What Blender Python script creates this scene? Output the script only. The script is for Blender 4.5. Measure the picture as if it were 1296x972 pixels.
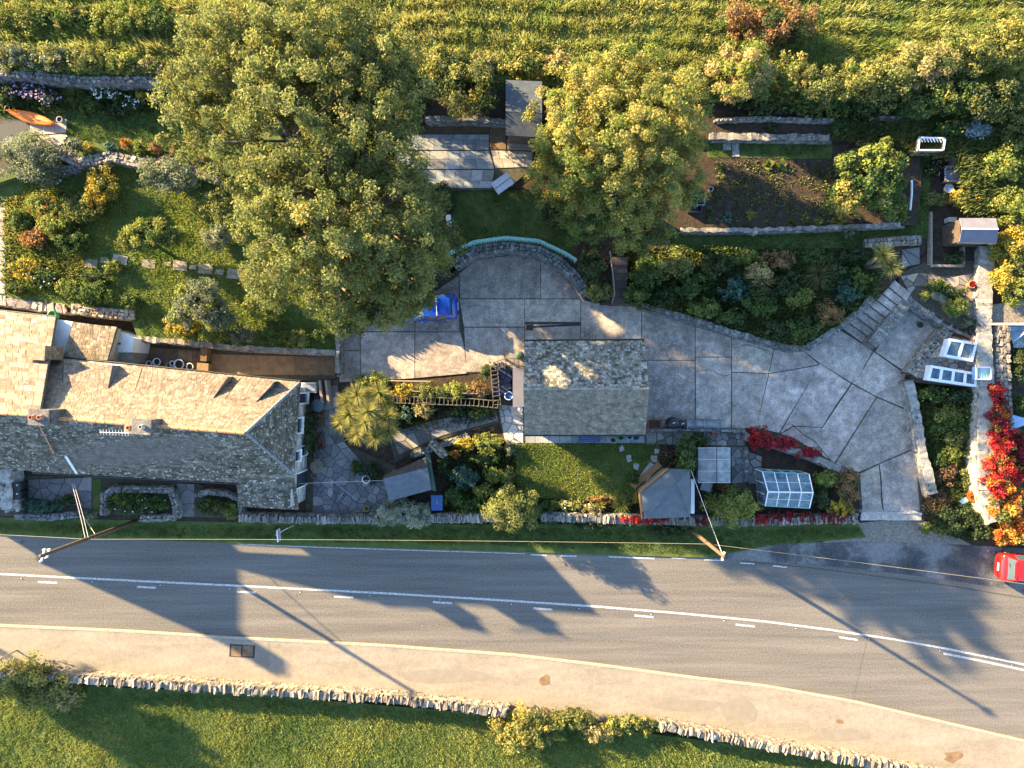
import bpy, bmesh, math, random
import numpy as np
from mathutils import Vector

# ------------------------------------------------------------------ camera, sky, sun, exposure
for o in list(bpy.data.objects): bpy.data.objects.remove(o)
SC = bpy.context.scene
COL = SC.collection
H = 45.0            # drone height above the road, metres
F = 864.0           # focal length in photo pixels (24 mm equivalent)
cam_d = bpy.data.cameras.new('Camera'); cam = bpy.data.objects.new('Camera', cam_d); COL.objects.link(cam)
cam.location = (0, 0, H); cam.rotation_euler = (0, 0, 0)
cam_d.sensor_width = 36; cam_d.lens = 24; cam_d.clip_end = 2000; cam_d.clip_start = 0.5
SC.camera = cam
SUN_EL = math.radians(17.0)
SX, SY = 0.853, -0.522            # where shadows fall on the ground
w = bpy.data.worlds.new('World'); SC.world = w; w.use_nodes = True
nt = w.node_tree
sky = nt.nodes.new('ShaderNodeTexSky'); sky.sky_type = 'NISHITA'; sky.sun_disc = False
sky.sun_elevation = SUN_EL; sky.sun_rotation = math.atan2(-SX, -SY)
sky.air_density = 1.0; sky.dust_density = 0.6; sky.ozone_density = 2.6
nt.nodes['Background'].inputs['Strength'].default_value = 0.09
nt.links.new(sky.outputs[0], nt.nodes['Background'].inputs['Color'])
sd = bpy.data.lights.new('Sun', 'SUN'); so = bpy.data.objects.new('Sun', sd); COL.objects.link(so)
sd.energy = 5.0; sd.angle = math.radians(0.6); sd.color = (1.0, 0.735, 0.385)
so.rotation_euler = Vector((SX*math.cos(SUN_EL), SY*math.cos(SUN_EL), -math.sin(SUN_EL))).to_track_quat('-Z', 'Y').to_euler()
so.location = (-60, 40, 60)
SC.view_settings.view_transform = 'Standard'; SC.view_settings.look = 'None'
SC.view_settings.exposure = 2.85; SC.view_settings.gamma = 1.0
SC.view_settings.use_curve_mapping = False
SC.render.engine = 'CYCLES'

RNG = np.random.default_rng(7)
rnd = random.Random(11)

# ------------------------------------------------------------------ helpers
def P(px, py, z=0.0):
    s = (H - z)/F
    return Vector(((px-648)*s, -(py-486)*s, z))
def PX(pts, z): return [P(x, y, z) for x, y in pts]

def M(name, cols, scale=4.0, rough=.85, bump=.0, bscale=30, attr=False, detail=5, stretch=(1,1,1), speck=None, metal=0.0, spec=.3, coat=0, big=None, grain=None):
    m = bpy.data.materials.new(name); m.use_nodes = True
    t = m.node_tree; N = t.nodes; L = t.links
    b = N['Principled BSDF']; b.inputs['Roughness'].default_value = rough; b.inputs['Metallic'].default_value = metal
    b.inputs['Specular IOR Level'].default_value = spec
    b.inputs['Coat Weight'].default_value = coat
    g = N.new('ShaderNodeNewGeometry'); mp = N.new('ShaderNodeMapping'); mp.inputs['Scale'].default_value = stretch
    L.new(g.outputs['Position'], mp.inputs['Vector'])
    n = N.new('ShaderNodeTexNoise'); n.inputs['Scale'].default_value = scale; n.inputs['Detail'].default_value = detail; n.inputs['Roughness'].default_value = .65
    L.new(mp.outputs[0], n.inputs['Vector'])
    r = N.new('ShaderNodeValToRGB'); e = r.color_ramp.elements
    while len(e) < len(cols): e.new(.5)
    for i, (p, c) in enumerate(cols):
        e[i].position = p; e[i].color = (*c, 1)
    L.new(n.outputs['Fac'], r.inputs['Fac'])
    out = r.outputs['Color']
    def mix(a, bcol, fac=None, mode='MULTIPLY', f=1.0):
        x = N.new('ShaderNodeMix'); x.data_type = 'RGBA'; x.blend_type = mode
        x.inputs['Factor'].default_value = f
        if fac is not None: L.new(fac, x.inputs['Factor'])
        L.new(a, x.inputs['A'])
        if isinstance(bcol, tuple): x.inputs['B'].default_value = (*bcol, 1)
        else: L.new(bcol, x.inputs['B'])
        return x.outputs['Result']
    if attr:
        a = N.new('ShaderNodeAttribute'); a.attribute_name = 'col'
        out = mix(out, a.outputs['Color'])
    if big:      # large soft blotches: (scale, colour, lo, hi)
        n3 = N.new('ShaderNodeTexNoise'); n3.inputs['Scale'].default_value = big[0]; n3.inputs['Detail'].default_value = 4
        L.new(mp.outputs[0], n3.inputs['Vector'])
        mr = N.new('ShaderNodeMapRange'); mr.inputs['From Min'].default_value = big[2]; mr.inputs['From Max'].default_value = big[3]
        L.new(n3.outputs['Fac'], mr.inputs['Value'])
        out = mix(out, big[1], mr.outputs[0], 'MIX')
    if speck:    # small spots: (scale, colour, lo, hi)
        n2 = N.new('ShaderNodeTexNoise'); n2.inputs['Scale'].default_value = speck[0]; n2.inputs['Detail'].default_value = 3
        L.new(g.outputs['Position'], n2.inputs['Vector'])
        mr = N.new('ShaderNodeMapRange'); mr.inputs['From Min'].default_value = speck[2]; mr.inputs['From Max'].default_value = speck[3]
        L.new(n2.outputs['Fac'], mr.inputs['Value'])
        out = mix(out, speck[1], mr.outputs[0], 'MIX')
    for gs, ga in (grain or ()):      # fine tonal grain: (scale, amount)
        n5 = N.new('ShaderNodeTexNoise'); n5.inputs['Scale'].default_value = gs; n5.inputs['Detail'].default_value = 2
        L.new(g.outputs['Position'], n5.inputs['Vector'])
        mr = N.new('ShaderNodeMapRange'); mr.inputs['From Min'].default_value = .3; mr.inputs['From Max'].default_value = .7; mr.inputs['To Min'].default_value = 1-ga; mr.inputs['To Max'].default_value = 1+ga
        L.new(n5.outputs['Fac'], mr.inputs['Value']); cx = N.new('ShaderNodeCombineColor')
        for i in range(3): L.new(mr.outputs[0], cx.inputs[i])
        out = mix(out, cx.outputs[0])
    L.new(out, b.inputs['Base Color'])
    if bump:
        n4 = N.new('ShaderNodeTexNoise'); n4.inputs['Scale'].default_value = bscale; n4.inputs['Detail'].default_value = 4
        L.new(g.outputs['Position'], n4.inputs['Vector'])
        bp = N.new('ShaderNodeBump'); bp.inputs['Strength'].default_value = bump; bp.inputs['Distance'].default_value = .05
        L.new(n4.outputs['Fac'], bp.inputs['Height']); L.new(bp.outputs[0], b.inputs['Normal'])
    return m

def flat(name, c, rough=.6, metal=0, coat=0, v=.15, scale=6):
    return M(name, [(.3, tuple(x*(1-v) for x in c)), (.7, tuple(min(1, x*(1+v)) for x in c))], scale=scale, rough=rough, metal=metal, coat=coat, spec=.4)

def leafmat():
    m = bpy.data.materials.new('leaf'); m.use_nodes = True
    t = m.node_tree; N = t.nodes; L = t.links; N.clear()
    a = N.new('ShaderNodeAttribute'); a.attribute_name = 'col'
    d = N.new('ShaderNodeBsdfDiffuse'); tr = N.new('ShaderNodeBsdfTranslucent'); gl = N.new('ShaderNodeBsdfGlossy'); gl.inputs['Roughness'].default_value = .6
    gl.inputs['Color'].default_value = (.9, .9, .9, 1)
    x = N.new('ShaderNodeMixShader'); x.inputs[0].default_value = .42
    x2 = N.new('ShaderNodeMixShader'); x2.inputs[0].default_value = .012
    o = N.new('ShaderNodeOutputMaterial')
    L.new(a.outputs['Color'], d.inputs['Color']); L.new(a.outputs['Color'], tr.inputs['Color'])
    L.new(d.outputs[0], x.inputs[1]); L.new(tr.outputs[0], x.inputs[2])
    L.new(x.outputs[0], x2.inputs[1]); L.new(gl.outputs[0], x2.inputs[2]); L.new(x2.outputs[0], o.inputs[0])
    return m
def glassmat(name, c, alpha):
    m = bpy.data.materials.new(name); m.use_nodes = True
    t = m.node_tree; N = t.nodes; L = t.links; b = N['Principled BSDF']
    n = N.new('ShaderNodeTexNoise'); n.inputs['Scale'].default_value = 2.2; n.inputs['Detail'].default_value = 3
    g = N.new('ShaderNodeNewGeometry'); L.new(g.outputs['Position'], n.inputs['Vector'])
    r = N.new('ShaderNodeValToRGB'); r.color_ramp.elements[0].color = (*[x*.6 for x in c], 1); r.color_ramp.elements[1].color = (*[min(1, x*1.4) for x in c], 1)
    r.color_ramp.elements[0].position = .35; r.color_ramp.elements[1].position = .68
    L.new(n.outputs['Fac'], r.inputs['Fac']); L.new(r.outputs[0], b.inputs['Base Color'])
    b.inputs['Roughness'].default_value = .08; b.inputs['Alpha'].default_value = alpha; b.inputs['Specular IOR Level'].default_value = .6
    return m

LEAF = leafmat()
m_asphalt = M('asphalt', [(.3, (.09, .084, .077)), (.5, (.126, .117, .105)), (.7, (.168, .155, .137))], scale=1.3, stretch=(.06, 1.3, 1), rough=.9, bump=.25, bscale=45, detail=3, speck=(17, (.225, .203, .173), .5, .78), big=(.25, (.098, .091, .083), .5, .8), grain=((9, .16), (26, .14)))
m_layby = M('layby_asphalt', grain=((6, .2), (20, .15)), cols= [(.36, (.04, .041, .045)), (.48, (.07, .07, .073)), (.56, (.15, .147, .142)), (.7, (.19, .185, .178))], scale=.35, rough=.9, bump=.3, bscale=40, speck=(20, (.12, .12, .12), .58, .75))
m_pave = M('pavement_tarmac', [(.3, (.20, .172, .134)), (.5, (.245, .213, .168)), (.7, (.28, .246, .198))], scale=.7, stretch=(.35, 1.5, 1), rough=.92, bump=.2, bscale=40, speck=(24, (.22, .20, .17), .6, .8), grain=((3, .08), (12, .1), (30, .1)))
m_patch = M('repair_tarmac', [(.3, (.19, .166, .132)), (.7, (.235, .209, .17))], scale=2, rough=.92, bump=.2, bscale=40)
m_kerb = M('kerb_stone', [(.3, (.26, .235, .18)), (.7, (.38, .34, .27))], scale=5, rough=.9, bump=.2)
m_paint = M('road_paint', [(.35, (.36, .355, .34)), (.6, (.58, .575, .55))], scale=7, rough=.8, speck=(13, (.17, .165, .155), .53, .62))
m_conc = M('concrete', [(.3, (.23, .197, .166)), (.5, (.345, .299, .252)), (.7, (.48, .42, .358))], scale=1.1, rough=.9, bump=.25, bscale=35, attr=True, detail=11, speck=(5, (.44, .41, .38), .56, .9), big=(.45, (.17, .15, .135), .50, .78), grain=((2.6, .22), (7, .2), (18, .16)))
m_cap = M('mortar_capping', [(.25, (.5, .5, .48)), (.5, (.95, .94, .92)), (.75, (1.35, 1.33, 1.28))], scale=4, rough=.92, bump=.6, bscale=16, attr=True, detail=9, speck=(8, (.40, .39, .36), .58, .72), big=(2.2, (.06, .06, .045), .56, .70))
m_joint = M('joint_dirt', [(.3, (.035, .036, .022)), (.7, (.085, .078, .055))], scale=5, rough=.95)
m_flag = M('flagstone', [(.3, (.75, .75, .75)), (.7, (1.2, 1.2, 1.2))], scale=3.2, rough=.85, bump=.35, bscale=18, attr=True, speck=(12, (.35, .35, .34), .64, .8))
m_stone = M('wall_stone', [(.3, (.65, .65, .65)), (.7, (1.3, 1.3, 1.3))], scale=5, rough=.92, bump=.6, bscale=14, attr=True, speck=(11, (.42, .42, .38), .62, .74))
m_tile = M('stone_slate', [(.3, (.62, .62, .62)), (.7, (1.35, 1.35, 1.35))], scale=2.6, rough=.9, bump=.5, bscale=16, attr=True, speck=(7, (.27, .25, .215), .60, .74))
m_tile_moss = M('mossy_slate', [(.3, (.5, .5, .45)), (.7, (1.35, 1.35, 1.3))], scale=1.6, rough=.95, bump=.5, bscale=16, attr=True, speck=(6, (.50, .50, .48), .585, .70))
m_grass = M('turf', [(.3, (.045, .07, .016)), (.55, (.075, .105, .024)), (.75, (.12, .13, .035))], scale=1.6, rough=.95, bump=.7, bscale=12)
m_soil = M('garden_soil', [(.3, (.022, .016, .011)), (.55, (.045, .031, .020)), (.75, (.08, .056, .036))], scale=3, rough=.95, bump=.8, bscale=11, speck=(9, (.15, .105, .07), .66, .8))
m_gravel = M('gravel', [(.3, (.10, .085, .07)), (.5, (.19, .165, .135)), (.7, (.30, .27, .23))], scale=9, rough=.95, bump=.8, bscale=20)
m_brown = M('brown_concrete', [(.3, (.13, .085, .05)), (.55, (.19, .125, .07)), (.75, (.25, .17, .10))], scale=2.5, rough=.9, bump=.3, bscale=25, attr=True, speck=(10, (.32, .25, .17), .64, .8))
m_render = M('white_render', [(.3, (.62, .62, .60)), (.7, (.76, .76, .74))], scale=3, rough=.85, bump=.15)
m_felt = M('roof_felt', [(.3, (.075, .092, .11)), (.7, (.115, .135, .155))], scale=3, rough=.88, bump=.15, bscale=60, speck=(5, (.16, .17, .17), .62, .8))
m_feltdk = M('dark_felt', [(.3, (.045, .055, .07)), (.7, (.075, .09, .105))], scale=3, rough=.85, bump=.15, bscale=60, speck=(5, (.11, .115, .12), .6, .8))
m_purple = M('grey_felt', [(.3, (.115, .115, .15)), (.7, (.15, .15, .19))], scale=2, rough=.85, bump=.1, bscale=60)
m_bark = M('bark', [(.3, (.07, .055, .04)), (.7, (.15, .125, .095))], scale=7, rough=.95, bump=.8, bscale=14)
m_pole = M('pole_wood', [(.3, (.07, .046, .03)), (.7, (.13, .085, .05))], scale=5, stretch=(4, 4, .5), rough=.85, bump=.3)
m_wood = M('weathered_wood', [(.3, (.16, .13, .10)), (.7, (.30, .25, .20))], scale=5, stretch=(3, 3, .7), rough=.85, bump=.3)
m_orwood = M('stained_wood', [(.3, (.22, .10, .04)), (.7, (.34, .17, .07))], scale=5, rough=.7)
m_dkwood = M('dark_wood', [(.3, (.05, .038, .03)), (.7, (.10, .075, .06))], scale=5, rough=.85, bump=.2)
m_white = flat('white_paint', (.72, .73, .74), .5, v=.08)
m_teal = flat('teal_paint', (.16, .34, .31), .6, v=.2)
m_green = flat('green_plastic', (.03, .22, .09), .5)
m_dkgreen = flat('dark_green_paint', (.03, .07, .045), .6)
m_black = flat('black_plastic', (.018, .019, .022), .45)
m_rubber = flat('rubber', (.012, .012, .013), .8)
m_metal = flat('galvanised_metal', (.42, .43, .44), .4, metal=.6)
m_iron = flat('dark_iron', (.03, .03, .032), .6, metal=.3)
m_blue = flat('blue_plastic', (.03, .08, .22), .5)
m_ltblue = flat('pale_blue_plastic', (.25, .40, .62), .5)
m_lead = flat('lead_sheet', (.16, .18, .22), .6)
m_terra = flat('terracotta', (.36, .15, .08), .8)
m_pot = flat('stoneware', (.33, .31, .28), .75)
m_kayak = flat('orange_plastic', (.75, .17, .015), .35, v=.06)
m_carblue = flat('blue_car_paint', (.004, .042, .31), .25, coat=.8, v=.03)
m_carred = flat('red_car_paint', (.36, .009, .009), .25, coat=.8, v=.03)
m_glassdk = flat('car_glass', (.04, .07, .08), .06, v=.1)
m_lamp = flat('lamp_lens', (.45, .03, .02), .2)
m_wire = flat('wire', (.40, .36, .24), .6)
m_wirew = flat('pale_wire', (.60, .55, .52), .6)
m_pane = glassmat('glass_pane', (.14, .24, .32), .36)
m_poly = glassmat('polycarbonate', (.19, .21, .215), .85)
m_window = flat('dark_window', (.03, .04, .055), .08)
m_ridge = M('ridge_tile', [(.3, (.40, .18, .08)), (.7, (.55, .30, .15))], scale=5, rough=.85, bump=.3)

def origin_of(o):
    v = Vector((0, 0, 0))
    while o is not None: v += o.location; o = o.parent
    return v
def tag(o, label, cat, group=None, kind=None):
    o['label'] = label; o['category'] = cat
    if group: o['group'] = group
    if kind: o['kind'] = kind
    return o
def thing(name, label, cat, loc, group=None):
    o = bpy.data.objects.new(name, None); COL.objects.link(o); o.location = loc; o.empty_display_size = .3
    return tag(o, label, cat, group)

class MB:
    def __init__(s): s.v = []; s.f = []; s.c = []; s.col = (1, 1, 1)
    def face(s, pts, col=None):
        i = len(s.v); s.v.extend([tuple(p) for p in pts]); s.f.append(tuple(range(i, i+len(pts)))); s.c.append(col or s.col)
    def hexa(s, b, t, col=None):          # bottom & top loops of equal length, CCW from above
        i = len(s.v); n = len(b); s.v.extend([tuple(p) for p in b]); s.v.extend([tuple(p) for p in t]); c = col or s.col
        s.f.append(tuple(i+n+k for k in range(n))); s.c.append(c)
        s.f.append(tuple(i+n-1-k for k in range(n))); s.c.append(c)
        for k in range(n):
            k2 = (k+1) % n
            s.f.append((i+k, i+k2, i+n+k2, i+n+k)); s.c.append(c)
    def prism(s, pts, z0, z1, col=None):
        a = sum(pts[k-1][0]*pts[k][1]-pts[k][0]*pts[k-1][1] for k in range(len(pts)))
        if a < 0: pts = pts[::-1]
        s.hexa([(p[0], p[1], z0) for p in pts], [(p[0], p[1], z1) for p in pts], col)
    def slab(s, pts, th, col=None):       # tilted plate given by its top corners
        a = sum(pts[k-1][0]*pts[k][1]-pts[k][0]*pts[k-1][1] for k in range(len(pts)))
        if a < 0: pts = pts[::-1]
        s.hexa([(p[0], p[1], p[2]-th) for p in pts], pts, col)
    def box(s, c, d, rz=0, col=None, jit=0, tilt=(0, 0)):
        ca, sa = math.cos(rz), math.sin(rz); L = []
        for z in (-1, 1):
            for x, y in ((-1, -1), (1, -1), (1, 1), (-1, 1)):
                X, Y, Z = x*d[0]/2, y*d[1]/2, z*d[2]/2
                if jit: X += rnd.uniform(-jit, jit)*d[0]; Y += rnd.uniform(-jit, jit)*d[1]; Z += rnd.uniform(-jit, jit)*d[2]
                Z += X*tilt[0]+Y*tilt[1]
                L.append((c[0]+X*ca-Y*sa, c[1]+X*sa+Y*ca, c[2]+Z))
        s.hexa(L[:4], L[4:], col)
    def tube(s, pts, rad, n=6, col=None):
        pts = [Vector(p) for p in pts]
        if not isinstance(rad, (list, tuple)): rad = [rad]*len(pts)
        i0 = len(s.v); c = col or s.col
        for k, p in enumerate(pts):
            d = (pts[min(k+1, len(pts)-1)]-pts[max(k-1, 0)]).normalized()
            a = d.cross(Vector((0, 0, 1)) if abs(d.z) < .9 else Vector((1, 0, 0))).normalized(); b = d.cross(a)
            for j in range(n):
                t = 2*math.pi*j/n; s.v.append(tuple(p+(a*math.cos(t)+b*math.sin(t))*rad[k]))
        for k in range(len(pts)-1):
            for j in range(n):
                j2 = (j+1) % n; s.f.append((i0+k*n+j, i0+k*n+j2, i0+(k+1)*n+j2, i0+(k+1)*n+j)); s.c.append(c)
        s.f.append(tuple(i0+j for j in range(n))[::-1]); s.c.append(c)
        e = i0+(len(pts)-1)*n; s.f.append(tuple(e+j for j in range(n))); s.c.append(c)
    def lathe(s, prof, c, n=14, col=None):  # prof = [(r,z)...]
        i0 = len(s.v); cc = col or s.col
        for r, z in prof:
            for j in range(n):
                t = 2*math.pi*j/n; s.v.append((c[0]+r*math.cos(t), c[1]+r*math.sin(t), c[2]+z))
        for k in range(len(prof)-1):
            for j in range(n):
                j2 = (j+1) % n; s.f.append((i0+k*n+j, i0+k*n+j2, i0+(k+1)*n+j2, i0+(k+1)*n+j)); s.c.append(cc)
        e = i0+(len(prof)-1)*n
        s.f.append(tuple(e+j for j in range(n))); s.c.append(cc)
    def build(s, name, mat, parent=None, smooth=False):
        me = bpy.data.meshes.new(name)
        v = np.array(s.v, dtype=np.float64)
        if parent is not None: o0 = np.array(origin_of(parent))
        else: o0 = np.array([(v[:, 0].min()+v[:, 0].max())/2, (v[:, 1].min()+v[:, 1].max())/2, v[:, 2].min()])
        me.from_pydata((v-o0).tolist(), [], s.f)
        at = me.attributes.new('col', 'FLOAT_COLOR', 'FACE')
        at.data.foreach_set('color', np.array([(*c, 1) for c in s.c], dtype=np.float32).ravel())
        me.materials.append(mat)
        if smooth: me.polygons.foreach_set('use_smooth', np.ones(len(s.f), dtype=bool))
        o = bpy.data.objects.new(name, me); COL.objects.link(o)
        if parent is not None: o.parent = parent
        else: o.location = o0
        return o

def struct(name, pts, z0, z1, mat):
    b = MB(); b.prism(pts, z0, z1); o = b.build(name, mat); o['kind'] = 'structure'; return o

def quads(name, V, C, mat, parent=None, loc=None, tri=False):
    """fast mesh of loose quads / triangles: V (n,k,3), C (n,3)"""
    n, k = V.shape[0], V.shape[1]
    o0 = np.array(origin_of(parent)) if parent is not None else np.array(loc if loc is not None else V.reshape(-1, 3).min(0))
    me = bpy.data.meshes.new(name)
    me.vertices.add(n*k); me.loops.add(n*k); me.polygons.add(n)
    me.vertices.foreach_set('co', (V.reshape(-1, 3)-o0).astype(np.float32).ravel())
    me.loops.foreach_set('vertex_index', np.arange(n*k, dtype=np.int32))
    me.polygons.foreach_set('loop_start', np.arange(0, n*k, k, dtype=np.int32))
    me.update(calc_edges=True)
    at = me.attributes.new('col', 'FLOAT_COLOR', 'FACE')
    at.data.foreach_set('color', np.concatenate([C, np.ones((n, 1))], 1).astype(np.float32).ravel())
    me.materials.append(mat)
    o = bpy.data.objects.new(name, me); COL.objects.link(o)
    if parent is not None: o.parent = parent
    else: o.location = o0
    return o

# ------------------------------------------------------------------ vegetation generators
def unit(a): return a/np.maximum(np.linalg.norm(a, axis=1, keepdims=True), 1e-6)
PAL = dict(
    olive=[(.122, .138, .038), (.155, .164, .048), (.096, .112, .03)],
    moss=[(.118, .132, .038), (.145, .152, .045), (.095, .11, .03)],
    gold=[(.21, .198, .048), (.175, .175, .044), (.26, .22, .055), (.145, .152, .042)],
    green=[(.055, .09, .02), (.08, .115, .028), (.038, .065, .018)],
    dark=[(.03, .05, .018), (.045, .065, .022), (.06, .075, .025)],
    lime=[(.14, .17, .035), (.19, .20, .045), (.10, .13, .03)],
    sage=[(.13, .15, .085), (.17, .185, .115), (.09, .115, .06)],
    blue=[(.048, .10, .07), (.07, .13, .095), (.035, .075, .05)],
    yellow=[(.34, .24, .03), (.22, .19, .035), (.14, .15, .03)],
    red=[(.32, .014, .02), (.22, .014, .018), (.38, .035, .025), (.16, .03, .02)],
    crimson=[(.30, .014, .03), (.22, .015, .025), (.16, .02, .022), (.36, .025, .04)],
    ruby=[(.20, .015, .025), (.12, .018, .02), (.28, .02, .03), (.07, .05, .02)],
    orange=[(.40, .14, .02), (.34, .08, .015), (.38, .22, .04), (.18, .15, .035)],
    silver=[(.22, .25, .17), (.27, .29, .21), (.17, .20, .13)],
    rust=[(.24, .13, .055), (.17, .11, .045), (.12, .10, .04)],
    straw=[(.30, .235, .10), (.22, .19, .075), (.15, .145, .05)],
    palm=[(.26, .25, .07), (.20, .21, .055), (.33, .28, .10), (.14, .17, .05)],
    brown=[(.10, .06, .035), (.13, .085, .045), (.07, .06, .025)],
)
def leaf_quads(c, out, size, cols, asp=.58, rngs=None, up=.25, spread=.75):
    n = len(c)
    nn = unit(out*.55 + RNG.normal(size=(n, 3))*spread*.6 + np.array([0, 0, up]))
    t = unit(np.cross(nn, RNG.normal(size=(n, 3)))); b = np.cross(nn, t)
    L = (size*(.55+.9*RNG.random(n)))[:, None]
    V = np.stack([c-t*L*.5, c+b*L*asp*.5+nn*L*.06, c+t*L*.5, c-b*L*asp*.5+nn*L*.06], 1)
    return V, cols
def pal_cols(pal, k):
    p = np.array(PAL[pal])*1.28; w_ = np.linspace(1.3, .7, len(p)); w_ /= w_.sum()
    return p[RNG.choice(len(p), k, p=w_)]
def clump_crown(center, R, n, size, pal, K, rc, zmin=-.55, shell=(.6, 1.0), accents=None):
    """leaves gathered in K clumps spread through an ellipsoid"""
    d = unit(RNG.normal(size=(K*3, 3))); d = d[d[:, 2] > zmin][:K]; K = len(d)
    f = RNG.uniform(*shell, size=(K, 1))
    cc = np.array(center)+d*f*np.array(R)
    cr = rc*RNG.uniform(.65, 1.35, K)
    colk = pal_cols(pal, K)*RNG.uniform(.75, 1.25, (K, 1))
    if accents:
        m = RNG.random(K) < accents[1]; colk[m] = pal_cols(accents[0], m.sum())
    w_ = cr**2; idx = RNG.choice(K, n, p=w_/w_.sum())
    e = unit(RNG.normal(size=(n, 3)))
    pos = cc[idx]+e*(cr[idx]*RNG.random(n)**.45)[:, None]*np.array([1, 1, .8])
    cols = colk[idx]*RNG.uniform(.82, 1.18, (n, 1))
    cols = cols*(1+RNG.normal(size=(n, 3))*.06)
    out = unit(e*.6+d[idx]*.6)
    return leaf_quads(pos, out, size, np.clip(cols, .005, .9)), cc

def plant(px, py, rx, ry, h, pal, label, name='shrub', cat='shrub', z=.1, leaf=.15, n=None, group=None, flowers=None, accents=None, dens=1.0, low=.35):
    zc = z+h*.6
    c = P(px, py, zc); s = (H-zc)/F
    Rx, Ry = rx*s, ry*s
    root = thing(name, label, cat, (c.x, c.y, z), group)
    area = math.pi*Rx*Ry+math.pi*(Rx+Ry)*h*.6
    if n is None: n = int(np.clip(area*1.9*dens/(leaf*leaf*.30), 60, 16000))
    rc = min(.5, max(.12, min(Rx, Ry, h)*.30)); K = int(np.clip(area/(rc*rc)*.55, 8, 420))
    Rx, Ry = Rx*1.1, Ry*1.1
    R = (max(.05, Rx-rc*.7), max(.05, Ry-rc*.7), max(.05, h*.5-rc*.4))
    (V, C), cc = clump_crown((c.x, c.y, z+h*.52), R, n, leaf, pal, K, rc, zmin=-.8, shell=(.35, 1.14), accents=accents)
    V[:, :, 2] = np.maximum(V[:, :, 2], z+.01)
    quads('foliage', V, C, LEAF, root)
    b = MB()
    for k in range(min(5, len(cc))):
        q = cc[k*7 % len(cc)]
        b.tube([(c.x+rnd.uniform(-.08, .08), c.y+rnd.uniform(-.08, .08), z-.05), (q[0]*.5+c.x*.5, q[1]*.5+c.y*.5, z+h*.3), tuple(q)], [.035, .022, .008], 5)
    b.build('stem', m_bark, root)
    if flowers:
        fc, fn, fs = flowers
        e = unit(RNG.normal(size=(fn, 3))); e[:, 2] = np.abs(e[:, 2])
        pos = np.array([c.x, c.y, z+h*.5])+e*np.array([Rx*.92, Ry*.92, h*.52])*RNG.uniform(.6, 1.02, (fn, 1))
        pos[:, 2] = z+h*.55+RNG.random(fn)*h*.5
        V2, C2 = leaf_quads(pos, e, fs, np.array(fc)*RNG.uniform(.75, 1.2, (fn, 1)), asp=.9, up=.8)
        fo = quads('blossom', V2, np.clip(C2, 0, .9), LEAF, root); fo['kind'] = 'stuff'
    return root

def in_poly(x, y, poly):
    inside = np.zeros(len(x), bool); n = len(poly)
    for i in range(n):
        x1, y1 = poly[i][0], poly[i][1]; x2, y2 = poly[i-1][0], poly[i-1][1]
        c = ((y1 > y) != (y2 > y)) & (x < (x2-x1)*(y-y1)/((y2-y1) or 1e-9)+x1); inside ^= c
    return inside
def wave(x, y, s, seed):
    r = np.random.default_rng(seed); a = 0
    for k in range(6):
        th = r.uniform(0, 6.28); f = s*r.uniform(.5, 1.8); a = a+np.sin(f*(x*math.cos(th)+y*math.sin(th))+r.uniform(0, 6.28))
    return a/6
def grass(name, label, poly, z, per_m2, hgt, wid, c1, c2, tuft=1, lean=.5, seed=1, tsize=.18, accents=None, gain=1.75, rows=0):
    """loose blades over a polygon, in tufts when tuft > 1"""
    pw = np.array([tuple(p)[:2] for p in poly]); lo, hi = pw.min(0), pw.max(0)
    A = (hi-lo).prod(); k = int(A*per_m2/tuft)
    x = RNG.uniform(lo[0], hi[0], k); y = RNG.uniform(lo[1], hi[1], k)
    m = in_poly(x, y, pw.tolist()); x, y = x[m], y[m]
    th = RNG.uniform(.55, 1.35, len(x))*(1+.55*wave(x, y, 1.6, seed+9))
    if rows: th = th*(1+.55*np.sin(y*6.283/rows+1.2*wave(x, y, .35, seed+20)*3))
    if tuft > 1:
        x = np.repeat(x, tuft)+RNG.normal(size=len(x)*tuft)*tsize*.5; y = np.repeat(y, tuft)+RNG.normal(size=len(y)*tuft)*tsize*.5; th = np.repeat(th, tuft)
    n = len(x); ang = RNG.uniform(0, 6.283, n); hh = hgt*th*RNG.uniform(.6, 1.3, n)
    ln = RNG.uniform(0, lean, n)*hh; la = RNG.uniform(0, 6.283, n)
    w2 = wid*RNG.uniform(.6, 1.4, n)/2
    bx, by = np.cos(ang)*w2, np.sin(ang)*w2
    V = np.empty((n, 3, 3)); V[:, 0] = np.stack([x-bx, y-by, np.full(n, z)], 1); V[:, 1] = np.stack([x+bx, y+by, np.full(n, z)], 1)
    V[:, 2] = np.stack([x+np.cos(la)*ln, y+np.sin(la)*ln, z+hh], 1)
    f = np.clip(.5+.6*wave(x, y, .9, seed)+.35*wave(x, y, 3.5, seed+3)+RNG.normal(size=n)*.16, 0, 1)[:, None]
    C = (np.array(c1)*(1-f)+np.array(c2)*f)*RNG.uniform(.75, 1.3, (n, 1))*gain
    if accents:
        mm = RNG.random(n) < accents[1]; C[mm] = accents[0]
    o = quads(name, V, np.clip(C, .004, .9), LEAF)
    return tag(o, label, 'grass', None, 'stuff')

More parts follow.
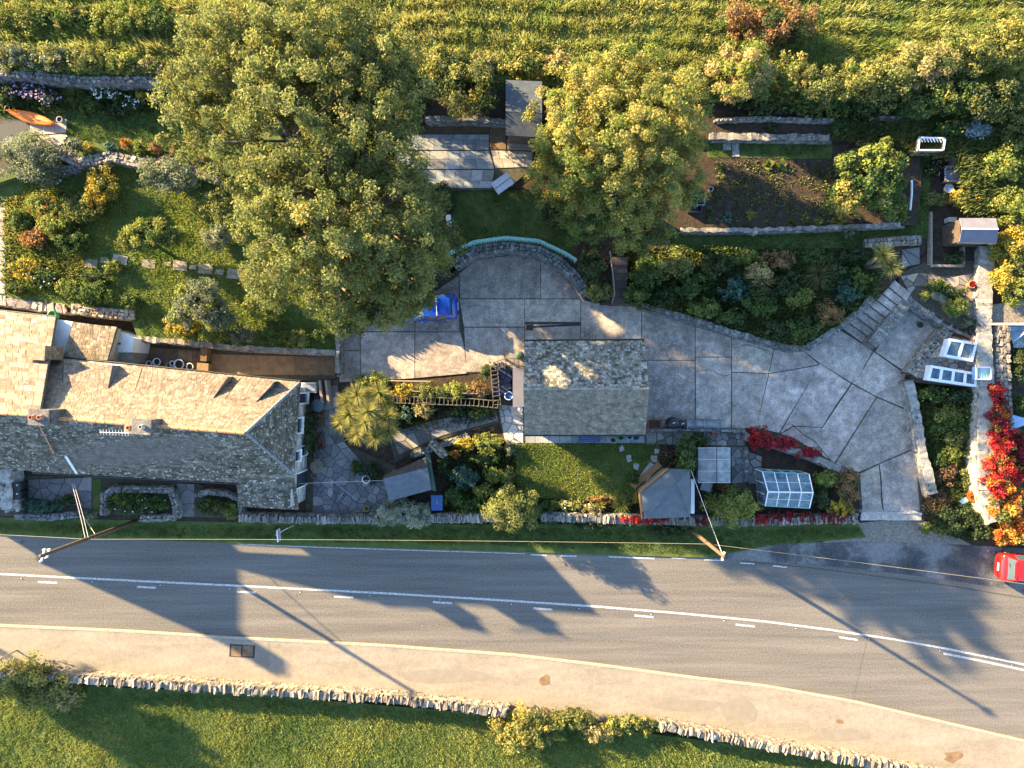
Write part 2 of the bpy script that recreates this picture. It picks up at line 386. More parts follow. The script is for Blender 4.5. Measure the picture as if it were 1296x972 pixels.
def tree(name, label, cat, base, lobes, trunk_r, pal, n, leaf, group=None, accents=None, K=60, rc=1.2):
    """lobes: (px,py,z,rx_m,ry_m,rz_m) with px,py the lobe's place in the picture at its height"""
    b0 = Vector(base); root = thing(name, label, cat, b0, group)
    Vs, Cs, tips = [], [], []
    vol = [l[3]*l[4]*l[5] for l in lobes]; tot = sum(v**.72 for v in vol)
    for l, v in zip(lobes, vol):
        c = P(l[0], l[1], l[2]); k = int(n*v**.72/tot)
        lp = l[6] if len(l) > 6 else pal
        (V, C), cc = clump_crown(tuple(c), (l[3]-rc*.5, l[4]-rc*.5, l[5]-rc*.5), k, leaf, lp, max(14, int(K*v**.72/tot)), rc, zmin=-.85, shell=(.35, 1.0), accents=accents)
        Vs.append(V); Cs.append(C); tips.append((c, cc))
    crown = quads('crown', np.concatenate(Vs), np.concatenate(Cs), LEAF, root)
    b = MB(); top = max(l[2] for l in lobes)
    cx = sum(t[0].x for t in tips)/len(tips); cy = sum(t[0].y for t in tips)/len(tips)
    fork = Vector((b0.x*.8+cx*.2, b0.y*.8+cy*.2, b0.z+(top-b0.z)*.38))
    b.tube([b0-Vector((0, 0, .2)), b0+Vector((0, 0, .5)), fork], [trunk_r*1.25, trunk_r, trunk_r*.75], 10)
    for c, cc in tips:
        mid = fork.lerp(c, .55)+Vector((rnd.uniform(-.4, .4), rnd.uniform(-.4, .4), .3))
        b.tube([fork, mid, c], [trunk_r*.6, trunk_r*.4, trunk_r*.22], 8)
        for k in range(min(9, len(cc))):
            q = Vector(cc[k]); st = mid.lerp(c, rnd.uniform(0, 1))
            b.tube([st, st.lerp(q, .5)+Vector((0, 0, .15)), q], [trunk_r*.2, trunk_r*.12, .025], 5)
    b.build('trunk', m_bark, root, smooth=True)
    return root

def rosette(mb_v, mb_c, c, nl, L, width, pal, droop=.5, upmin=-.15):
    """strap leaves fanning out of one growing point, 3 bent segments each"""
    for k in range(nl):
        a = rnd.uniform(0, 6.283); el = math.asin(rnd.uniform(upmin, 1)); ln = L*rnd.uniform(.7, 1.15)
        d = np.array([math.cos(a)*math.cos(el), math.sin(a)*math.cos(el), math.sin(el)]); sd_ = np.array([-math.sin(a), math.cos(a), 0.])
        col = np.array(PAL[pal][rnd.randrange(len(PAL[pal]))])*rnd.uniform(.7, 1.3)
        p = np.array(c, float); wv = [width*.7, width, width*.75, .004]; pts = []
        for j in range(4):
            pts.append((p-sd_*wv[j]/2, p+sd_*wv[j]/2)); p = p+d*ln/3; d = d+np.array([0, 0, -droop*.33*(j+.5)]); d /= np.linalg.norm(d)
        for j in range(3):
            mb_v.append([pts[j][0], pts[j][1], pts[j+1][1], pts[j+1][0]]); mb_c.append(col)

# ------------------------------------------------------------------ masonry generators
STONE = [(.17, .16, .14), (.21, .195, .17), (.135, .128, .115), (.25, .23, .20), (.185, .178, .168)]
WARM = [(.25, .195, .14), (.29, .235, .175), (.21, .165, .12), (.33, .28, .22)]
GREY = [(.135, .132, .128), (.17, .167, .16), (.11, .108, .105), (.22, .215, .205)]
def jc(pal, v=.18):
    c = rnd.choice(pal); k = rnd.uniform(1-v, 1+v); return tuple(x*k for x in c)
def stone_wall(label, pts, z0, top, width, cope='flat', pal=STONE, name='stone_wall', px=True, stone=.25, cat='wall', group=None, faces=True):
    """dry stone wall: solid core, face stones in courses, coping stones"""
    W = [P(x, y, top) for x, y in pts] if px else [Vector((x, y, top)) for x, y in pts]
    root = thing(name, label, cat, (W[0].x, W[0].y, z0), group)
    core = MB(); fs = MB(); cp = MB(); hgt = top-z0; capt = .10 if cope == 'flat' else .2
    for a, b in zip(W[:-1], W[1:]):
        d = (b-a); L = math.hypot(d.x, d.y); d = Vector((d.x/L, d.y/L, 0)); nrm = Vector((-d.y, d.x, 0)); rz = math.atan2(d.y, d.x)
        m = (a+b)/2
        core.box((m.x, m.y, z0+(hgt-capt)/2-.1), (L+width*.2, width*.86, hgt-capt+.2), rz, (.13, .12, .105))
        if faces:
            rows = max(1, int((hgt-capt)/.19))
            for r in range(rows):
                t = rnd.uniform(0, .2)
                while t < L:
                    sl = stone*rnd.uniform(.6, 1.5); zc = z0+(r+.5)*(hgt-capt)/rows
                    for sgn in (1, -1):
                        q = a+d*(t+sl/2)+nrm*sgn*(width*.44+rnd.uniform(-.02, .03))
                        fs.box((q.x, q.y, zc), (sl*.93, .14, (hgt-capt)/rows*.92), rz+rnd.uniform(-.05, .05), jc(pal), .1)
                    t += sl
        if cope == 'cap':
            n_ = max(2, int(L/.22)); E = []
            for k in range(n_+1):
                p = a.lerp(b, k/n_); E.append((p+nrm*(width*.5+rnd.uniform(-.07, .05)), p-nrm*(width*.5+rnd.uniform(-.07, .05)), top+rnd.uniform(-.03, .02)))
            for k in range(n_):
                (l0, r0, h0), (l1, r1, h1) = E[k], E[k+1]
                cp.hexa([Vector((q.x, q.y, top-.16)) for q in (r0, r1, l1, l0)], [Vector((r0.x, r0.y, h0)), Vector((r1.x, r1.y, h1)), Vector((l1.x, l1.y, h1)), Vector((l0.x, l0.y, h0))], jc(pal, .12))
            t = L
        else: t = 0
        while t < L:
            if cope == 'upright':
                sl = rnd.choice((.06, .08, .10, .13, .17, .24))*rnd.uniform(.8, 1.25); q = a+d*(t+sl/2)
                cp.box((q.x+rnd.uniform(-.03, .03), q.y+rnd.uniform(-.05, .05), top-.10+rnd.uniform(-.10, .10)), (sl*.9, width*rnd.uniform(.6, 1.15), .30), rz+rnd.uniform(-.25, .25), jc(pal, .3), .14, (rnd.uniform(-.3, .3), 0))
                t += sl
            else:
                sl = stone*rnd.uniform(.5, 1.25); nw = max(1, int(round(width/(stone*.85))))
                for j in range(nw):
                    off = (j+.5)/nw*width-width/2
                    q = a+d*(t+sl/2+rnd.uniform(-.06, .06))+nrm*off
                    cp.box((q.x, q.y, top-capt/2+rnd.uniform(-.05, .04)), (sl*rnd.uniform(.75, .95)+.02, width/nw*rnd.uniform(.7, 1.0), capt+.06), rz+rnd.uniform(-.45, .45), jc(pal, .28), .17, (rnd.uniform(-.15, .15), rnd.uniform(-.15, .15)))
                t += sl
    core.build('core', m_stone, root)
    if fs.v: o = fs.build('face_stones', m_stone, root); o['kind'] = 'stuff'
    o = cp.build('coping' if cope == 'cap' else 'coping_stones', m_cap if cope == 'cap' else m_stone, root); o['kind'] = 'stuff'
    return root

def clip_poly(poly, px_, py_, nx, ny):
    out = []
    for i in range(len(poly)):
        a, b = poly[i-1], poly[i]
        da = (a[0]-px_)*nx+(a[1]-py_)*ny; db = (b[0]-px_)*nx+(b[1]-py_)*ny
        if (da <= 0) != (db <= 0):
            t = da/(da-db); out.append((a[0]+(b[0]-a[0])*t, a[1]+(b[1]-a[1])*t))
        if db <= 0: out.append(b)
    return out
def crazy_paving(parent, poly, z, size, pal, gap=.03, th=.03, mat=None, name='paving_stone', v=.2):
    """irregular flags fitted together, each a piece of its own"""
    poly = [(p[0], p[1]) for p in poly]
    xs = [p[0] for p in poly]; ys = [p[1] for p in poly]
    A = abs(sum(poly[i-1][0]*poly[i][1]-poly[i][0]*poly[i-1][1] for i in range(len(poly))))/2
    n = max(3, int(A/(size*size))); seeds = []
    pa = np.array(poly)
    for k in range(n):
        best, bd = None, -1
        for _ in range(8):
            q = (rnd.uniform(min(xs), max(xs)), rnd.uniform(min(ys), max(ys)))
            if not in_poly(np.array([q[0]]), np.array([q[1]]), poly)[0]: continue
            dd = min([(q[0]-s[0])**2+(q[1]-s[1])**2 for s in seeds] or [9])
            if dd > bd: best, bd = q, dd
        if best: seeds.append(best)
    for i, s in enumerate(seeds):
        cell = poly
        for j, t in enumerate(seeds):
            if i == j: continue
            dx, dy = t[0]-s[0], t[1]-s[1]; d = math.hypot(dx, dy)
            if d > size*4: continue
            cell = clip_poly(cell, (s[0]+t[0])/2-dx/d*gap/2, (s[1]+t[1])/2-dy/d*gap/2, dx/d, dy/d)
            if len(cell) < 3: break
        if len(cell) < 3: continue
        b = MB(); b.prism(cell, z, z+th+rnd.uniform(0, .012), jc(pal, v)); b.build(name, mat or m_flag, parent)

def bil(q, u, v):
    a, b, c, d = q      # (u=0,v=0),(1,0),(1,1),(0,1)
    return (a*(1-u)+b*u)*(1-v)+(d*(1-u)+c*u)*v
def slab_rows(parent, corners, z, rows, size, pal, mat, gap=.025, th=.03, name='paving_slab', rand=.35, v=.15):
    q = [Vector((c[0], c[1], 0)) for c in corners]
    L = ((q[1]-q[0]).length+(q[2]-q[3]).length)/2; Wd = ((q[3]-q[0]).length+(q[2]-q[1]).length)/2
    ws = [rnd.uniform(1-rand, 1+rand) for _ in range(rows)]; t = sum(ws); v0 = 0
    for r in range(rows):
        v1 = v0+ws[r]/t; u0 = 0; cs = []
        k = max(1, int(round(L/size))); us = [rnd.uniform(1-rand, 1+rand) for _ in range(k)]; ut = sum(us)
        for i in range(k):
            u1 = u0+us[i]/ut
            gu, gv = gap/L/2, gap/Wd/2
            pts = [bil(q, u0+gu, v0+gv), bil(q, u1-gu, v0+gv), bil(q, u1-gu, v1-gv), bil(q, u0+gu, v1-gv)]
            b = MB(); b.prism([(p.x, p.y) for p in pts], z, z+th+rnd.uniform(0, .01), jc(pal, v)); b.build(name, mat, parent)
            u0 = u1
        v0 = v1

def tile_field(mb, q, tw, course, pal, th=.03, v=.22, jitter=.02, lift=.0, parts=None, skip=None):
    """overlapping slates on the roof plane q = eaveL, eaveR, ridgeR, ridgeL"""
    q = [Vector(x) for x in q]
    S = ((q[3]-q[0]).length+(q[2]-q[1]).length)/2; nc = max(2, int(S/course))
    nrm = (q[1]-q[0]).cross(q[3]-q[0]).normalized()
    if nrm.z < 0: nrm = -nrm
    for r in range(nc):
        v0 = r/nc; v1 = min(1.0, (r+1.35)/nc)
        L = (bil(q, 1, v0)-bil(q, 0, v0)).length; k = max(1, int(L/tw)); us = [rnd.uniform(.65, 1.35) for _ in range(k)]; t = sum(us); u = 0
        for i in range(k):
            u1 = u+us[i]/t
            if skip and skip((u+u1)/2, v0): u = u1; continue
            g = min(.012, .06*(u1-u)*L)/max(L, .01); jv = rnd.uniform(-jitter, jitter)/S; up = nrm*(th*rnd.uniform(.85, 1.35)+lift)
            tw_ = nrm*rnd.uniform(-.006, .012)
            a = bil(q, u+g, max(0, v0+jv)); b_ = bil(q, u1-g, max(0, v0+jv+rnd.uniform(-.01, .01)/S)); c = bil(q, u1-g, v1); d = bil(q, u+g, v1)
            top = [a+up+tw_, b_+up-tw_, c+nrm*(.006+lift), d+nrm*(.006+lift)]; bot = [a+nrm*lift, b_+nrm*lift, c+nrm*(lift-.01), d+nrm*(lift-.01)]
            tgt = mb
            if parts is not None: tgt = MB()
            tgt.hexa(bot, top, jc(pal, v))
            if parts is not None: tgt.build('slate', parts[0], parts[1])
            u = u1

# ================================================================== THE SETTING
base = struct('ground', [(-300, -300), (300, -300), (300, 300), (-300, 300)], -1.2, -.6, m_grass)

NEDGE = [(-500, 655), (-200, 668), (0, 677), (200, 684), (400, 691), (640, 698), (760, 702), (900, 706), (1000, 712), (1100, 720), (1200, 733), (1296, 748), (1500, 790), (1800, 860)]
KERB = [(-500, 765), (-200, 781), (0, 792), (160, 799), (324, 809), (480, 817), (648, 829), (760, 842), (870, 857), (972, 869), (1080, 888), (1180, 911), (1296, 938), (1500, 996), (1800, 1090)]
WALLS = [(-500, 830), (-200, 846), (0, 856), (100, 861), (200, 867), (330, 876), (480, 885), (560, 893), (640, 903), (740, 911), (840, 921), (900, 932), (972, 945), (1040, 957), (1090, 965), (1180, 982), (1300, 1008), (1500, 1060), (1800, 1150)]
road = struct('road', PX(NEDGE, 0)+PX(KERB[::-1], 0), -.5, 0, m_asphalt)
layby_top = [(900, 706), (930, 699), (975, 690), (1030, 686), (1090, 684), (1165, 686), (1230, 690), (1400, 700), (1800, 760)]
layby = struct('layby', PX(layby_top, 0)+PX([(1800, 862), (1500, 792), (1296, 749), (1200, 734), (1100, 721), (1000, 713), (940, 709)], 0), -.5, .006, m_layby)
pavement = struct('pavement', PX(KERB, .12)+PX(WALLS[::-1], .12), -.5, .11, m_pave)
# kerb stones
def polyline_pts(W, step):
    out = [W[0]]; acc = 0
    for a, b in zip(W[:-1], W[1:]):
        L = (b-a).length; t = step-acc
        while t <= L: out.append(a+(b-a)*(t/L)); t += step
        acc = (acc+L) % step
    return out
kp = [p for p in polyline_pts(PX(KERB, .12), .92) if -37 < p.x < 37]
for a, b in zip(kp[:-1], kp[1:]):
    m_ = (a+b)/2; d = b-a
    k = MB(); k.box((m_.x, m_.y, -.02), (d.length-.015, .15, .30+rnd.uniform(-.006, .006)), math.atan2(d.y, d.x), jit=.008); k.build('kerbstone', m_kerb, pavement)
# markings
def ribbon(name, pts, width, z, mat, parent):
    W = PX(pts, z); b = MB(); L = []; R = []
    for i, p in enumerate(W):
        d = (W[min(i+1, len(W)-1)]-W[max(i-1, 0)]).normalized(); n = Vector((-d.y, d.x, 0))
        L.append(p+n*width/2); R.append(p-n*width/2)
    for i in range(len(W)-1):
        b.hexa([(q.x, q.y, z-.003) for q in (R[i], R[i+1], L[i+1], L[i])], [(q.x, q.y, z) for q in (R[i], R[i+1], L[i+1], L[i])])
    return b.build(name, mat, parent)
CENTRE = [(-300, 712), (0, 726.5), (160, 734.5), (324, 742.5), (480, 750.5), (640, 760), (760, 768), (870, 777), (972, 787), (1050, 797), (1130, 809), (1200, 821.5), (1296, 841), (1500, 890)]
def on_line(poly, x):
    for a, b in zip(poly[:-1], poly[1:]):
        if a[0] <= x <= b[0]:
            return a[1]+(b[1]-a[1])*(x-a[0])/(b[0]-a[0])
ribbon('centre_line', CENTRE, .13, .006, m_paint, road)
for x in (60, 185, 312, 435, 560, 687, 815, 943, 1074):
    y = on_line(CENTRE, x)+7.5; dy = on_line(CENTRE, x+12)-on_line(CENTRE, x-12)
    ribbon('lane_dash', [(x-12, y-dy/2), (x+12, y+dy/2)], .13, .006, m_paint, road)
ribbon('lane_dash', [(1194, 827), (1240, 836), (1296, 848), (1340, 859)], .14, .006, m_paint, road)
for x in (27, 117, 203, 291, 380, 468, 557, 647, 733, 824, 916, 1007, 1099, 1189, 1280):
    p = P(x, on_line(CENTRE, x)+4, 0); b = MB()
    b.box((p.x, p.y, .008), (.13, .10, .016), -.1); b.build('road_stud', m_iron, road)
    b = MB(); b.box((p.x, p.y, .022), (.07, .05, .014), -.1); b.build('stud_lens', m_white, road)
ribbon('edge_line', [(300, 688.5), (400, 692.5), (560, 697.5), (640, 700), (665, 700.8)], .05, .006, m_paint, road)
for x0, x1, y0, y1 in ((672, 692, 701, 702), (710, 730, 702.5, 703), (770, 829, 703.5, 706), (850, 868, 705, 706), (891, 913, 707.5, 708.5), (937, 955, 711.5, 712.5), (978, 996, 715, 717)):
    ribbon('edge_dash', [(x0, y0+1), (x1, y1+1)], .09, .012, m_paint, road)
# repair patches, stains and covers on the pavement and road
def blob(name, cx, cy, rx, ry, z, mat, parent, n=11, j=.25):
    pts = []
    for k in range(n):
        t = 6.283*k/n; r = rnd.uniform(1-j, 1+j); p = P(cx+rx*r*math.cos(t), cy+ry*r*math.sin(t), z); pts.append((p.x, p.y))
    b = MB(); b.prism(pts, z-.004, z); return b.build(name, mat, parent)
blob('tarmac_patch', 935, 900, 24, 19, .117, m_patch, pavement, 9, .2)
blob('tarmac_patch', 870, 893, 45, 8, .116, m_patch, pavement, 12, .15)
blob('tarmac_patch', 560, 856, 60, 9, .116, m_patch, pavement, 14, .2)
blob('tarmac_patch', 1060, 930, 35, 9, .116, m_patch, pavement, 12, .25)
b = MB(); b.prism(PX([(322, 811), (341, 812), (340, 845), (321, 844)], .117), .112, .117); b.build('tarmac_patch', m_patch, pavement)
blob('oil_stain', 1207, 957, 12, 7, .118, m_brown, pavement, 12, .35)
blob('oil_stain', 690, 861, 7, 6, .118, m_brown, pavement, 9, .3)
blob('oil_stain', 1062, 913, 6, 3, .118, m_brown, pavement, 9, .3)
cov = MB(); cov.prism(PX([(291, 815), (323, 817), (322, 833), (290, 831)], .12), .1, .118); cov.build('cover_frame', m_iron, pavement)
for x0, x1 in ((293, 305.5), (307.5, 320.5)):
    cov = MB(); cov.prism(PX([(x0, 816.8), (x1, 817.6), (x1-.6, 831), (x0-.6, 830.2)], .12), .1, .126); cov.build('inspection_cover', m_brown, pavement)
blob('road_patch', 30, 686, 5, 3, .006, m_layby, road, 8, .2)
ribbon('tar_seam', [(940, 710.5), (1020, 718), (1100, 728), (1200, 741), (1296, 757)], .05, .007, m_joint, road)
ribbon('tar_seam', [(1080, 884), (1100, 800)], .02, .004, m_joint, road)
# verges
verge = struct('verge', PX([(-500, 632), (0, 655), (300, 661), (660, 664), (1085, 661), (1096, 680), (1030, 686), (975, 690), (930, 699), (900, 706)], .08)+PX(NEDGE[:7][::-1], .08), -.4, .08, m_grass)
apron = struct('gravel_apron', PX([(1086, 657), (1166, 657), (1200, 676), (1235, 690), (1165, 687), (1090, 685), (1040, 687)], .05), -.4, .05, m_gravel)
south_field = struct('south_field', PX([(-600, 858), (0, 862), (330, 880), (640, 906), (972, 948), (1300, 1010), (1800, 1150), (1800, 1500), (-600, 1500)], .0), -.5, -.02, m_grass)
plot = struct('garden_ground', PX([(-500, 380), (1800, 330), (1800, 700), (1400, 700), (1230, 690), (1165, 655), (1085, 662), (660, 665), (300, 662), (0, 656), (-500, 633)], .06), -.4, .06, m_soil)

# driveway: a dark bed with concrete bays on top
drive = struct('driveway', PX([(428, 425), (470, 408), (530, 380), (572, 345), (600, 325), (650, 320), (705, 330), (740, 365), (752, 382), (815, 384), (930, 418), (1010, 438), (1060, 412), (1112, 442), (1155, 478), (1158, 560), (1166, 600), (1170, 658), (1090, 659), (1088, 640), (1084, 606), (1060, 588), (1000, 562), (945, 542), (815, 545), (640, 560), (630, 470), (430, 484)], .10), -.4, .10, m_joint)
BAYS = [
    [(582, 346), (604, 329), (650, 324), (683, 327), (683, 377.3), (583, 377.3)],
    [(685, 327.5), (708, 336), (726, 354), (737, 377.3), (685, 377.3)],
    [(582, 379), (663, 379), (663, 413), (588, 413)], [(665, 379), (734, 379), (734, 407), (665, 407)],
    [(588, 415), (663, 415), (663, 470), (591, 470)], [(665, 411), (734, 411), (734, 470), (665, 470)],
    [(736, 379), (752, 384), (811, 387), (811, 440), (736, 440)], [(430, 428), (455, 418), (455, 443), (430, 443)], [(457, 417), (524, 388), (524, 419), (457, 419)],
    [(526, 387), (580, 349), (581, 419), (526, 419)], [(430, 445), (455, 445), (455, 482), (430, 483)], [(457, 421), (524, 421), (524, 478), (457, 482)], [(526, 421), (582, 421), (587, 440), (590, 472), (526, 478)],
    [(813, 387), (879, 406), (879, 455), (813, 455)], [(813, 457), (879, 457), (879, 543), (813, 543)], [(881, 407), (925, 420), (925, 451), (881, 451)], [(881, 453), (925, 453), (925, 541), (881, 541)],
    [(927, 421), (980, 434), (972, 472), (927, 470)], [(927, 472), (972, 474), (957, 541), (927, 541)],
    [(982, 435), (1010, 440), (1036, 461), (974, 472)], [(974, 474), (1036, 463), (986, 547), (958, 541)],
    [(1038, 461), (1076, 486), (1040, 540), (1004, 538), (988, 548)], [(1013, 440), (1058, 415), (1104, 444), (1084, 480), (1078, 484), (1038, 459)],
    [(1078, 487), (1108, 503), (1056, 585), (1004, 553), (990, 549), (1005, 540), (1041, 541)],
    [(1106, 446), (1152, 479), (1152, 519), (1110, 501), (1080, 485), (1086, 480)],
    [(1110, 504), (1152, 522), (1154, 568), (1087, 597), (1058, 587)],
    [(1154, 571), (1160, 602), (1164, 646), (1119, 646), (1114, 588)], [(1112, 589), (1117, 646), (1092, 646), (1089, 600)],
]
for q in BAYS:
    W = PX(q, .13); c = sum(W, Vector())/len(W)
    k = rnd.uniform(.72, 1.14)
    b = MB(); b.prism([p+(p-c).normalized()*.036 for p in W], .05, .126+rnd.uniform(0, .008), (k, k*rnd.uniform(.96, 1.0), k*rnd.uniform(.94, 1.0))); b.build('concrete_bay', m_conc, drive)
b = MB(); b.prism(PX([(1090, 648), (1166, 648), (1166, 658.5), (1089, 658.5)], .13), .0, .145, (1.25, 1.25, 1.28)); b.build('threshold_slab', m_conc, drive)
b = MB(); b.prism(PX([(666, 410.8), (675, 410.8), (675, 418), (666, 418)], .13), .05, .142); b.build('drain_grate', m_iron, drive)
b = MB(); b.prism(PX([(675, 412.5), (735, 409.5), (735, 412), (675, 415)], .13), .05, .141); b.build('drain_channel', m_iron, drive)
def crack(pts, w=.03):
    ribbon('crack', pts, w, .142, m_joint, drive)
crack([(930, 440), (945, 436), (960, 440), (975, 446)]); crack([(881, 470), (900, 468), (915, 476), (925, 474)]); crack([(1113, 589), (1116, 610), (1115, 630), (1118, 646)], .04)
crack([(1002, 537), (1020, 552), (1030, 557), (1054, 586)], .05); crack([(1077, 487), (1060, 510), (1036, 548)], .03); crack([(840, 440), (855, 470), (850, 500)], .02); crack([(590, 390), (600, 386), (640, 392)], .02)

# terraces climbing to the field
field_z = 2.6
terr_l = struct('garden_terrace', PX([(-500, 190), (420, 190), (430, 300), (428, 440), (425, 447), (300, 440), (175, 430), (165, 402), (75, 388), (0, 377), (-500, 330)], 1.0), -.4, 1.0, m_grass)
terr_l2 = struct('garden_terrace', PX([(-500, 60), (430, 60), (430, 222), (290, 222), (265, 212), (175, 205), (140, 207), (85, 200), (60, 212), (-30, 240), (-500, 210)], 1.5), -.4, 1.5, m_grass)
terr_c = struct('garden_terrace', PX([(415, 60), (790, 60), (790, 335), (758, 380), (740, 368), (728, 350), (706, 331), (680, 318), (640, 311), (602, 315), (575, 330), (540, 375), (470, 402), (426, 415)], 1.2), -.4, 1.2, m_soil)
terr_c2 = struct('garden_terrace', PX([(500, 40), (700, 40), (700, 148), (638, 150), (540, 150), (500, 150)], 2.0), -.4, 2.0, m_soil)
terr_r1 = struct('garden_terrace', PX([(765, 60), (1172, 60), (1172, 318), (1135, 352), (1112, 378), (1062, 415), (1030, 438), (1010, 442), (930, 421), (850, 399), (815, 386), (762, 384)], 1.1), -.4, 1.1, m_soil)
terr_r2 = struct('garden_terrace', PX([(800, 60), (1160, 60), (1166, 240), (1160, 284), (1060, 288), (960, 292), (866, 292), (800, 292)], 1.6), -.4, 1.6, m_soil)
terr_r3 = struct('garden_terrace', PX([(800, 60), (1700, 60), (1700, 170), (1160, 172), (1050, 178), (900, 176), (800, 176)], 2.0), -.4, 2.0, m_soil)
terr_r4 = struct('garden_terrace', PX([(1150, 60), (1700, 60), (1700, 420), (1262, 415), (1240, 430), (1200, 412), (1140, 365), (1136, 350), (1168, 310)], 1.0), -.4, 1.0, m_soil)
field = struct('north_field', PX([(-900, -500), (2200, -500), (2200, 118), (1150, 135), (900, 125), (800, 108), (640, 100), (520, 98), (430, 96), (200, 97), (100, 98), (0, 92), (-900, 90)], field_z), -.4, field_z, m_grass)
basin = struct('sunken_yard', PX([(1108, 445), (1146, 386), (1198, 414), (1154, 476)], .12), -.2, .112, m_conc)

# grass sheets on the terraces
for pts, z in (([(850, 294), (1060, 292), (1130, 288), (1158, 272), (1158, 196), (1178, 196), (1176, 300), (1130, 310), (1060, 314), (850, 318)], 1.12), ([(895, 179), (1054, 180), (1052, 201), (895, 199)], 1.615), ([(545, 238), (715, 242), (728, 320), (704, 328), (680, 314), (640, 307), (602, 311), (568, 324), (545, 335)], 1.215)):
    struct('grass_path', PX(pts, z), z-.3, z, m_grass)
# ------------------------------------------------------------------ grass
G1, G2 = (.045, .065, .014), (.12, .125, .03)
def wp(pts, z): return [tuple(P(x, y, z)) for x, y in pts]
grass('meadow_grass', 'rough tussocky pasture grass of the sunlit field behind the gardens', wp([(-60, -40), (1360, -40), (1360, 130), (1150, 135), (900, 125), (800, 105), (640, 92), (430, 92), (200, 92), (0, 88), (-60, 88)], field_z), field_z, 370, .26, .06, (.105, .145, .034), (.25, .235, .08), tuft=20, lean=.9, seed=5, tsize=.30, rows=1.15)
grass('field_grass', 'pasture grass below the stone wall south of the road', wp([(-30, 866), (330, 884), (640, 910), (972, 952), (1150, 988), (1150, 1010), (-30, 1010)], 0), -.02, 420, .13, .045, (.07, .11, .026), (.18, .19, .05), tuft=8, lean=1.1, seed=8, tsize=.2)
grass('verge_grass', 'mown grass verge between garden wall and road edge', wp([(-30, 658), (0, 662), (300, 667), (660, 668), (900, 672), (1085, 668), (1094, 678), (1030, 684), (970, 690), (900, 702), (640, 690), (400, 684), (200, 679), (0, 672), (-30, 671)], .08), .08, 420, .12, .04, (.035, .06, .016), (.10, .12, .03), tuft=4, seed=3)
lawnp = [(652, 562), (834, 562), (836, 590), (806, 624), (790, 633), (655, 630)]
lawn = struct('lawn', PX(lawnp, .14), -.1, .14, m_grass)
grass('lawn_grass', 'ragged lawn behind the big stone-roofed garage', wp(lawnp, .14), .14, 700, .10, .04, (.08, .125, .026), (.21, .22, .055), tuft=5, lean=.9, seed=21, accents=((.30, .17, .06), .02))
grass('lawn_grass', 'lawn of the lower left garden crossed by flagstone steps', wp([(30, 215), (90, 208), (260, 216), (420, 240), (425, 440), (300, 436), (180, 425), (170, 400), (80, 380), (20, 372)], 1.0), 1.0, 420, .11, .045, (.075, .125, .024), (.22, .225, .05), tuft=4, lean=.9, seed=31)
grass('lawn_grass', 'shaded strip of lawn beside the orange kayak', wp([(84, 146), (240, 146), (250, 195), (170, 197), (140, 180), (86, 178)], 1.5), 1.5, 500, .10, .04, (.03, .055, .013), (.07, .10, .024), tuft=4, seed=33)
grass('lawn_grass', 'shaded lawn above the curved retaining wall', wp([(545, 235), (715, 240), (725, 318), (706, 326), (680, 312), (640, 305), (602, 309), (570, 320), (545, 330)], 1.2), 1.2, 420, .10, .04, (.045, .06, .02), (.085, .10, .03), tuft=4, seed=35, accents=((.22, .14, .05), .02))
grass('lawn_grass', 'long grass path below the vegetable plot wall', wp([(850, 294), (1060, 292), (1130, 288), (1158, 272), (1158, 196), (1178, 196), (1176, 300), (1130, 308), (1060, 312), (850, 316)], 1.12), 1.12, 420, .10, .04, (.04, .075, .018), (.10, .13, .03), tuft=4, seed=37)
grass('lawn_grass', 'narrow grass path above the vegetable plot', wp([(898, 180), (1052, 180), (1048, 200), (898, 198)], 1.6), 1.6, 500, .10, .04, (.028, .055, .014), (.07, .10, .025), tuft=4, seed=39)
grass('leaf_litter', 'fallen yellow leaves scattered over the concrete driveway', wp([(560, 340), (640, 325), (740, 370), (900, 415), (1010, 440), (1150, 480), (1160, 640), (1095, 640), (1060, 590), (940, 540), (825, 540), (825, 440), (600, 440)], .13), .136, 3.2, .03, .10, (.24, .15, .05), (.36, .26, .08), tuft=1, lean=3.5, seed=71)
grass('rough_grass', 'rough grass bank beside the driveway entrance', wp([(1170, 660), (1250, 655), (1262, 684), (1210, 682), (1180, 672)], .08), .06, 420, .14, .04, (.03, .06, .015), (.08, .10, .026), tuft=5, seed=41)
weeds = [(100, 858), (330, 873), (480, 881), (560, 888), (640, 898), (740, 906), (840, 915), (972, 940), (1100, 962), (1100, 957), (972, 935), (840, 911), (740, 901), (560, 884), (330, 870), (100, 852)]
grass('wall_foot_weeds', 'dry rusty weeds along the foot of the roadside wall', wp(weeds, .12), .11, 330, .12, .045, (.24, .13, .04), (.16, .15, .04), tuft=5, seed=43)
grass('veg_weeds', 'low weeds scattered over the brown vegetable plot', wp([(905, 204), (1060, 204), (1120, 270), (1050, 284), (905, 286)], 1.6), 1.6, 60, .16, .09, (.05, .09, .028), (.13, .14, .042), tuft=9, seed=45, tsize=.3)
grass('litter', 'dry leaf litter along the foot of the garden terraces', wp([(545, 240), (720, 240), (800, 330), (780, 380), (560, 330)], 1.2), 1.2, 60, .05, .09, (.18, .11, .05), (.30, .19, .07), tuft=1, lean=1.5, seed=47)
grass('bed_weeds', 'ground cover filling the flower bed between driveway and creeper wall', wp([(1158, 482), (1243, 490), (1245, 650), (1175, 650), (1165, 590)], .1), .06, 380, .25, .12, (.045, .075, .022), (.12, .12, .035), tuft=7, seed=49, tsize=.3)
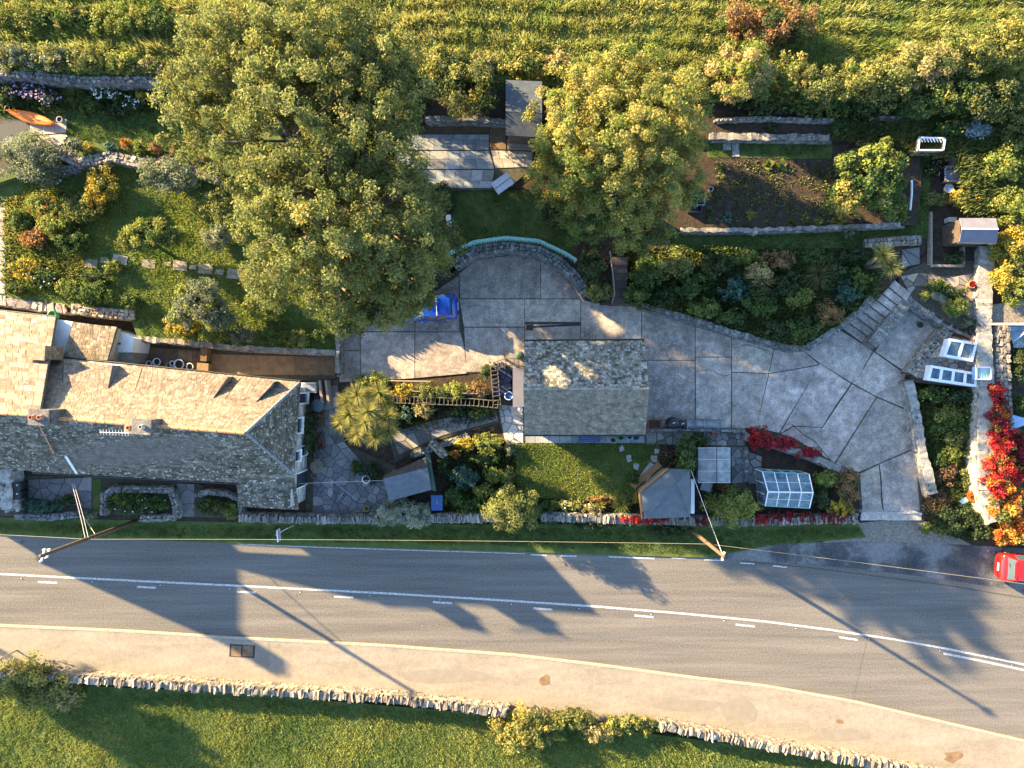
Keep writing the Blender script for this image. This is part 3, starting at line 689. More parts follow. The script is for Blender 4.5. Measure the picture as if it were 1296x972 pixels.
grass('bank_cover', 'ivy and ground cover of the planted bank above the driveway', wp([(790, 318), (1110, 318), (1110, 372), (1060, 410), (1010, 438), (930, 416), (850, 394), (790, 384)], 1.1), 1.1, 420, .3, .13, (.05, .08, .026), (.12, .13, .04), tuft=7, seed=51, tsize=.35)
grass('bed_cover', 'low ground cover in the cottage garden beside the palm', wp([(495, 500), (630, 505), (628, 530), (520, 545), (495, 540)], .1), .06, 380, .2, .11, (.045, .07, .022), (.11, .12, .036), tuft=6, seed=53, tsize=.3)
grass('bed_cover', 'low ground cover among the front garden borders', wp([(560, 560), (650, 560), (655, 632), (805, 634), (805, 662), (560, 662)], .1), .06, 420, .22, .11, (.045, .075, .022), (.14, .14, .04), tuft=6, seed=55, tsize=.3)
grass('bed_cover', 'low plants carpeting the left kitchen garden beds', wp([(5, 250), (95, 240), (110, 330), (85, 372), (5, 365)], 1.0), 1.0, 320, .2, .10, (.05, .085, .022), (.17, .16, .045), tuft=6, seed=57, tsize=.3)
grass('bank_cover', 'tangled undergrowth along the upper right garden edge', wp([(1060, 130), (1300, 130), (1300, 270), (1225, 270), (1210, 200), (1060, 172)], 2.0), 2.0, 420, .3, .13, (.045, .07, .024), (.12, .125, .036), tuft=7, seed=59, tsize=.4)
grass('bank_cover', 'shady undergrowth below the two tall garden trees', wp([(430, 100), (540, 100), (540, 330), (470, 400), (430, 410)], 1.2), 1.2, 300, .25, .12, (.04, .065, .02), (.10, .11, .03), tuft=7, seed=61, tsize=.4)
grass('bank_cover', 'flowery undergrowth of the bed below the kayak lawn hedge', wp([(-20, 100), (205, 102), (205, 142), (-20, 140)], 1.5), 1.5, 380, .3, .12, (.035, .06, .02), (.09, .105, .03), tuft=7, seed=63, tsize=.35)

# ================================================================== WALLS AND PAVING
stone_wall('long roadside stone wall with upright coping south of the road', [w_ for w_ in WALLS if -300 < w_[0] < 660], -.05, 1.05, .46, 'upright', WARM+STONE)
stone_wall('stone wall with upright coping beyond the bramble bush by the pavement', [(836, 920), (900, 932), (972, 945), (1040, 957), (1090, 965)], -.05, 1.05, .46, 'upright', WARM+STONE)
stone_wall('low overgrown end of the roadside stone wall', [(1090, 965), (1180, 982), (1300, 1008)], -.05, .8, .62, 'upright', WARM+STONE)
stone_wall('front garden wall with upright coping beside cottage and shed', [(303, 656), (380, 657.5), (470, 658), (640, 656)], .0, .95, .5, 'upright', STONE)
stone_wall('short stretch of front wall showing between lawn border bushes', [(685, 655), (730, 656)], .0, .95, .5, 'upright', STONE)
stone_wall('front wall under dark red creeper beside the two greenhouses', [(730, 656.5), (880, 660), (960, 660), (1084, 657)], .0, .9, .5, 'upright', STONE)
stone_wall('low stone wall of the curved front bed with red flowers', [(247, 627), (262, 623), (285, 625), (302, 632), (306, 655)], .0, .6, .3, pal=STONE)
stone_wall('low wall edging the leafy front bed below the cottage windows', [(130, 652), (131, 628), (142, 620), (215, 620), (222, 640), (222, 655), (178, 657)], .0, .6, .38, pal=STONE)
stone_wall('rough low wall below the blue-green front border', [(18, 654), (60, 655), (95, 652)], .0, .5, .35, pal=GREY)
stone_wall('pale rendered boundary wall beside the two black bins', [(6, 594), (8, 645)], .0, 1.2, .75, 'cap', pal=[(.36, .34, .32), (.40, .38, .35)], name='boundary_wall')
stone_wall('mossy retaining wall along the north edge of the driveway', [(812, 386), (850, 396), (930, 421), (1000, 440), (1022, 440), (1050, 424)], .0, 1.25, .32, 'cap', pal=GREY)
stone_wall('broad stone wall beside the top of the concrete steps', [(1022, 440), (1062, 415), (1090, 393), (1104, 376)], .0, 1.35, .42, 'cap', pal=GREY)
stone_wall('thick stone wall between steps and sunken yard', [(1105, 436), (1150, 380)], .0, 1.0, .72, 'cap', pal=STONE)
stone_wall('stone wall along the back of the sunken yard', [(1150, 378), (1178, 396), (1204, 412), (1240, 428)], .0, 1.0, .58, 'cap', pal=GREY)
stone_wall('rubble wall between sunken yard and cold frames', [(1200, 418), (1176, 446), (1156, 473)], .0, .9, .75, pal=STONE+WARM)
stone_wall('tapering pale wall along the east side of the driveway', [(1151, 482), (1160, 520), (1168, 570), (1182, 625)], .0, .9, .55, 'cap', pal=[(.26, .25, .23), (.30, .285, .26), (.21, .205, .19)])
stone_wall('long pale wall below the red creeper', [(1250, 312), (1247, 360), (1246, 420), (1248, 470), (1249, 520), (1247, 570), (1250, 620), (1262, 660)], .0, 1.5, .95, 'cap', pal=[(.30, .28, .25), (.26, .245, .22), (.34, .315, .28)])
stone_wall('rubble wall of loose stones behind the cold frames', [(1269, 412), (1270, 480), (1273, 540)], .0, 1.3, .95, pal=STONE+WARM, stone=.28)
stone_wall('curved retaining wall round the parking turning circle', [(575, 334), (600, 317.5), (640, 312), (680, 317), (706, 330), (728, 350), (742, 372)], .0, 1.35, .62, pal=GREY)
stone_wall('low wall along the bottom of the vegetable plot', [(862, 291), (960, 291), (1060, 287), (1140, 284)], .9, 1.75, .26, 'cap', pal=STONE)
stone_wall('flat topped wall of the upper garden path', [(898, 172), (960, 173), (1050, 174)], 1.4, 2.15, .42, 'cap', pal=STONE)
stone_wall('thin broken wall behind the dark upper bed', [(905, 152), (960, 149), (1052, 152)], 1.9, 2.35, .16, pal=STONE)
stone_wall('broken wall stub in the ivy beyond the upper bed', [(1100, 148), (1130, 149), (1165, 147)], 1.9, 2.3, .16, pal=STONE)
stone_wall('dry stone wall at the back of the left flower garden', [(-60, 90), (0, 92), (60, 97), (110, 101), (200, 101)], 1.4, 2.75, .38, pal=GREY)
stone_wall('curving rubble wall between the two left lawns', [(60, 185), (82, 197), (100, 205), (125, 201), (140, 197), (172, 205), (225, 208), (250, 217), (275, 224)], .9, 1.8, .62, pal=WARM+STONE)
stone_wall('wall end at the top of the left garden path', [(52, 222), (75, 216), (95, 212)], .9, 1.5, .45, pal=GREY)
stone_wall('retaining wall behind the brown paved cottage yard', [(166, 428), (220, 432), (300, 440), (372, 444), (424, 446)], .0, 1.15, .34, 'cap', pal=WARM+STONE)
stone_wall('sunlit earthy bank wall behind the cottage roof', [(90, 390), (120, 395), (168, 399)], .0, 1.25, .62, pal=WARM)
stone_wall('pinkish stone path wall behind the neighbouring roof', [(-40, 376), (0, 381), (40, 387), (80, 391)], .0, 1.1, .55, pal=[(.34, .27, .23), (.40, .33, .28), (.30, .25, .22)], stone=.45)
stone_wall('low wall beside the forecourt and left garden', [(426, 400), (427, 430), (427, 472)], .0, 1.2, .28, 'cap', pal=STONE)
stone_wall('stone wall of the raised bed above the flagged patio', [(538, 150), (600, 150), (640, 153)], 1.1, 2.1, .32, 'cap', pal=GREY)
stone_wall('stone edging at the west of the palm rockery', [(1095, 308), (1130, 305), (1165, 303)], 1.0, 1.5, .5, pal=WARM+STONE)
stone_wall('garden wall behind the crazy paved strip by the trough', [(818, 544), (900, 545), (944, 546)], .0, .5, .18, 'cap', pal=GREY)
stone_wall('creeper covered stone wall along the south edge of the driveway', [(944, 552), (985, 564), (1030, 579), (1068, 597)], .0, .9, .45, 'cap', pal=STONE)
stone_wall('low stone edging between crazy paving and greenhouse path', [(944, 566), (945, 608)], .0, .3, .3, pal=GREY)
stone_wall('leaning stone kerb beside the cottage garden path', [(520, 577), (560, 563), (590, 552)], .0, .4, .32, pal=STONE)
stone_wall('sunlit end of the garden path wall beside the felt roofed shed', [(544, 560), (561, 576)], .0, .9, .4, pal=WARM)
stone_wall('courtyard edging wall beside the blue and white pot', [(498, 595), (503, 620), (510, 640)], .0, .5, .28, pal=GREY)

# paving beds
court = struct('courtyard', PX([(372, 482), (428, 482), (430, 560), (500, 590), (512, 645), (470, 654), (388, 655)], .08), -.2, .08, m_joint)
crazy_paving(court, PX([(398, 488), (427, 488), (430, 520), (436, 560), (470, 600), (506, 620), (508, 645), (396, 652)], .1), .08, .5, [(.15, .145, .15), (.19, .18, .175), (.13, .125, .13), (.22, .21, .20)], .035)
path1 = struct('garden_path', PX([(490, 545), (545, 528), (640, 510), (662, 512), (664, 562), (640, 565), (632, 535), (560, 555), (500, 585)], .085), -.2, .085, m_joint)
crazy_paving(path1, PX([(495, 548), (545, 533), (595, 524), (628, 518), (630, 532), (560, 551), (505, 575)], .1), .085, .6, STONE, .04)
crazy_paving(path1, PX([(630, 512), (662, 515), (662, 560), (640, 562)], .1), .085, .48, [(.34, .34, .33), (.28, .28, .27), (.40, .39, .37)], .04)
path2 = struct('garden_path', PX([(664, 545), (945, 545), (945, 625), (922, 618), (922, 566), (836, 562), (664, 562)], .085), -.2, .085, m_joint)
crazy_paving(path2, PX([(818, 547), (942, 548), (942, 564), (860, 563), (818, 562)], .1), .085, .48, GREY+STONE, .05)
crazy_paving(path2, PX([(926, 566), (943, 566), (944, 610), (926, 612)], .1), .085, .45, GREY, .05)
slab_rows(path2, PX([(665, 551), (816, 551), (816, 561), (665, 561)], .1), .085, 1, .75, [(.26, .27, .27), (.33, .34, .33), (.22, .22, .23)], m_flag)
path3 = struct('greenhouse_path', PX([(945, 572), (1030, 585), (1042, 640), (1030, 648), (900, 650), (900, 612), (945, 612)], .08), -.2, .08, m_soil)
crazy_paving(path3, PX([(947, 572), (964, 578), (962, 612), (947, 612)], .1), .08, .5, GREY, .06)
front = struct('front_path', PX([(-40, 600), (130, 604), (250, 612), (305, 640), (305, 656), (100, 650), (-40, 655)], .08), -.2, .08, m_joint)
crazy_paving(front, PX([(36, 607), (78, 606), (116, 604), (116, 644), (60, 632), (36, 630)], .1), .08, .62, [(.17, .155, .15), (.22, .20, .19), (.14, .13, .125)], .04)
crazy_paving(front, PX([(224, 612), (246, 613), (246, 654), (228, 654)], .1), .08, .7, [(.14, .13, .125), (.17, .16, .15)], .04)
b = MB(); b.prism(PX([(117, 604), (128, 606), (128, 648), (118, 648)], .1), .0, .10); b.build('mossy_strip', m_grass, front)
yard = struct('cottage_yard', PX([(168, 434), (425, 447), (425, 478), (382, 484), (166, 462)], .08), -.2, .08, m_joint)
slab_rows(yard, PX([(187, 439), (262, 445), (262, 474), (187, 468)], .1), .08, 2, .92, [(1, 1, 1), (1.15, 1.1, 1.05), (.85, .85, .85)], m_brown, rand=.06)
slab_rows(yard, PX([(267, 448), (424, 452), (424, 475), (267, 474)], .1), .08, 1, 2.6, [(1, 1, 1), (1.1, 1.08, 1.05), (.9, .9, .9)], m_brown, rand=.15, gap=.015)
patio = struct('patio', PX([(500, 160), (676, 162), (676, 212), (640, 240), (500, 242)], 1.35), .8, 1.35, m_joint)
BLUESTONE = [(.21, .235, .25), (.26, .275, .28), (.18, .20, .215), (.30, .305, .30), (.235, .235, .225)]
slab_rows(patio, PX([(508, 170), (619, 170), (619, 190), (508, 190)], 1.38), 1.35, 2, .85, BLUESTONE, m_flag)
slab_rows(patio, PX([(502, 191), (619, 191), (626, 214), (502, 214)], 1.38), 1.35, 2, .95, BLUESTONE, m_flag)
slab_rows(patio, PX([(502, 215), (626, 215), (622, 238), (502, 239)], 1.38), 1.35, 2, .8, BLUESTONE, m_flag)
slab_rows(patio, PX([(621, 190), (674, 192), (674, 211), (627, 213)], 1.38), 1.35, 2, .7, [(.30, .26, .22), (.34, .30, .26)], m_flag)
b = MB(); b.prism(PX([(620, 155), (640, 155), (640, 189), (620, 189)], 1.4), 1.0, 1.40, (.8, .8, .8)); b.build('step_landing', m_brown, patio)
b = MB(); b.prism(PX([(532, 157), (619, 157), (619, 168), (532, 168)], 1.38), 1.0, 1.375, (.55, .55, .55)); b.build('gutter_strip', m_brown, patio)
kp_ = struct('kayak_path', PX([(-40, 150), (84, 150), (84, 182), (60, 196), (-40, 240)], 1.51), 1.2, 1.51, m_joint)
slab_rows(kp_, PX([(38, 156), (85, 150), (84, 168), (38, 172)], 1.53), 1.51, 1, .85, [(.30, .25, .21), (.36, .30, .25)], m_flag, rand=.1)
slab_rows(kp_, PX([(38, 173), (84, 169), (82, 182), (55, 190)], 1.53), 1.51, 1, .85, [(.30, .25, .21), (.36, .30, .25)], m_flag, rand=.1)
lp_ = struct('garden_path', PX([(-60, 258), (8, 258), (8, 372), (-60, 366)], 1.01), .8, 1.012, m_joint)
for k in range(6):
    y0 = 262+k*18.5
    b = MB(); b.prism(PX([(-20, y0), (7, y0+1), (6, y0+17), (-20, y0+17)], 1.03), 1.0, 1.035+rnd.uniform(0, .01), jc([(.26, .22, .20), (.30, .26, .24)])); b.build('paving_slab', m_flag, lp_)
slate_bed = blob('slate_bed', 20, 172, 24, 22, 1.52, flat('shade_toned_slate', (.035, .037, .042), .8), kp_, 10, .2)  # slate colour darkened to stand in for shade on this corner
for (x, y, s_) in ((115, 333, 8), (132, 329, 5), (151, 329, 9), (188, 334, 8), (212, 334, 4), (228, 336, 9), (244, 338, 4), (260, 340, 9), (278, 344, 5), (296, 347, 9), (313, 353, 6)):
    c = P(x, y, 1.03); r = s_*.051
    b = MB(); b.box((c.x, c.y, 1.0), (r*2, r*1.35, .09), -.1+rnd.uniform(-.1, .1), jc([(.32, .25, .20), (.37, .30, .24)]), .06)
    o = b.build('stepping_stone', m_flag); tag(o, 'pinkish flagstone set in a row across the lower left lawn', 'stepping stone', 'flagstones across the left lawn')
for (x, y, s_) in ((787, 568, 3.5), (796, 580, 3.8), (805, 590, 4), (828, 581, 4), (831, 571, 3)):
    c = P(x, y, .16); b = MB(); r = s_*.052
    b.box((c.x, c.y, .13), (r*1.7, r*2, .08), rnd.uniform(-.5, .5), jc([(.44, .43, .41), (.38, .37, .36)]), .12)
    o = b.build('stepping_stone', m_flag); tag(o, 'small pale stone set into the lawn behind the garage', 'stepping stone', 'pale stones in the lawn')
b = MB(); c = P(821, 597, .2); b.box((c.x, c.y, .16), (.62, 1.15, .08), -.65, (.30, .29, .30), .03); o = b.build('stone_slab', m_flag); tag(o, 'long grey stone slab leading to the summerhouse door', 'slab')
b = MB(); c = P(894, 616, .1); b.box((c.x, c.y, .13), (.7, .55, .06), -.25, (.42, .44, .47), .03); o = b.build('stone_slab', m_flag); tag(o, 'pale square slab lying south of the grey sheeted greenhouse', 'slab')
# stepping flags on the upper grass path
for (x, y, dx, dy) in ((920, 186, .5, .42), (931, 189, .45, .95)):
    c = P(x, y, 1.62); b = MB(); b.box((c.x, c.y, 1.61), (dx, dy, .08), rnd.uniform(-.1, .1), (.33, .32, .30), .05); o = b.build('stone_slab', m_flag)
    tag(o, 'worn slab crossing the narrow grass path above the vegetable plot', 'slab', 'slabs on the upper grass path')

# concrete steps up beside the sunken yard
st = thing('garden_steps', 'concrete garden steps climbing from driveway towards the palm', 'steps', P(1085, 420, 0))
A0, A1 = P(1064, 413, .3), P(1103, 441, .3)      # bottom edge, west to east
B0, B1 = P(1128, 352, 1.0), P(1152, 372, 1.0)
ns = 8
for k in range(ns):
    u0, u1 = k/ns, (k+1.04)/ns
    zt = .13+(k+1)*.115
    pts = [A0.lerp(B0, u0), A1.lerp(B1, u0), A1.lerp(B1, u1), A0.lerp(B0, u1)]
    b = MB(); g = rnd.uniform(.9, 1.2); b.prism([(p.x, p.y) for p in pts], 0, zt, (g, g, g*1.02)); b.build('step', m_conc, st)
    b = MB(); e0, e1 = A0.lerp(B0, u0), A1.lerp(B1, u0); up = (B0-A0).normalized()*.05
    b.hexa([(p.x, p.y, zt-.09) for p in (e0-up, e1-up, e1, e0)], [(p.x, p.y, zt-.06) for p in (e0-up, e1-up, e1, e0)]); b.build('riser_shade_line', m_joint, st)  # dark ribbon painted in for the shade along each riser
# rockery paving right
rock = struct('rockery_path', PX([(1140, 345), (1175, 330), (1240, 330), (1244, 425), (1215, 415), (1195, 405), (1150, 372)], 1.02), .8, 1.02, m_joint)
crazy_paving(rock, PX([(1140, 350), (1165, 345), (1200, 352), (1235, 345), (1238, 400), (1225, 408), (1222, 375), (1190, 362), (1160, 362), (1152, 372)], 1.05), 1.02, .5, WARM+STONE, .05)
crazy_paving(rock, PX([(1142, 316), (1164, 313), (1164, 334), (1142, 338)], 1.14), 1.1, .6, GREY+[(.36, .36, .36)], .05)
frames_bed = struct('rubble_terrace', PX([(1152, 478), (1200, 420), (1241, 430), (1242, 492), (1160, 484)], .85), -.2, .85, m_soil)
crazy_paving(frames_bed, PX([(1156, 476), (1200, 424), (1238, 434), (1240, 486), (1170, 480)], .88), .85, .42, STONE+WARM, .05, th=.05)
terr_gap = struct('lit_terrace', PX([(1250, 386), (1300, 380), (1300, 410), (1252, 412)], 1.15), .5, 1.15, m_gravel)

# ================================================================== BUILDINGS
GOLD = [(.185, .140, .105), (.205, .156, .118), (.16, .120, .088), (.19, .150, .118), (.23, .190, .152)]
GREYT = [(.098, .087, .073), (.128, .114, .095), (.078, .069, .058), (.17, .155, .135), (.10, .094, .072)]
def walls(root, corners, z0, tops, mat, th=.35, cols=STONE, name='wall'):
    """wall panels round a footprint; tops = height at each corner"""
    n = len(corners)
    for i in range(n):
        a, b_ = Vector((*corners[i][:2], 0)), Vector((*corners[(i+1) % n][:2], 0))
        d = (b_-a).normalized(); inn = Vector((-d.y, d.x, 0))*th
        ta, tb = tops[i], tops[(i+1) % n]
        m = MB(); m.hexa([(a.x, a.y, z0), (b_.x, b_.y, z0), ((b_+inn).x, (b_+inn).y, z0), ((a+inn).x, (a+inn).y, z0)],
                         [(a.x, a.y, ta), (b_.x, b_.y, tb), ((b_+inn).x, (b_+inn).y, tb), ((a+inn).x, (a+inn).y, ta)], cols[i % len(cols)])
        m.build(name, mat, root)
def face_blocks(root, a, b_, z0, z1, cols, h=.26, l=.5, out=.03):
    """squared masonry blocks on the outer face of a wall from a to b"""
    m = MB(); d = (Vector((*b_[:2], 0))-Vector((*a[:2], 0))); L = d.length; d.normalize(); o_ = Vector((d.y, -d.x, 0)); rz = math.atan2(d.y, d.x)
    rows = max(1, int((z1-z0)/h))
    for r in range(rows):
        t = rnd.uniform(-.2, 0)
        while t < L:
            sl = l*rnd.uniform(.6, 1.4); t0, t1 = max(0, t), min(L, t+sl)
            if t1-t0 > .08:
                q = Vector((*a[:2], 0))+d*(t0+t1)/2+o_*out*.4
                m.box((q.x, q.y, z0+(r+.5)*(z1-z0)/rows), ((t1-t0)*.96, .08+rnd.uniform(0, .03), (z1-z0)/rows*.93), rz, jc(cols, .2), .02)
            t += sl
    o = m.build('masonry', m_stone, root); o['kind'] = 'stuff'

# ---------------- long cottage
ZE, ZR = 3.4, 7.2
cot = thing('stone_cottage', 'long stone cottage with hipped stone slate roof and two chimneys', 'cottage', P(230, 550, 0))
nL, nR = P(52, 451, ZE), P(380, 484, ZE)
rL, rR = P(40, 527, ZR), P(311, 548, ZR)
sL, sR = P(40, 597, ZE), P(302, 611, ZE)
hS = P(372, 600, ZE)
# carcass planes below the slates
roof = MB()
for q in ((nL, nR, rR, rL), (sL, sR, rR, rL), (nR, rR, hS), (sR, hS, rR)): roof.slab(list(q), .12, (.12, .11, .10))
roof_o = roof.build('roof', m_tile, cot)
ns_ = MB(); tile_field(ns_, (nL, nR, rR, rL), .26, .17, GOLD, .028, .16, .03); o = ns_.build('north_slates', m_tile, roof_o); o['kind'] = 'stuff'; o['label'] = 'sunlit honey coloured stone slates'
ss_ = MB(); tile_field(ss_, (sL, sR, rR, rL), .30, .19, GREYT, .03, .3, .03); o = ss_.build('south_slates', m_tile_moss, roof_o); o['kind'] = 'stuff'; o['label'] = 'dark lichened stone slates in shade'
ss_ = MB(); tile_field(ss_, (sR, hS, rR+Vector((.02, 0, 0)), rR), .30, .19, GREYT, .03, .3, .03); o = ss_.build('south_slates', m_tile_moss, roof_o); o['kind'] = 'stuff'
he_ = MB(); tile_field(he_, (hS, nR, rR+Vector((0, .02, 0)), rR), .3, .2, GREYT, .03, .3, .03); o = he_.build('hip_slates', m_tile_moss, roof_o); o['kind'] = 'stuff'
# southern catslide at the east end
c0, c1, c2, c3 = P(299, 611, ZE), P(371, 599, ZE), P(378, 645, 2.1), P(303, 641, 2.1)
cm = MB(); cm.slab([c3, c2, c1, c0], .12, (.1, .1, .1)); cm.build('catslide_deck', m_tile, roof_o)
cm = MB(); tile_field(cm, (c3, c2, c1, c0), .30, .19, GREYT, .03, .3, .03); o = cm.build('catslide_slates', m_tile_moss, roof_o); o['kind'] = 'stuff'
# ridge and hip tiles
def ridge_run(p, q, parent, mat, seg=.42, r=.10):
    n = max(1, int((q-p).length/seg))
    for k in range(n):
        a, b_ = p.lerp(q, k/n), p.lerp(q, (k+.94)/n); m = MB(); m.col = jc([(.20, .195, .175), (.26, .25, .23)]); m.tube([a+Vector((0, 0, .03)), b_+Vector((0, 0, .03+rnd.uniform(0, .02)))], r*rnd.uniform(.92, 1.08), 8); m.build('ridge_tile', mat, parent)
ridge_run(rL, rR, roof_o, m_ridge, .5)
ridge_run(rR, nR, roof_o, m_lead, .6, .09); ridge_run(rR, hS, roof_o, m_lead, .6, .08)
# walls
fp = [(c.x, c.y) for c in (P(40, 592, ZE)+Vector((0, .25, 0)), P(302, 608, ZE)+Vector((0, .25, 0)), P(302, 639, 2.1)+Vector((.2, .2, 0)), P(373, 643, 2.1)+Vector((0, .2, 0)), nR+Vector((-.45, -.3, 0)), nL+Vector((0, -.3, 0)))]
walls(cot, fp, 0, [3.3, 3.3, 2.0, 2.0, 3.3, 3.3], m_stone, .4, [(.30, .29, .27)])
face_blocks(cot, fp[3], fp[4], .1, 2.9, [(.40, .385, .355), (.46, .44, .41), (.34, .33, .31), (.50, .48, .45)])
# windows & door on the east end wall
ev = Vector((fp[4][0]-fp[3][0], fp[4][1]-fp[3][1], 0)); eL = ev.length; ed = ev.normalized(); eo = Vector((ed.y, -ed.x, 0)); erz = math.atan2(ed.y, ed.x)
for t, z, w_, h_ in ((1.5, 1.1, .9, 2.0), (3.3, .95, .6, .8), (5.0, 2.2, .9, .9), (3.1, 2.2, .6, .6), (6.7, 1.6, .6, 1.5)):
    q = Vector((*fp[3], 0))+ed*t+eo*.07
    m = MB(); m.box((q.x, q.y, z), (w_, .1, h_), erz); wo = m.build('window', m_window, cot)
    for s_ in (-1, 1):
        m = MB(); r_ = q+ed*s_*(w_/2+.03)+eo*.01; m.box((r_.x, r_.y, z), (.08, .14, h_+.12), erz); m.build('window_frame', m_white, wo)
    m = MB(); r_ = q+eo*.06; m.box((r_.x, r_.y, z-h_/2-.06), (w_+.2, .22, .07), erz); m.build('window_sill', m_stone, wo)
# south windows / doors
for x, w_, z, h_, mt in ((60, 1.0, 1.1, 2.0, m_blue), (150, 1.2, 1.5, 1.0, m_window), (205, 1.2, 1.5, 1.0, m_window), (178, .9, 1.1, 2.0, m_ltblue), (275, 1.1, 1.4, 1.0, m_window)):
    a = P(x, 592+(x-40)*.061, ZE); m = MB(); m.box((a.x, a.y+.22, z), (w_, .12, h_), -.06); wo = m.build('window' if h_ < 1.5 else 'door', mt, cot)
    m = MB(); m.box((a.x, a.y+.2, z+h_/2+.08), (w_+.2, .2, .14), -.06); m.build('lintel', m_stone, wo)
# shed dormers on the sunny slope
def roof_pt(u, v, up=0.0):
    n = (nR-nL).cross(rL-nL).normalized(); n = n if n.z > 0 else -n
    return bil((nL, nR, rR, rL), u, v)+n*up
def u_at(px_, v):       # u on the slope whose picture x is px_
    lo, hi = 0., 1.
    for _ in range(30):
        m = (lo+hi)/2; p = roof_pt(m, v); x = 648+p.x*F/(H-p.z)
        if x < px_: lo = m
        else: hi = m
    return lo
for xe, xw in ((153, 92), (296, 190), (354, 312)):
    ue, uw = u_at(xe, .03), u_at(xw, .03)
    e0, w0 = roof_pt(ue, .02), roof_pt(uw, .02); e1, w1 = roof_pt(ue-.012, .46), roof_pt(uw-.012, .46)
    e0u, w0u = e0+Vector((0, 0, .85)), w0+Vector((0, 0, .85))
    m = MB(); m.slab([w0u, e0u, e1+Vector((0, 0, .03)), w1+Vector((0, 0, .03))], .08, (.12, .11, .10)); dm = m.build('dormer', m_tile, cot)
    m = MB(); tile_field(m, (w0u, e0u, e1+Vector((0, 0, .03)), w1+Vector((0, 0, .03))), .26, .17, GOLD, .028, .16, .03); o = m.build('dormer_slates', m_tile, dm); o['kind'] = 'stuff'
    for a, b_ in ((e0, e1), (w0, w1)):
        m = MB(); up = Vector((0, 0, .80)); th_ = Vector((.08, 0, 0))
        m.face([a-th_*.5, b_-th_*.5, a+up-th_*.5]); m.face([a+th_*.5-Vector((.1, 0, 0)), b_-th_*.5-Vector((.02, 0, 0)), a+up-Vector((.1, 0, 0))]); m.build('dormer_cheek', m_lead, dm)
    m = MB(); mid = (e0+w0)/2; m.box((mid.x, mid.y-.12, mid.z+.4), ((e0-w0).length*.96, .1, .7), math.atan2((e0-w0).y, (e0-w0).x)); m.build('dormer_window', m_window, dm)
# gutters, downpipe
for a, b_ in ((nL, nR), (sL, sR)):
    m = MB(); oy = Vector((0, .08 if a is nL else -.08, -.08)); m.tube([a+oy, b_+oy], .055, 8); m.build('gutter', m_black, cot)
m = MB(); m.tube([P(83, 577, 5.0), P(97, 599, 3.55)], .07, 8); m.build('downpipe', m_white, cot)
m = MB(); m.tube([P(136, 578, 4.8), P(146, 600, 3.5)], .05, 8); m.build('downpipe', m_lead, cot)
# verge lines of reddish mortar
m = MB(); a, b_ = P(47, 533, 7.1), P(68, 574, 5.1); m.tube([a, b_], .035, 6); m.build('mortar_strip', m_ridge, cot)
# chimneys
def chimney(root, px_, py_, zb, zt, sx_, sy_, pots, cols, ptm):
    c = P(px_, py_, zt); m = MB()
    m.box((c.x, c.y, (zb+zt)/2), (sx_, sy_, zt-zb), -.07, cols[0]); co = m.build('chimney', m_stone, root)
    m = MB()
    for r in range(int((zt-zb)/.22)):
        for sgn in (1, -1):
            for k in range(3):
                m.box((c.x+(k-1)*sx_/3, c.y+sgn*sy_/2, zb+.11+r*.22), (sx_/3*.94, .06, .2), -.07, jc(cols, .25), .04)
                m.box((c.x+sgn*sx_/2, c.y+(k-1)*sy_/3, zb+.11+r*.22), (.06, sy_/3*.94, .2), -.07, jc(cols, .25), .04)
    o = m.build('chimney_blocks', m_stone, co); o['kind'] = 'stuff'
    m = MB(); m.box((c.x, c.y, zt+.05), (sx_+.14, sy_+.14, .12), -.07, cols[-1]); m.build('chimney_cap', m_stone, co)
    for dx, dy, h_, mt in pots:
        m = MB(); m.lathe([(.14, 0), (.15, .1), (.11, .15), (.12, h_), (.09, h_), (.08, h_-.12)], (c.x+dx, c.y+dy, zt+.1)); m.build('chimney_pot', mt, co, True)
chimney(cot, 50, 528, 6.2, 8.1, .95, .75, ((-.2, 0, .35, m_terra), (.22, 0, .3, m_terra)), [(.10, .10, .105), (.13, .125, .125)], m_terra)
chimney(cot, 180, 540, 6.2, 8.0, .9, .7, ((0.1, 0, .3, m_pot),), [(.11, .11, .115), (.15, .14, .13)], m_terra)
chimney(cot, 166, 541, 6.4, 7.7, .5, .5, ((0, 0, .25, m_terra),), [(.32, .19, .11), (.36, .24, .15)], m_terra)
# TV aerial
ae = thing('tv_aerial', 'spiky white television aerial beside the middle cottage chimney', 'aerial', P(152, 543, 7.3))
m = MB(); a = P(160, 546, 7.9); m.tube([a+Vector((.3, .3, -.8)), a+Vector((0, 0, .1))], .02, 5); m.build('mast', m_metal, ae)
m = MB(); a, b_ = P(126, 547, 8.0), P(163, 548, 8.0); m.tube([a, b_], .018, 5); m.build('boom', m_wirew, ae)
for k in range(10):
    q = a.lerp(b_, k/9.5+.03); m = MB(); m.tube([q+Vector((-.02, .16, 0)), q+Vector((.02, -.16, 0))], .012, 4); m.build('element', m_wirew, ae)

# ---------------- neighbouring house at the west end
nb = thing('neighbour_house', 'neighbouring house with large stone slab roof and squat chimney', 'house', P(0, 470, 0))
a0, a1, a2, a3 = P(-60, 388, 2.6), P(71, 402, 2.6), P(50, 526, 7.6), P(-60, 519, 7.6)
b0, b1 = P(-60, 587, 3.2), P(44, 596, 3.2)
m = MB(); m.slab([a0, a1, a2, a3], .14, (.12, .11, .1)); m.slab([b0, b1, a2, a3], .14, (.1, .1, .1)); nro = m.build('roof', m_tile, nb)
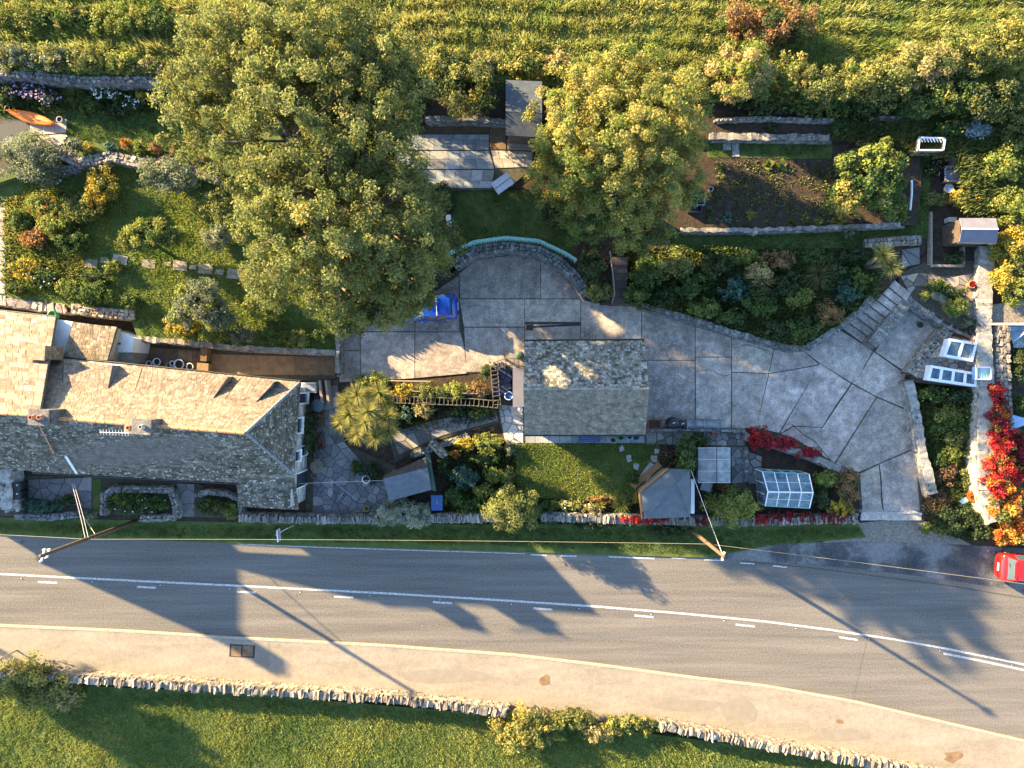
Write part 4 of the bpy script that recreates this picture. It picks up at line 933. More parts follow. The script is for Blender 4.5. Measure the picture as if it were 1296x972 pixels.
# big slabs one by one where they can be told apart
vis0, vis1 = P(-14, 392.5, 2.6), P(-14, 522, 7.6)
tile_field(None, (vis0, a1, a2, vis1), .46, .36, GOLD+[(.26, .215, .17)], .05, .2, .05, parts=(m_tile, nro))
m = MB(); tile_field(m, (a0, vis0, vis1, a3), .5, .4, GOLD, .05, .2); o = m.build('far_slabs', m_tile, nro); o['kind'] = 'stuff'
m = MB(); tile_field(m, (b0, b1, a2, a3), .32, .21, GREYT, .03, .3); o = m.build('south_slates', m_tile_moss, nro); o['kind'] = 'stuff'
ridge_run(P(-40, 520.5, 7.6), a2, nro, m_ridge, .5)
walls(nb, [(p.x, p.y) for p in (b0+Vector((0, .25, 0)), b1+Vector((0, .25, 0)), a1+Vector((-.3, -.3, 0)), a0+Vector((0, -.3, 0)))], 0, [3.0, 3.0, 2.4, 2.4], m_stone, .4, [(.30, .29, .27)])
chimney(nb, 47, 446, 3.6, 5.2, .9, .75, (), [(.26, .19, .115), (.30, .23, .15)], m_terra)
m = MB(); m.tube([a0+Vector((0, .08, -.1)), a1+Vector((0, .08, -.1))], .055, 8); m.build('gutter', m_black, nb)

# ---------------- tall gabled house further west (only its shadow reaches the road in view)
th_ = thing('gabled_house', 'tall gabled house at the far west end of the cottage row', 'house', P(-135, 500, 0))
gx0, gx1, gx2 = P(-205, 500, 0).x, P(-135, 500, 0).x, P(-66, 500, 0).x; gy0, gy1 = P(0, 556, 0).y, P(0, 430, 0).y
m = MB(); m.prism([(gx0+.3, gy0+.2), (gx2-.3, gy0+.2), (gx2-.3, gy1-.2), (gx0+.3, gy1-.2)], 0, 4.9, (.24, .23, .21)); m.build('wall', m_stone, th_)
for y in (gy0+.2, gy1-.6):
    m = MB(); m.hexa([(gx0+.3, y, 4.9), (gx2-.3, y, 4.9), (gx1, y, 8.0)], [(gx0+.3, y+.4, 4.9), (gx2-.3, y+.4, 4.9), (gx1, y+.4, 8.0)], (.24, .23, .21)); m.build('gable', m_stone, th_)
for xa in (gx0, gx2):
    q = [Vector((xa, gy0, 4.8)), Vector((xa, gy1, 4.8)), Vector((gx1, gy1, 8.2)), Vector((gx1, gy0, 8.2))]
    m = MB(); m.slab(q, .1, (.15, .14, .13)); ro_ = m.build('roof', m_tile, th_)
    m = MB(); tile_field(m, q, .4, .3, GREYT, .03, .3); o = m.build('slates', m_tile_moss, ro_); o['kind'] = 'stuff'
chc = P(-135, 552, 0); m = MB(); m.box((gx1, gy0+.6, 8.3), (.9, .9, 2.0), 0, (.24, .22, .20)); m.build('chimney', m_stone, th_)

# ---------------- rear extension between the two roofs
le = thing('rear_extension', 'low stone slate extension with white flat roof against the cottage', 'extension', P(115, 430, 0))
q = [P(93, 408, 2.6), P(148, 414, 2.6), P(136, 456, 3.3), P(80, 452, 3.3)]
m = MB(); m.slab(q, .12, (.15, .13, .1)); lr = m.build('roof', m_tile, le)
m = MB(); tile_field(m, q, .24, .17, [(.165, .125, .082), (.195, .152, .105), (.14, .105, .068), (.23, .19, .145)], .025, .22); o = m.build('roof_slates', m_tile, lr); o['kind'] = 'stuff'
walls(le, [(p.x, p.y) for p in (q[3]+Vector((.1, 0, 0)), q[2]+Vector((-.1, 0, 0)), q[1]+Vector((-.12, -.15, 0)), q[0]+Vector((.12, -.15, 0)))], 0, [3.1, 3.1, 2.45, 2.45], m_stone, .25, [(.30, .26, .2)])
m = MB(); m.prism(PX([(71, 404), (92, 407), (80, 452), (58, 450)], 2.4), 0, 2.4); m.build('white_flat_roof', m_render, le)
m = MB(); m.slab([P(147, 416, 2.5), P(150, 416, 2.5), P(139, 455, 3.2), P(135, 455, 3.2)], .3, (.4, .32, .22)); m.build('verge_stones', m_stone, le)
m = MB(); m.prism(PX([(149, 419), (169, 428), (167, 446), (145, 446)], 2.1), 0, 2.1); m.build('white_porch_top', m_render, le)
m = MB(); m.prism(PX([(145, 446.5), (167, 446.5), (166, 459), (139, 457)], 2.0), 0, 2.0, (.22, .2, .17)); m.build('porch_wall', m_stone, le)
m = MB(); m.prism(PX([(149, 433.5), (153, 434), (152.5, 436.5), (149, 436)], 2.1), 2.0, 2.12); m.build('vent', m_black, le)
m = MB(); m.tube([P(82, 456, 3.45), P(128, 461, 3.5), P(155, 463, 3.5)], .05, 6); m.build('flashing', m_white, le)

# ---------------- garage
gz, gr = 2.6, 4.3
ga = thing('stone_garage', 'large stone roofed garage standing alone beside the driveway', 'garage', P(742, 492, 0))
g = [P(664, 432, gz), P(815.5, 431, gz), P(822, 492, gr), P(662.5, 492, gr), P(663.5, 550, gz), P(817, 550, gz)]
m = MB(); m.slab([g[0], g[1], g[2], g[3]], .1, (.1, .1, .09)); m.slab([g[4], g[5], g[2], g[3]], .1, (.1, .1, .09)); gro = m.build('roof', m_tile_moss, ga)
m = MB(); tile_field(m, (g[0], g[1], g[2], g[3]), .21, .15, [(.25, .235, .205), (.15, .14, .118), (.33, .31, .275), (.20, .185, .16), (.11, .10, .08)], .022, .28, .012); o = m.build('north_slates', m_tile_moss, gro); o['kind'] = 'stuff'
m = MB(); tile_field(m, (g[4], g[5], g[2], g[3]), .21, .13, [(.175, .147, .108), (.152, .128, .095), (.195, .166, .125), (.22, .19, .148)], .016, .14, .006); o = m.build('south_slates', m_tile, gro); o['kind'] = 'stuff'
gw = [(p.x, p.y) for p in (g[4]+Vector((.25, .3, 0)), g[5]+Vector((-.25, .3, 0)), g[1]+Vector((-.25, -.3, 0)), g[0]+Vector((.25, -.3, 0)))]
walls(ga, gw, 0, [2.45]*4, m_stone, .35, [(.28, .27, .25)])
for i, j in ((1, 2), (3, 0)):       # gable triangles
    a, b_ = Vector((*gw[i], 2.45)), Vector((*gw[j], 2.45)); t = (a+b_)/2; t.z = gr-.18
    dx = Vector((.3 if i == 3 else -.3, 0, 0))
    m = MB(); m.hexa([a, b_, t], [a+dx, b_+dx, t+dx], (.28, .27, .25)); m.build('gable', m_stone, ga)
m = MB(); m.tube([g[4]+Vector((0, -.06, -.08)), g[5]+Vector((0, -.06, -.08))], .06, 8); m.build('gutter', m_black, ga)
m = MB(); m.tube([g[0]+Vector((0, .06, -.08)), g[1]+Vector((0, .06, -.08))], .06, 8); m.build('gutter', m_black, ga)
m = MB(); c = P(815, 490, .1); m.box((gw[1][0]+.06, (gw[1][1]+gw[2][1])/2, 1.1), (.12, 2.6, 2.1)); m.build('garage_door', m_dkwood, ga)
ridge_run(g[3], g[2], gro, m_tile, .33, .07)

# ---------------- store beside the garage
so_ = thing('garden_store', 'narrow grey felt roofed store against the garage gable', 'store', P(655, 490, 0))
m = MB(); m.slab(PX([(649, 466), (663, 466), (663, 515), (649, 515)], 1.6), .06); m.build('roof', m_purple, so_)
m = MB(); m.prism(PX([(650.5, 468), (662, 468), (662, 513), (650.5, 513)], 1.55), 0, 1.54); m.build('body', m_dkwood, so_)

# ---------------- felt roofed shed with green end
sh = thing('garden_shed', 'garden shed with blue grey felt roof and green end boards', 'shed', P(515, 606, 0))
NL, NR, RL, RR, SL, SR = P(486.5, 601, 1.75), P(538, 579, 1.75), P(484.5, 606, 2.15), P(541, 592, 2.15), P(493, 634, 1.7), P(546, 620, 1.7)
m = MB(); m.slab([NL, NR, RR, RL], .05); m.build('roof_panel', m_dkwood, sh)
m = MB(); m.slab([SL, SR, RR, RL], .05); m.build('roof_panel', m_felt, sh)
base4 = [NL+Vector((.12, -.1, 0)), NR+Vector((-.15, -.15, 0)), SR+Vector((-.15, .12, 0)), SL+Vector((.12, .12, 0))]
m = MB(); m.prism([(p.x, p.y) for p in base4], 0, 1.68); m.build('boarding', m_dkwood, sh)
m = MB(); m.slab([NR+Vector((-.02, .22, -.02)), NR+Vector((.3, .2, -.02)), SR+Vector((.3, -.1, 0)), SR+Vector((.02, .0, 0))], .08); m.build('end_board', m_dkgreen, sh)
# ---------------- summerhouse
su = thing('corner_summerhouse', 'five sided corner summerhouse with grey felt roof and wooden front', 'summerhouse', P(848, 630, 0))
AP = P(857, 612, 3.0); per = [P(848, 593.5, 2.15), P(873.5, 594, 2.15), P(873.5, 654.5, 2.15), P(815, 656.5, 2.15), P(811.5, 624, 2.15)]
ridge_lo = P(849, 596, 2.5)
for i in range(5):
    m = MB(); m.slab([per[i], per[(i+1) % 5], AP], .05); m.build('roof_panel', m_felt, su)
cen = sum(per, Vector())/5
m = MB(); m.prism([(cen.x+(p.x-cen.x)*.88, cen.y+(p.y-cen.y)*.88) for p in per], 0, 2.1); m.build('boarding', m_wood, su)
m = MB(); m.tube([per[0]+Vector((-.12, .05, .02)), per[4]+Vector((-.15, .03, .02))], .07, 6); m.build('fascia', m_orwood, su)
m = MB(); m.tube([per[4]+Vector((-.12, 0, 0)), per[3]+Vector((-.12, 0, 0))], .06, 6); m.build('fascia', m_orwood, su)
m = MB(); a, b_ = per[0]+Vector((-.35, .25, -2.02)), per[4]+Vector((-.35, .25, -2.02)); m.hexa([a, b_, b_+Vector((.3, -.3, 0)), a+Vector((.3, -.3, 0))], [v_+Vector((0, 0, .08)) for v_ in (a, b_, b_+Vector((.3, -.3, 0)), a+Vector((.3, -.3, 0)))]); m.build('decking', m_orwood, su)
for i in range(5):
    m = MB(); m.tube([per[i]+Vector((0, 0, .04)), AP+Vector((0, 0, .04))], .035, 6); m.build('hip_strip', m_felt, su)
m = MB(); m.prism(PX([(874.5, 606), (879, 607), (879, 650), (874.5, 650)], 1.2), 0, 1.2); m.build('side_bench', m_white, su)

# ---------------- grey sheeted greenhouse
pg = thing('sheeted_greenhouse', 'small greenhouse roofed with six cloudy grey sheets', 'greenhouse', P(905, 590, 0))
e_, r_ = 1.75, 2.2
for row in range(3):
    y0, y1 = 567+row*14.7, 567+(row+1)*14.7-.5
    for (xa, xb, za, zb_) in ((883.5, 907, e_, r_), (907.6, 924.5, r_, e_)):
        m = MB(); m.slab([P(xa, y0, za), P(xb, y0, zb_), P(xb, y1, zb_), P(xa, y1, za)], .02); m.build('roof_sheet', m_poly, pg)
m = MB(); m.tube([P(907.3, 566.5, r_+.02), P(907.3, 611.5, r_+.02)], .025, 6); m.build('ridge_bar', m_iron, pg)
for k in range(4):
    y0 = 566.8+k*14.7; m = MB(); m.tube([P(883.5, y0, e_+.02), P(907.3, y0, r_+.02), P(924.5, y0, e_+.02)], .018, 5); m.build('glazing_bar', m_metal, pg)
bx_ = [P(884.5, 568, e_), P(923.5, 568, e_), P(923.5, 610.5, e_), P(884.5, 610.5, e_)]
for i in range(4):
    a, b_ = bx_[i], bx_[(i+1) % 4]; m = MB(); m.hexa([Vector((a.x, a.y, 0)), Vector((b_.x, b_.y, 0)), Vector((b_.x, b_.y, 0))+Vector((.02, .02, 0)), Vector((a.x, a.y, 0))+Vector((.02, .02, 0))], [Vector((v_.x, v_.y, e_-.03)) for v_ in (a, b_, b_+Vector((.02, .02, 0)), a+Vector((.02, .02, 0)))]); m.build('side_sheet', m_poly, pg)
    m = MB(); m.tube([Vector((a.x, a.y, 0)), Vector((a.x, a.y, e_))], .03, 6); m.build('corner_post', m_metal, pg)
# ---------------- glass greenhouse
gg = thing('glass_greenhouse', 'glass greenhouse with white frame and bluish panes beside red creeper', 'greenhouse', P(995, 617, 0))
ge, grd = 1.45, 2.15
Wn, En, Wr, Er, Ws, Es = P(965, 597, ge), P(1024, 600, ge), P(972, 622.5, grd), P(1029, 623.5, grd), P(968.5, 640, ge), P(1024.5, 643, ge)
fr = []
for (p0, p1, q0, q1) in ((Wn, En, Wr, Er), (Ws, Es, Wr, Er)):
    for k in range(4):
        for j in range(2):
            a, b_ = p0.lerp(p1, k/4+.01), p0.lerp(p1, (k+1)/4-.01); c, d = q0.lerp(q1, (k+1)/4-.01), q0.lerp(q1, k/4+.01)
            pts = [a.lerp(d, j/2+.01), b_.lerp(c, j/2+.01), b_.lerp(c, (j+1)/2-.01), a.lerp(d, (j+1)/2-.01)]
            m = MB(); m.slab(pts, .008); m.build('pane', m_pane, gg)
    for k in range(5):
        m = MB(); m.tube([p0.lerp(p1, k/4), q0.lerp(q1, k/4)], .028, 5); m.build('glazing_bar', m_white, gg)
    m = MB(); m.tube([p0.lerp(q0, .5), p1.lerp(q1, .5)], .014, 5); m.build('glazing_bar', m_white, gg)
    m = MB(); m.tube([p0, p1], .04, 6); m.build('eave_bar', m_teal, gg)
m = MB(); m.tube([Wr, Er], .045, 6); m.build('ridge_bar', m_white, gg)
cs_ = [Wn, En, Es, Ws]
for i in range(4):
    a, b_ = cs_[i], cs_[(i+1) % 4]; n_ = 4 if i % 2 == 0 else 3
    for k in range(n_):
        p, q_ = a.lerp(b_, k/n_+.01), a.lerp(b_, (k+1)/n_-.01)
        m = MB(); m.hexa([Vector((p.x, p.y, .2)), Vector((q_.x, q_.y, .2)), Vector((q_.x+.01, q_.y+.01, .2)), Vector((p.x+.01, p.y+.01, .2))], [Vector((p.x, p.y, ge)), Vector((q_.x, q_.y, ge)), Vector((q_.x+.01, q_.y+.01, ge)), Vector((p.x+.01, p.y+.01, ge))]); m.build('side_pane', m_pane, gg)
        m = MB(); m.tube([Vector((a.lerp(b_, k/n_).x, a.lerp(b_, k/n_).y, 0)), a.lerp(b_, k/n_)], .025, 5); m.build('post', m_white, gg)
    m = MB(); m.hexa([Vector((a.x, a.y, 0)), Vector((b_.x, b_.y, 0)), Vector((b_.x+.05, b_.y+.05, 0)), Vector((a.x+.05, a.y+.05, 0))], [Vector((a.x, a.y, .2)), Vector((b_.x, b_.y, .2)), Vector((b_.x+.05, b_.y+.05, .2)), Vector((a.x+.05, a.y+.05, .2))]); m.build('plinth', m_teal, gg)
for a, b_, t in ((Wn, Ws, Wr), (En, Es, Er)):
    m = MB(); m.face([a, b_, t]); m.build('gable_pane', m_pane, gg)
    m = MB(); m.tube([a, t, b_], .035, 5); m.build('gable_bar', m_white, gg)
m = MB(); m.box((P(995, 612, .7).x, P(995, 612, .7).y, .7), (2.6, .6, .05)); m.build('staging_bench', m_wood, gg)
for k, x in enumerate((978, 988, 998, 1008, 1016)):
    c = P(x, 608, .8); m = MB(); m.lathe([(.07, 0), (.1, .18), (.08, .17)], (c.x, c.y, .725)); m.build('seed_pot', m_terra if k % 2 else m_black, gg)

# ---------------- upper shed behind the patio
us = thing('upper_shed', 'dark felt roofed shed above the flagged patio between the trees', 'shed', P(660, 145, 1.5))
m = MB(); m.slab([P(640, 101, 3.6), P(686, 103, 3.6), P(686, 143, 3.9), P(640, 141, 3.9)], .06); m.build('roof_panel', m_feltdk, us)
m = MB(); m.slab([P(640, 141.5, 3.9), P(686, 143.5, 3.9), P(686, 174, 3.5), P(640, 171, 3.5)], .06); m.build('roof_panel', m_feltdk, us)
m = MB(); m.prism(PX([(643, 104), (683, 104), (683, 170), (643, 168)], 3.45), 1.2, 3.45); m.build('boarding', m_dkwood, us)
for k in range(3):
    m = MB(); m.prism(PX([(642, 174+k*5), (690, 175+k*5), (690, 179.4+k*5), (642, 178.4+k*5)], 1.8-k*.12), 1.2, 1.8-k*.12); m.build('step', m_wood, us)
# ---------------- right shed
rs = thing('right_shed', 'shed with mauve grey felt roof and white ridge strip', 'shed', P(1222, 297, 1.0))
ze, zr_ = 2.85, 3.3
m = MB(); m.slab([P(1214.5, 276, ze), P(1260.5, 276, ze), P(1263.5, 289.8, zr_), P(1217.5, 289.5, zr_)], .05); m.build('roof_panel', m_purple, rs)
m = MB(); m.slab([P(1214.5, 306, ze), P(1262, 306.5, ze), P(1263.5, 290.2, zr_), P(1217.5, 289.9, zr_)], .05); m.build('roof_panel', m_purple, rs)
m = MB(); m.tube([P(1217.3, 289.7, zr_+.03), P(1263.5, 290, zr_+.03)], .045, 6); m.build('ridge_strip', m_white, rs)
cs_ = [P(1216, 277.5, ze), P(1258, 277.5, ze), P(1258, 305, ze), P(1216, 305, ze)]
m = MB(); m.prism([(p.x, p.y) for p in cs_], .9, ze-.03); m.build('boarding', m_dkwood, rs)
xw = cs_[0].x-.02
for k in range(9):
    y0 = cs_[0].y+(cs_[3].y-cs_[0].y)*(k+.5)/9; m = MB(); m.box((xw, y0, (1.0+ze)/2), (.03, abs(cs_[3].y-cs_[0].y)/9*.92, ze-1.05)); m.build('board', m_dkwood, rs)
m = MB(); m.slab([P(1214.3, 305, ze-.0)+Vector((-.05, -.05, 0)), P(1262, 306, ze)+Vector((0, -.05, 0)), P(1262, 306, ze)+Vector((0, -.12, -.12)), P(1214.3, 305, ze)+Vector((-.05, -.12, -.12))], .04); m.build('fascia', m_wood, rs)

# ================================================================== OBJECTS
# ---------------- cars
def car(name, label, rear, ang, L, W, paint, roofbar=None):
    """hatchback; rear = ground point under the rear bumper, pointing along ang"""
    root = thing(name, label, 'car', (rear.x, rear.y, rear.z))
    ca, sa = math.cos(ang), math.sin(ang)
    def T(x, y, z): return (rear.x+x*ca-y*sa, rear.y+x*sa+y*ca, rear.z+z)
    # stations: x fraction, half width, belt z, upper half width, upper z
    ST = [(0, .66, .60, .54, .64), (.008, .80, .66, .66, .70), (.025, .92, .79, .78, .83), (.045, .955, .86, .82, .90), (.07, .975, .90, .84, .94), (.15, 1.0, .93, .70, 1.40), (.20, 1.0, .94, .70, 1.44), (.40, 1.0, .93, .72, 1.47), (.55, 1.0, .92, .71, 1.42),
          (.70, 1.0, .90, .84, .95), (.85, .97, .84, .80, .88), (.93, .92, .77, .75, .80), (.97, .85, .69, .68, .72), (1.0, .66, .58, .52, .60)]
    hw = W/2; body = MB(); gl = []
    secs = []
    for f, a, zb, b_, zu in ST:
        x = f*L
        secs.append([(x, hw*a*.9, .22), (x, hw*a, .34), (x, hw*a, .62 if zb > .7 else zb-.1), (x, hw*a*.975, zb), (x, hw*b_, zu), (x, hw*b_*.6, zu+.035), (x, 0, zu+.045)])
    def add(s0, s1, j, sg, into):
        pts = [s0[j], s1[j], s1[j+1], s0[j+1]]
        into.face([T(p[0], p[1]*sg, p[2]) for p in (pts if sg < 0 else pts[::-1])])
    for i in range(len(secs)-1):
        for j in range(6):
            for sg in (1, -1): add(secs[i], secs[i+1], j, sg, body)
    for i in (0, len(secs)-1):
        s_ = secs[i]; body.face([T(p[0], p[1], p[2]) for p in s_]+[T(p[0], -p[1], p[2]) for p in s_[::-1]])
    bo = body.build('body', paint, root)
    bmm = bmesh.new(); bmm.from_mesh(bo.data); bmesh.ops.remove_doubles(bmm, verts=bmm.verts, dist=.001); bmesh.ops.recalc_face_normals(bmm, faces=bmm.faces); bmm.to_mesh(bo.data); bmm.free()
    md = bo.modifiers.new('sub', 'BEVEL'); md.width = .03; md.segments = 2; md.limit_method = 'ANGLE'; md.angle_limit = .6
    def pane(name_, c4, off=.012):
        m = MB(); v = [Vector(T(*p)) for p in c4]; n = (v[1]-v[0]).cross(v[2]-v[0]).normalized()
        cc = sum(v, Vector())/4
        if n.dot(cc-Vector(T(L*.4, 0, .7))) < 0: n = -n
        v = [cc+(p-cc)*.93+n*off for p in v]; m.hexa([p-n*.02 for p in v], v); return m.build(name_, m_glassdk, root)
    def screen(name_, sa_, sb_, f0=.10, f1=.90):
        m = MB(); ra = [(p[0], p[1]*sg, p[2]) for sg, o_ in ((1, 1), (-1, -1)) for p in ([sa_[4], sa_[5], sa_[6]] if o_ > 0 else [sa_[5], sa_[4]])]
        rb = [(p[0], p[1]*sg, p[2]) for sg, o_ in ((1, 1), (-1, -1)) for p in ([sb_[4], sb_[5], sb_[6]] if o_ > 0 else [sb_[5], sb_[4]])]
        nx = Vector((-(sb_[4][2]-sa_[4][2]), 0, sb_[4][0]-sa_[4][0])).normalized()*.015
        def at(i, f): return Vector(T(*(Vector((ra[i][0], ra[i][1]*.93, ra[i][2])).lerp(Vector((rb[i][0], rb[i][1]*.93, rb[i][2])), f)+nx)))
        for i in range(4): m.face([at(i, f0), at(i, f1), at(i+1, f1), at(i+1, f0)])
        return m.build(name_, m_glassdk, root)
    screen('rear_window', secs[4], secs[5]); screen('windscreen', secs[8], secs[9])
    bo.data.polygons.foreach_set('use_smooth', np.ones(len(bo.data.polygons), dtype=bool))
    for sg in (1, -1):
        for x0, x1 in ((.17, .36), (.385, .58)):
            pane('side_window', [(x0*L, sg*hw*.97, .97), (x1*L, sg*hw*.97, .95), (x1*L-.05*L*(x1 > .5), sg*hw*.735, 1.38), (x0*L+.01*L, sg*hw*.725, 1.39)], .02)
        m = MB(); m.box(T(.60*L, sg*(hw+.09), .98), (.12, .18, .13), ang); m.build('mirror', paint, root)
        m = MB(); m.box(T(.025*L, sg*hw*.72, .72), (.10, .26, .18), ang, jit=.04); m.build('tail_light', m_lamp, root)
        m = MB(); m.box(T(.965*L, sg*hw*.66, .66), (.14, .34, .14), ang); m.build('headlight', m_white, root)
        m = MB(); m.box(T(.62*L, sg*(hw+.005), .72), (.16, .03, .03), ang); m.build('door_handle', m_black, root)
        for f in (.17, .80):
            c = Vector(T(f*L, sg*(hw-.11), .30)); ax = Vector((-sa, ca, 0))
            m = MB(); m.tube([c-ax*.1, c-ax*.08, c+ax*.08, c+ax*.1], [.26, .30, .30, .26], 18); wh = m.build('wheel', m_rubber, root)
            m = MB(); m.tube([c+ax*sg*.09, c+ax*sg*.115], [.18, .16], 12); m.build('rim', m_metal, wh)
    m = MB(); m.box(T(.0, 0, .46), (.14, W*.64, .22), ang, jit=.02); m.build('rear_bumper', paint, root)
    m = MB(); m.box(T(-.06, 0, .62), (.03, .5, .11), ang); m.build('number_plate', m_white, root)
    m = MB(); m.box(T(.13*L, 0, 1.45), (.16, W*.6, .03), ang); m.build('spoiler', paint, root)
    m = MB(); m.box(T(L*.09, .1, 1.12), (.02, .5, .03), ang+.2); m.build('wiper', m_black, root)
    if roofbar:
        m = MB(); m.box(T(.33*L, 0, 1.54), (.05, W*.72, .035), ang); m.build('roof_bar', roofbar, root)
    return root
rp = P(579.5, 389, .13); car('parked_car', 'bright blue hatchback parked under the biggest tree', rp, math.pi+.06, 3.8, 1.68, m_carblue, m_white)
rp = P(1256, 714, .006); car('parked_car', 'bright red hatchback parked by the roadside lay-by', rp, -.06, 3.9, 1.78, m_carred)

# ---------------- kayak on the slabs
ky = thing('kayak', 'bright orange kayak lying beside the grey slate bed', 'kayak', P(40, 150, 1.5))
a, b_ = P(11, 141, 1.7), P(71, 158, 1.7); d = (b_-a); L = d.length; d.normalize(); nrm = Vector((-d.y, d.x, 0)); m = MB(); n_ = 18; ring = []
for i in range(n_+1):
    t = i/n_; wv = .36*math.sin(math.pi*t)**.75+.01; c = a+d*L*t; zk = .02+.10*abs(2*t-1)**2.2
    ring.append([c+nrm*wv*x+Vector((0, 0, zk+y)) for x, y in ((-.55, -.17), (-1, .02), (-.8, .09), (0, .15), (.8, .09), (1, .02), (.55, -.17))])
for i in range(n_):
    for j in range(6): m.face([ring[i][j], ring[i+1][j], ring[i+1][j+1], ring[i][j+1]])
m.build('hull', m_kayak, ky, True)
m = MB(); c = a+d*L*.47; prof = []
for i in range(14):
    t = 6.283*i/14; prof.append(c+d*.38*math.cos(t)+nrm*.19*math.sin(t)+Vector((0, 0, .16)))
m.hexa([p-Vector((0, 0, .04)) for p in prof], prof); m.build('cockpit_rim', m_kayak, ky)
m = MB(); m.hexa([c+(p-c)*.8-Vector((0, 0, .01)) for p in prof], [c+(p-c)*.8+Vector((0, 0, .006)) for p in prof]); m.build('cockpit', m_black, ky)
for t in (.2, .78):
    m = MB(); q = a+d*L*t+Vector((0, 0, .16)); m.lathe([(.1, 0), (.1, .02)], tuple(q), 12); m.build('hatch_cover', m_black, ky)

# ---------------- poles and wires
p1b, p1t = P(171, 660, .08), None
X1 = p1b.x; Y1 = p1b.y
def pole(label, bx_, by_, ht, arms):
    root = thing('utility_pole', label, 'utility pole', (bx_, by_, 0))
    m = MB(); m.tube([(bx_, by_, -.1), (bx_, by_, ht*.5), (bx_, by_, ht)], [.135, .12, .10], 12); m.build('pole', m_pole, root, True)
    for z, ln, ang in arms:
        m = MB(); m.box((bx_, by_, z), (ln, .09, .09), ang); ao = m.build('crossarm', m_wirew, root)
        for s_ in (-1, 1):
            m = MB(); m.lathe([(.02, 0), (.05, .05), (.03, .12)], (bx_+s_*ln*.45*math.cos(ang), by_+s_*ln*.45*math.sin(ang), z+.045), 8); m.build('insulator', m_white, ao)
    for k in range(6):
        m = MB(); m.tube([(bx_+.12, by_, 3+k*.45), (bx_+.3, by_, 3+k*.45)], .012, 5); m.build('step_iron', m_iron, root)
    return root
pole('tall dark utility pole standing on the verge in front of the cottage', X1, Y1, 9.1, ((8.9, .7, 1.3), (8.5, .5, 1.3)))
p2 = P(874, 670, .08); pole('shorter utility pole on the verge near the corner summerhouse', p2.x, p2.y, 7.2, ((7.0, .45, 1.3),))
def wire(label, pts, mat, r=.016, sag=.25, group=None):
    m = MB(); L = []
    for a, b_ in zip(pts[:-1], pts[1:]):
        for k in range(12):
            t = k/12; q = a.lerp(b_, t); q.z -= sag*4*t*(1-t); L.append(q)
    L.append(pts[-1]); m.tube(L, r, 5); o = m.build('overhead_wire', mat); tag(o, label, 'wire', group)
w1 = Vector((X1, Y1, 5.2)); w2 = Vector((p2.x, p2.y, 4.2))
wire('yellowish cable running along the verge between the two poles', [w1, w2], m_wire, .008, .35)
wire('yellowish cable running west from the cottage pole', [P(-260, 668, 5.6), w1], m_wire, .008, .3)
wire('yellowish cable running east from the summerhouse pole over the lay-by', [w2, P(1560, 775, 5)], m_wire, .008, .4)
wire('pair of pale service wires from the cottage pole to the cottage eaves', [Vector((X1, Y1, 5.3)), P(91, 612, 3.6)], m_wirew, .014, .05, 'service wires to the cottage')
wire('pair of pale service wires from the cottage pole to the cottage eaves', [Vector((X1+.12, Y1, 5.2)), P(94, 613, 3.6)], m_wirew, .014, .05, 'service wires to the cottage')
wire('thin stay wire anchored in the verge below the cottage pole', [Vector((X1, Y1, 4.3)), P(104, 651, .3)], m_wirew, .012, .0)
wire('pale wire from the summerhouse pole to the summerhouse roof', [Vector((p2.x, p2.y, 7.0)), P(875, 596, 2.3)], m_wirew, .014, .1)
wire('thin washing line across the crazy paved courtyard', [P(378, 612, 1.9), P(487, 608, 1.9)], m_wirew, .010, .03)
# signpost at the far corner of the pavement
sp = thing('road_sign_post', 'grey road sign post standing by the pavement bramble bush', 'sign post', P(21, 823, .11))
c = P(21, 823, .11); m = MB(); m.tube([c, c+Vector((0, 0, 3.0))], .05, 10); m.build('post', m_metal, sp, True)
m = MB(); m.box((c.x, c.y+.04, 2.5), (.06, .75, .75), .2); m.build('sign_plate', m_metal, sp)
# estate agent style board on the verge
sb = thing('sale_board', 'white board on a post standing edge on in the verge', 'sign board', P(366, 672, .08))
c = P(364, 668, .1); m = MB(); m.tube([c, c+Vector((0, 0, 2.2))], .025, 6); m.build('post', m_white, sb)
m = MB(); m.box((c.x+.02, c.y-.1, 1.9), (.04, .75, .55), .08); m.build('board', m_white, sb)
m = MB(); m.box((c.x+.055, c.y-.1, 1.9), (.02, .7, .3), .08); m.build('board_print', flat('mauve_print', (.30, .18, .34)), sb)
m = MB(); m.tube([c+Vector((0, 0, .9)), c+Vector((.45, .18, .05))], .012, 5); m.build('stay', m_white, sb)

# ---------------- teal fence on the curved wall
tf = thing('teal_fence', 'teal painted board fence along the top of the curved retaining wall', 'fence', P(640, 305, 1.3))
tp = PX([(566, 321), (600, 306), (640, 300.5), (682, 304.5), (717, 321), (729, 329)], 2.15)
for i, p in enumerate(tp):
    m = MB(); m.box((p.x, p.y, 1.8), (.09, .09, 1.0)); m.build('post', m_teal, tf)
for a, b_ in zip(tp[:-1], tp[1:]):
    d = b_-a; L = d.length; rz = math.atan2(d.y, d.x); mid = (a+b_)/2
    m = MB(); m.box((mid.x, mid.y, 2.2), (L, .17, .05), rz); m.build('top_rail', m_teal, tf)
    nb_ = max(2, int(L/.16))
    for k in range(nb_):
        q = a.lerp(b_, (k+.5)/nb_); m = MB(); m.box((q.x, q.y, 1.75), (.11, .03, .8), rz); m.build('board', m_teal, tf)

m_greywood = M('grey_wood', [(.3, (.07, .062, .052)), (.7, (.14, .125, .105))], scale=4, rough=.9, bump=.3)
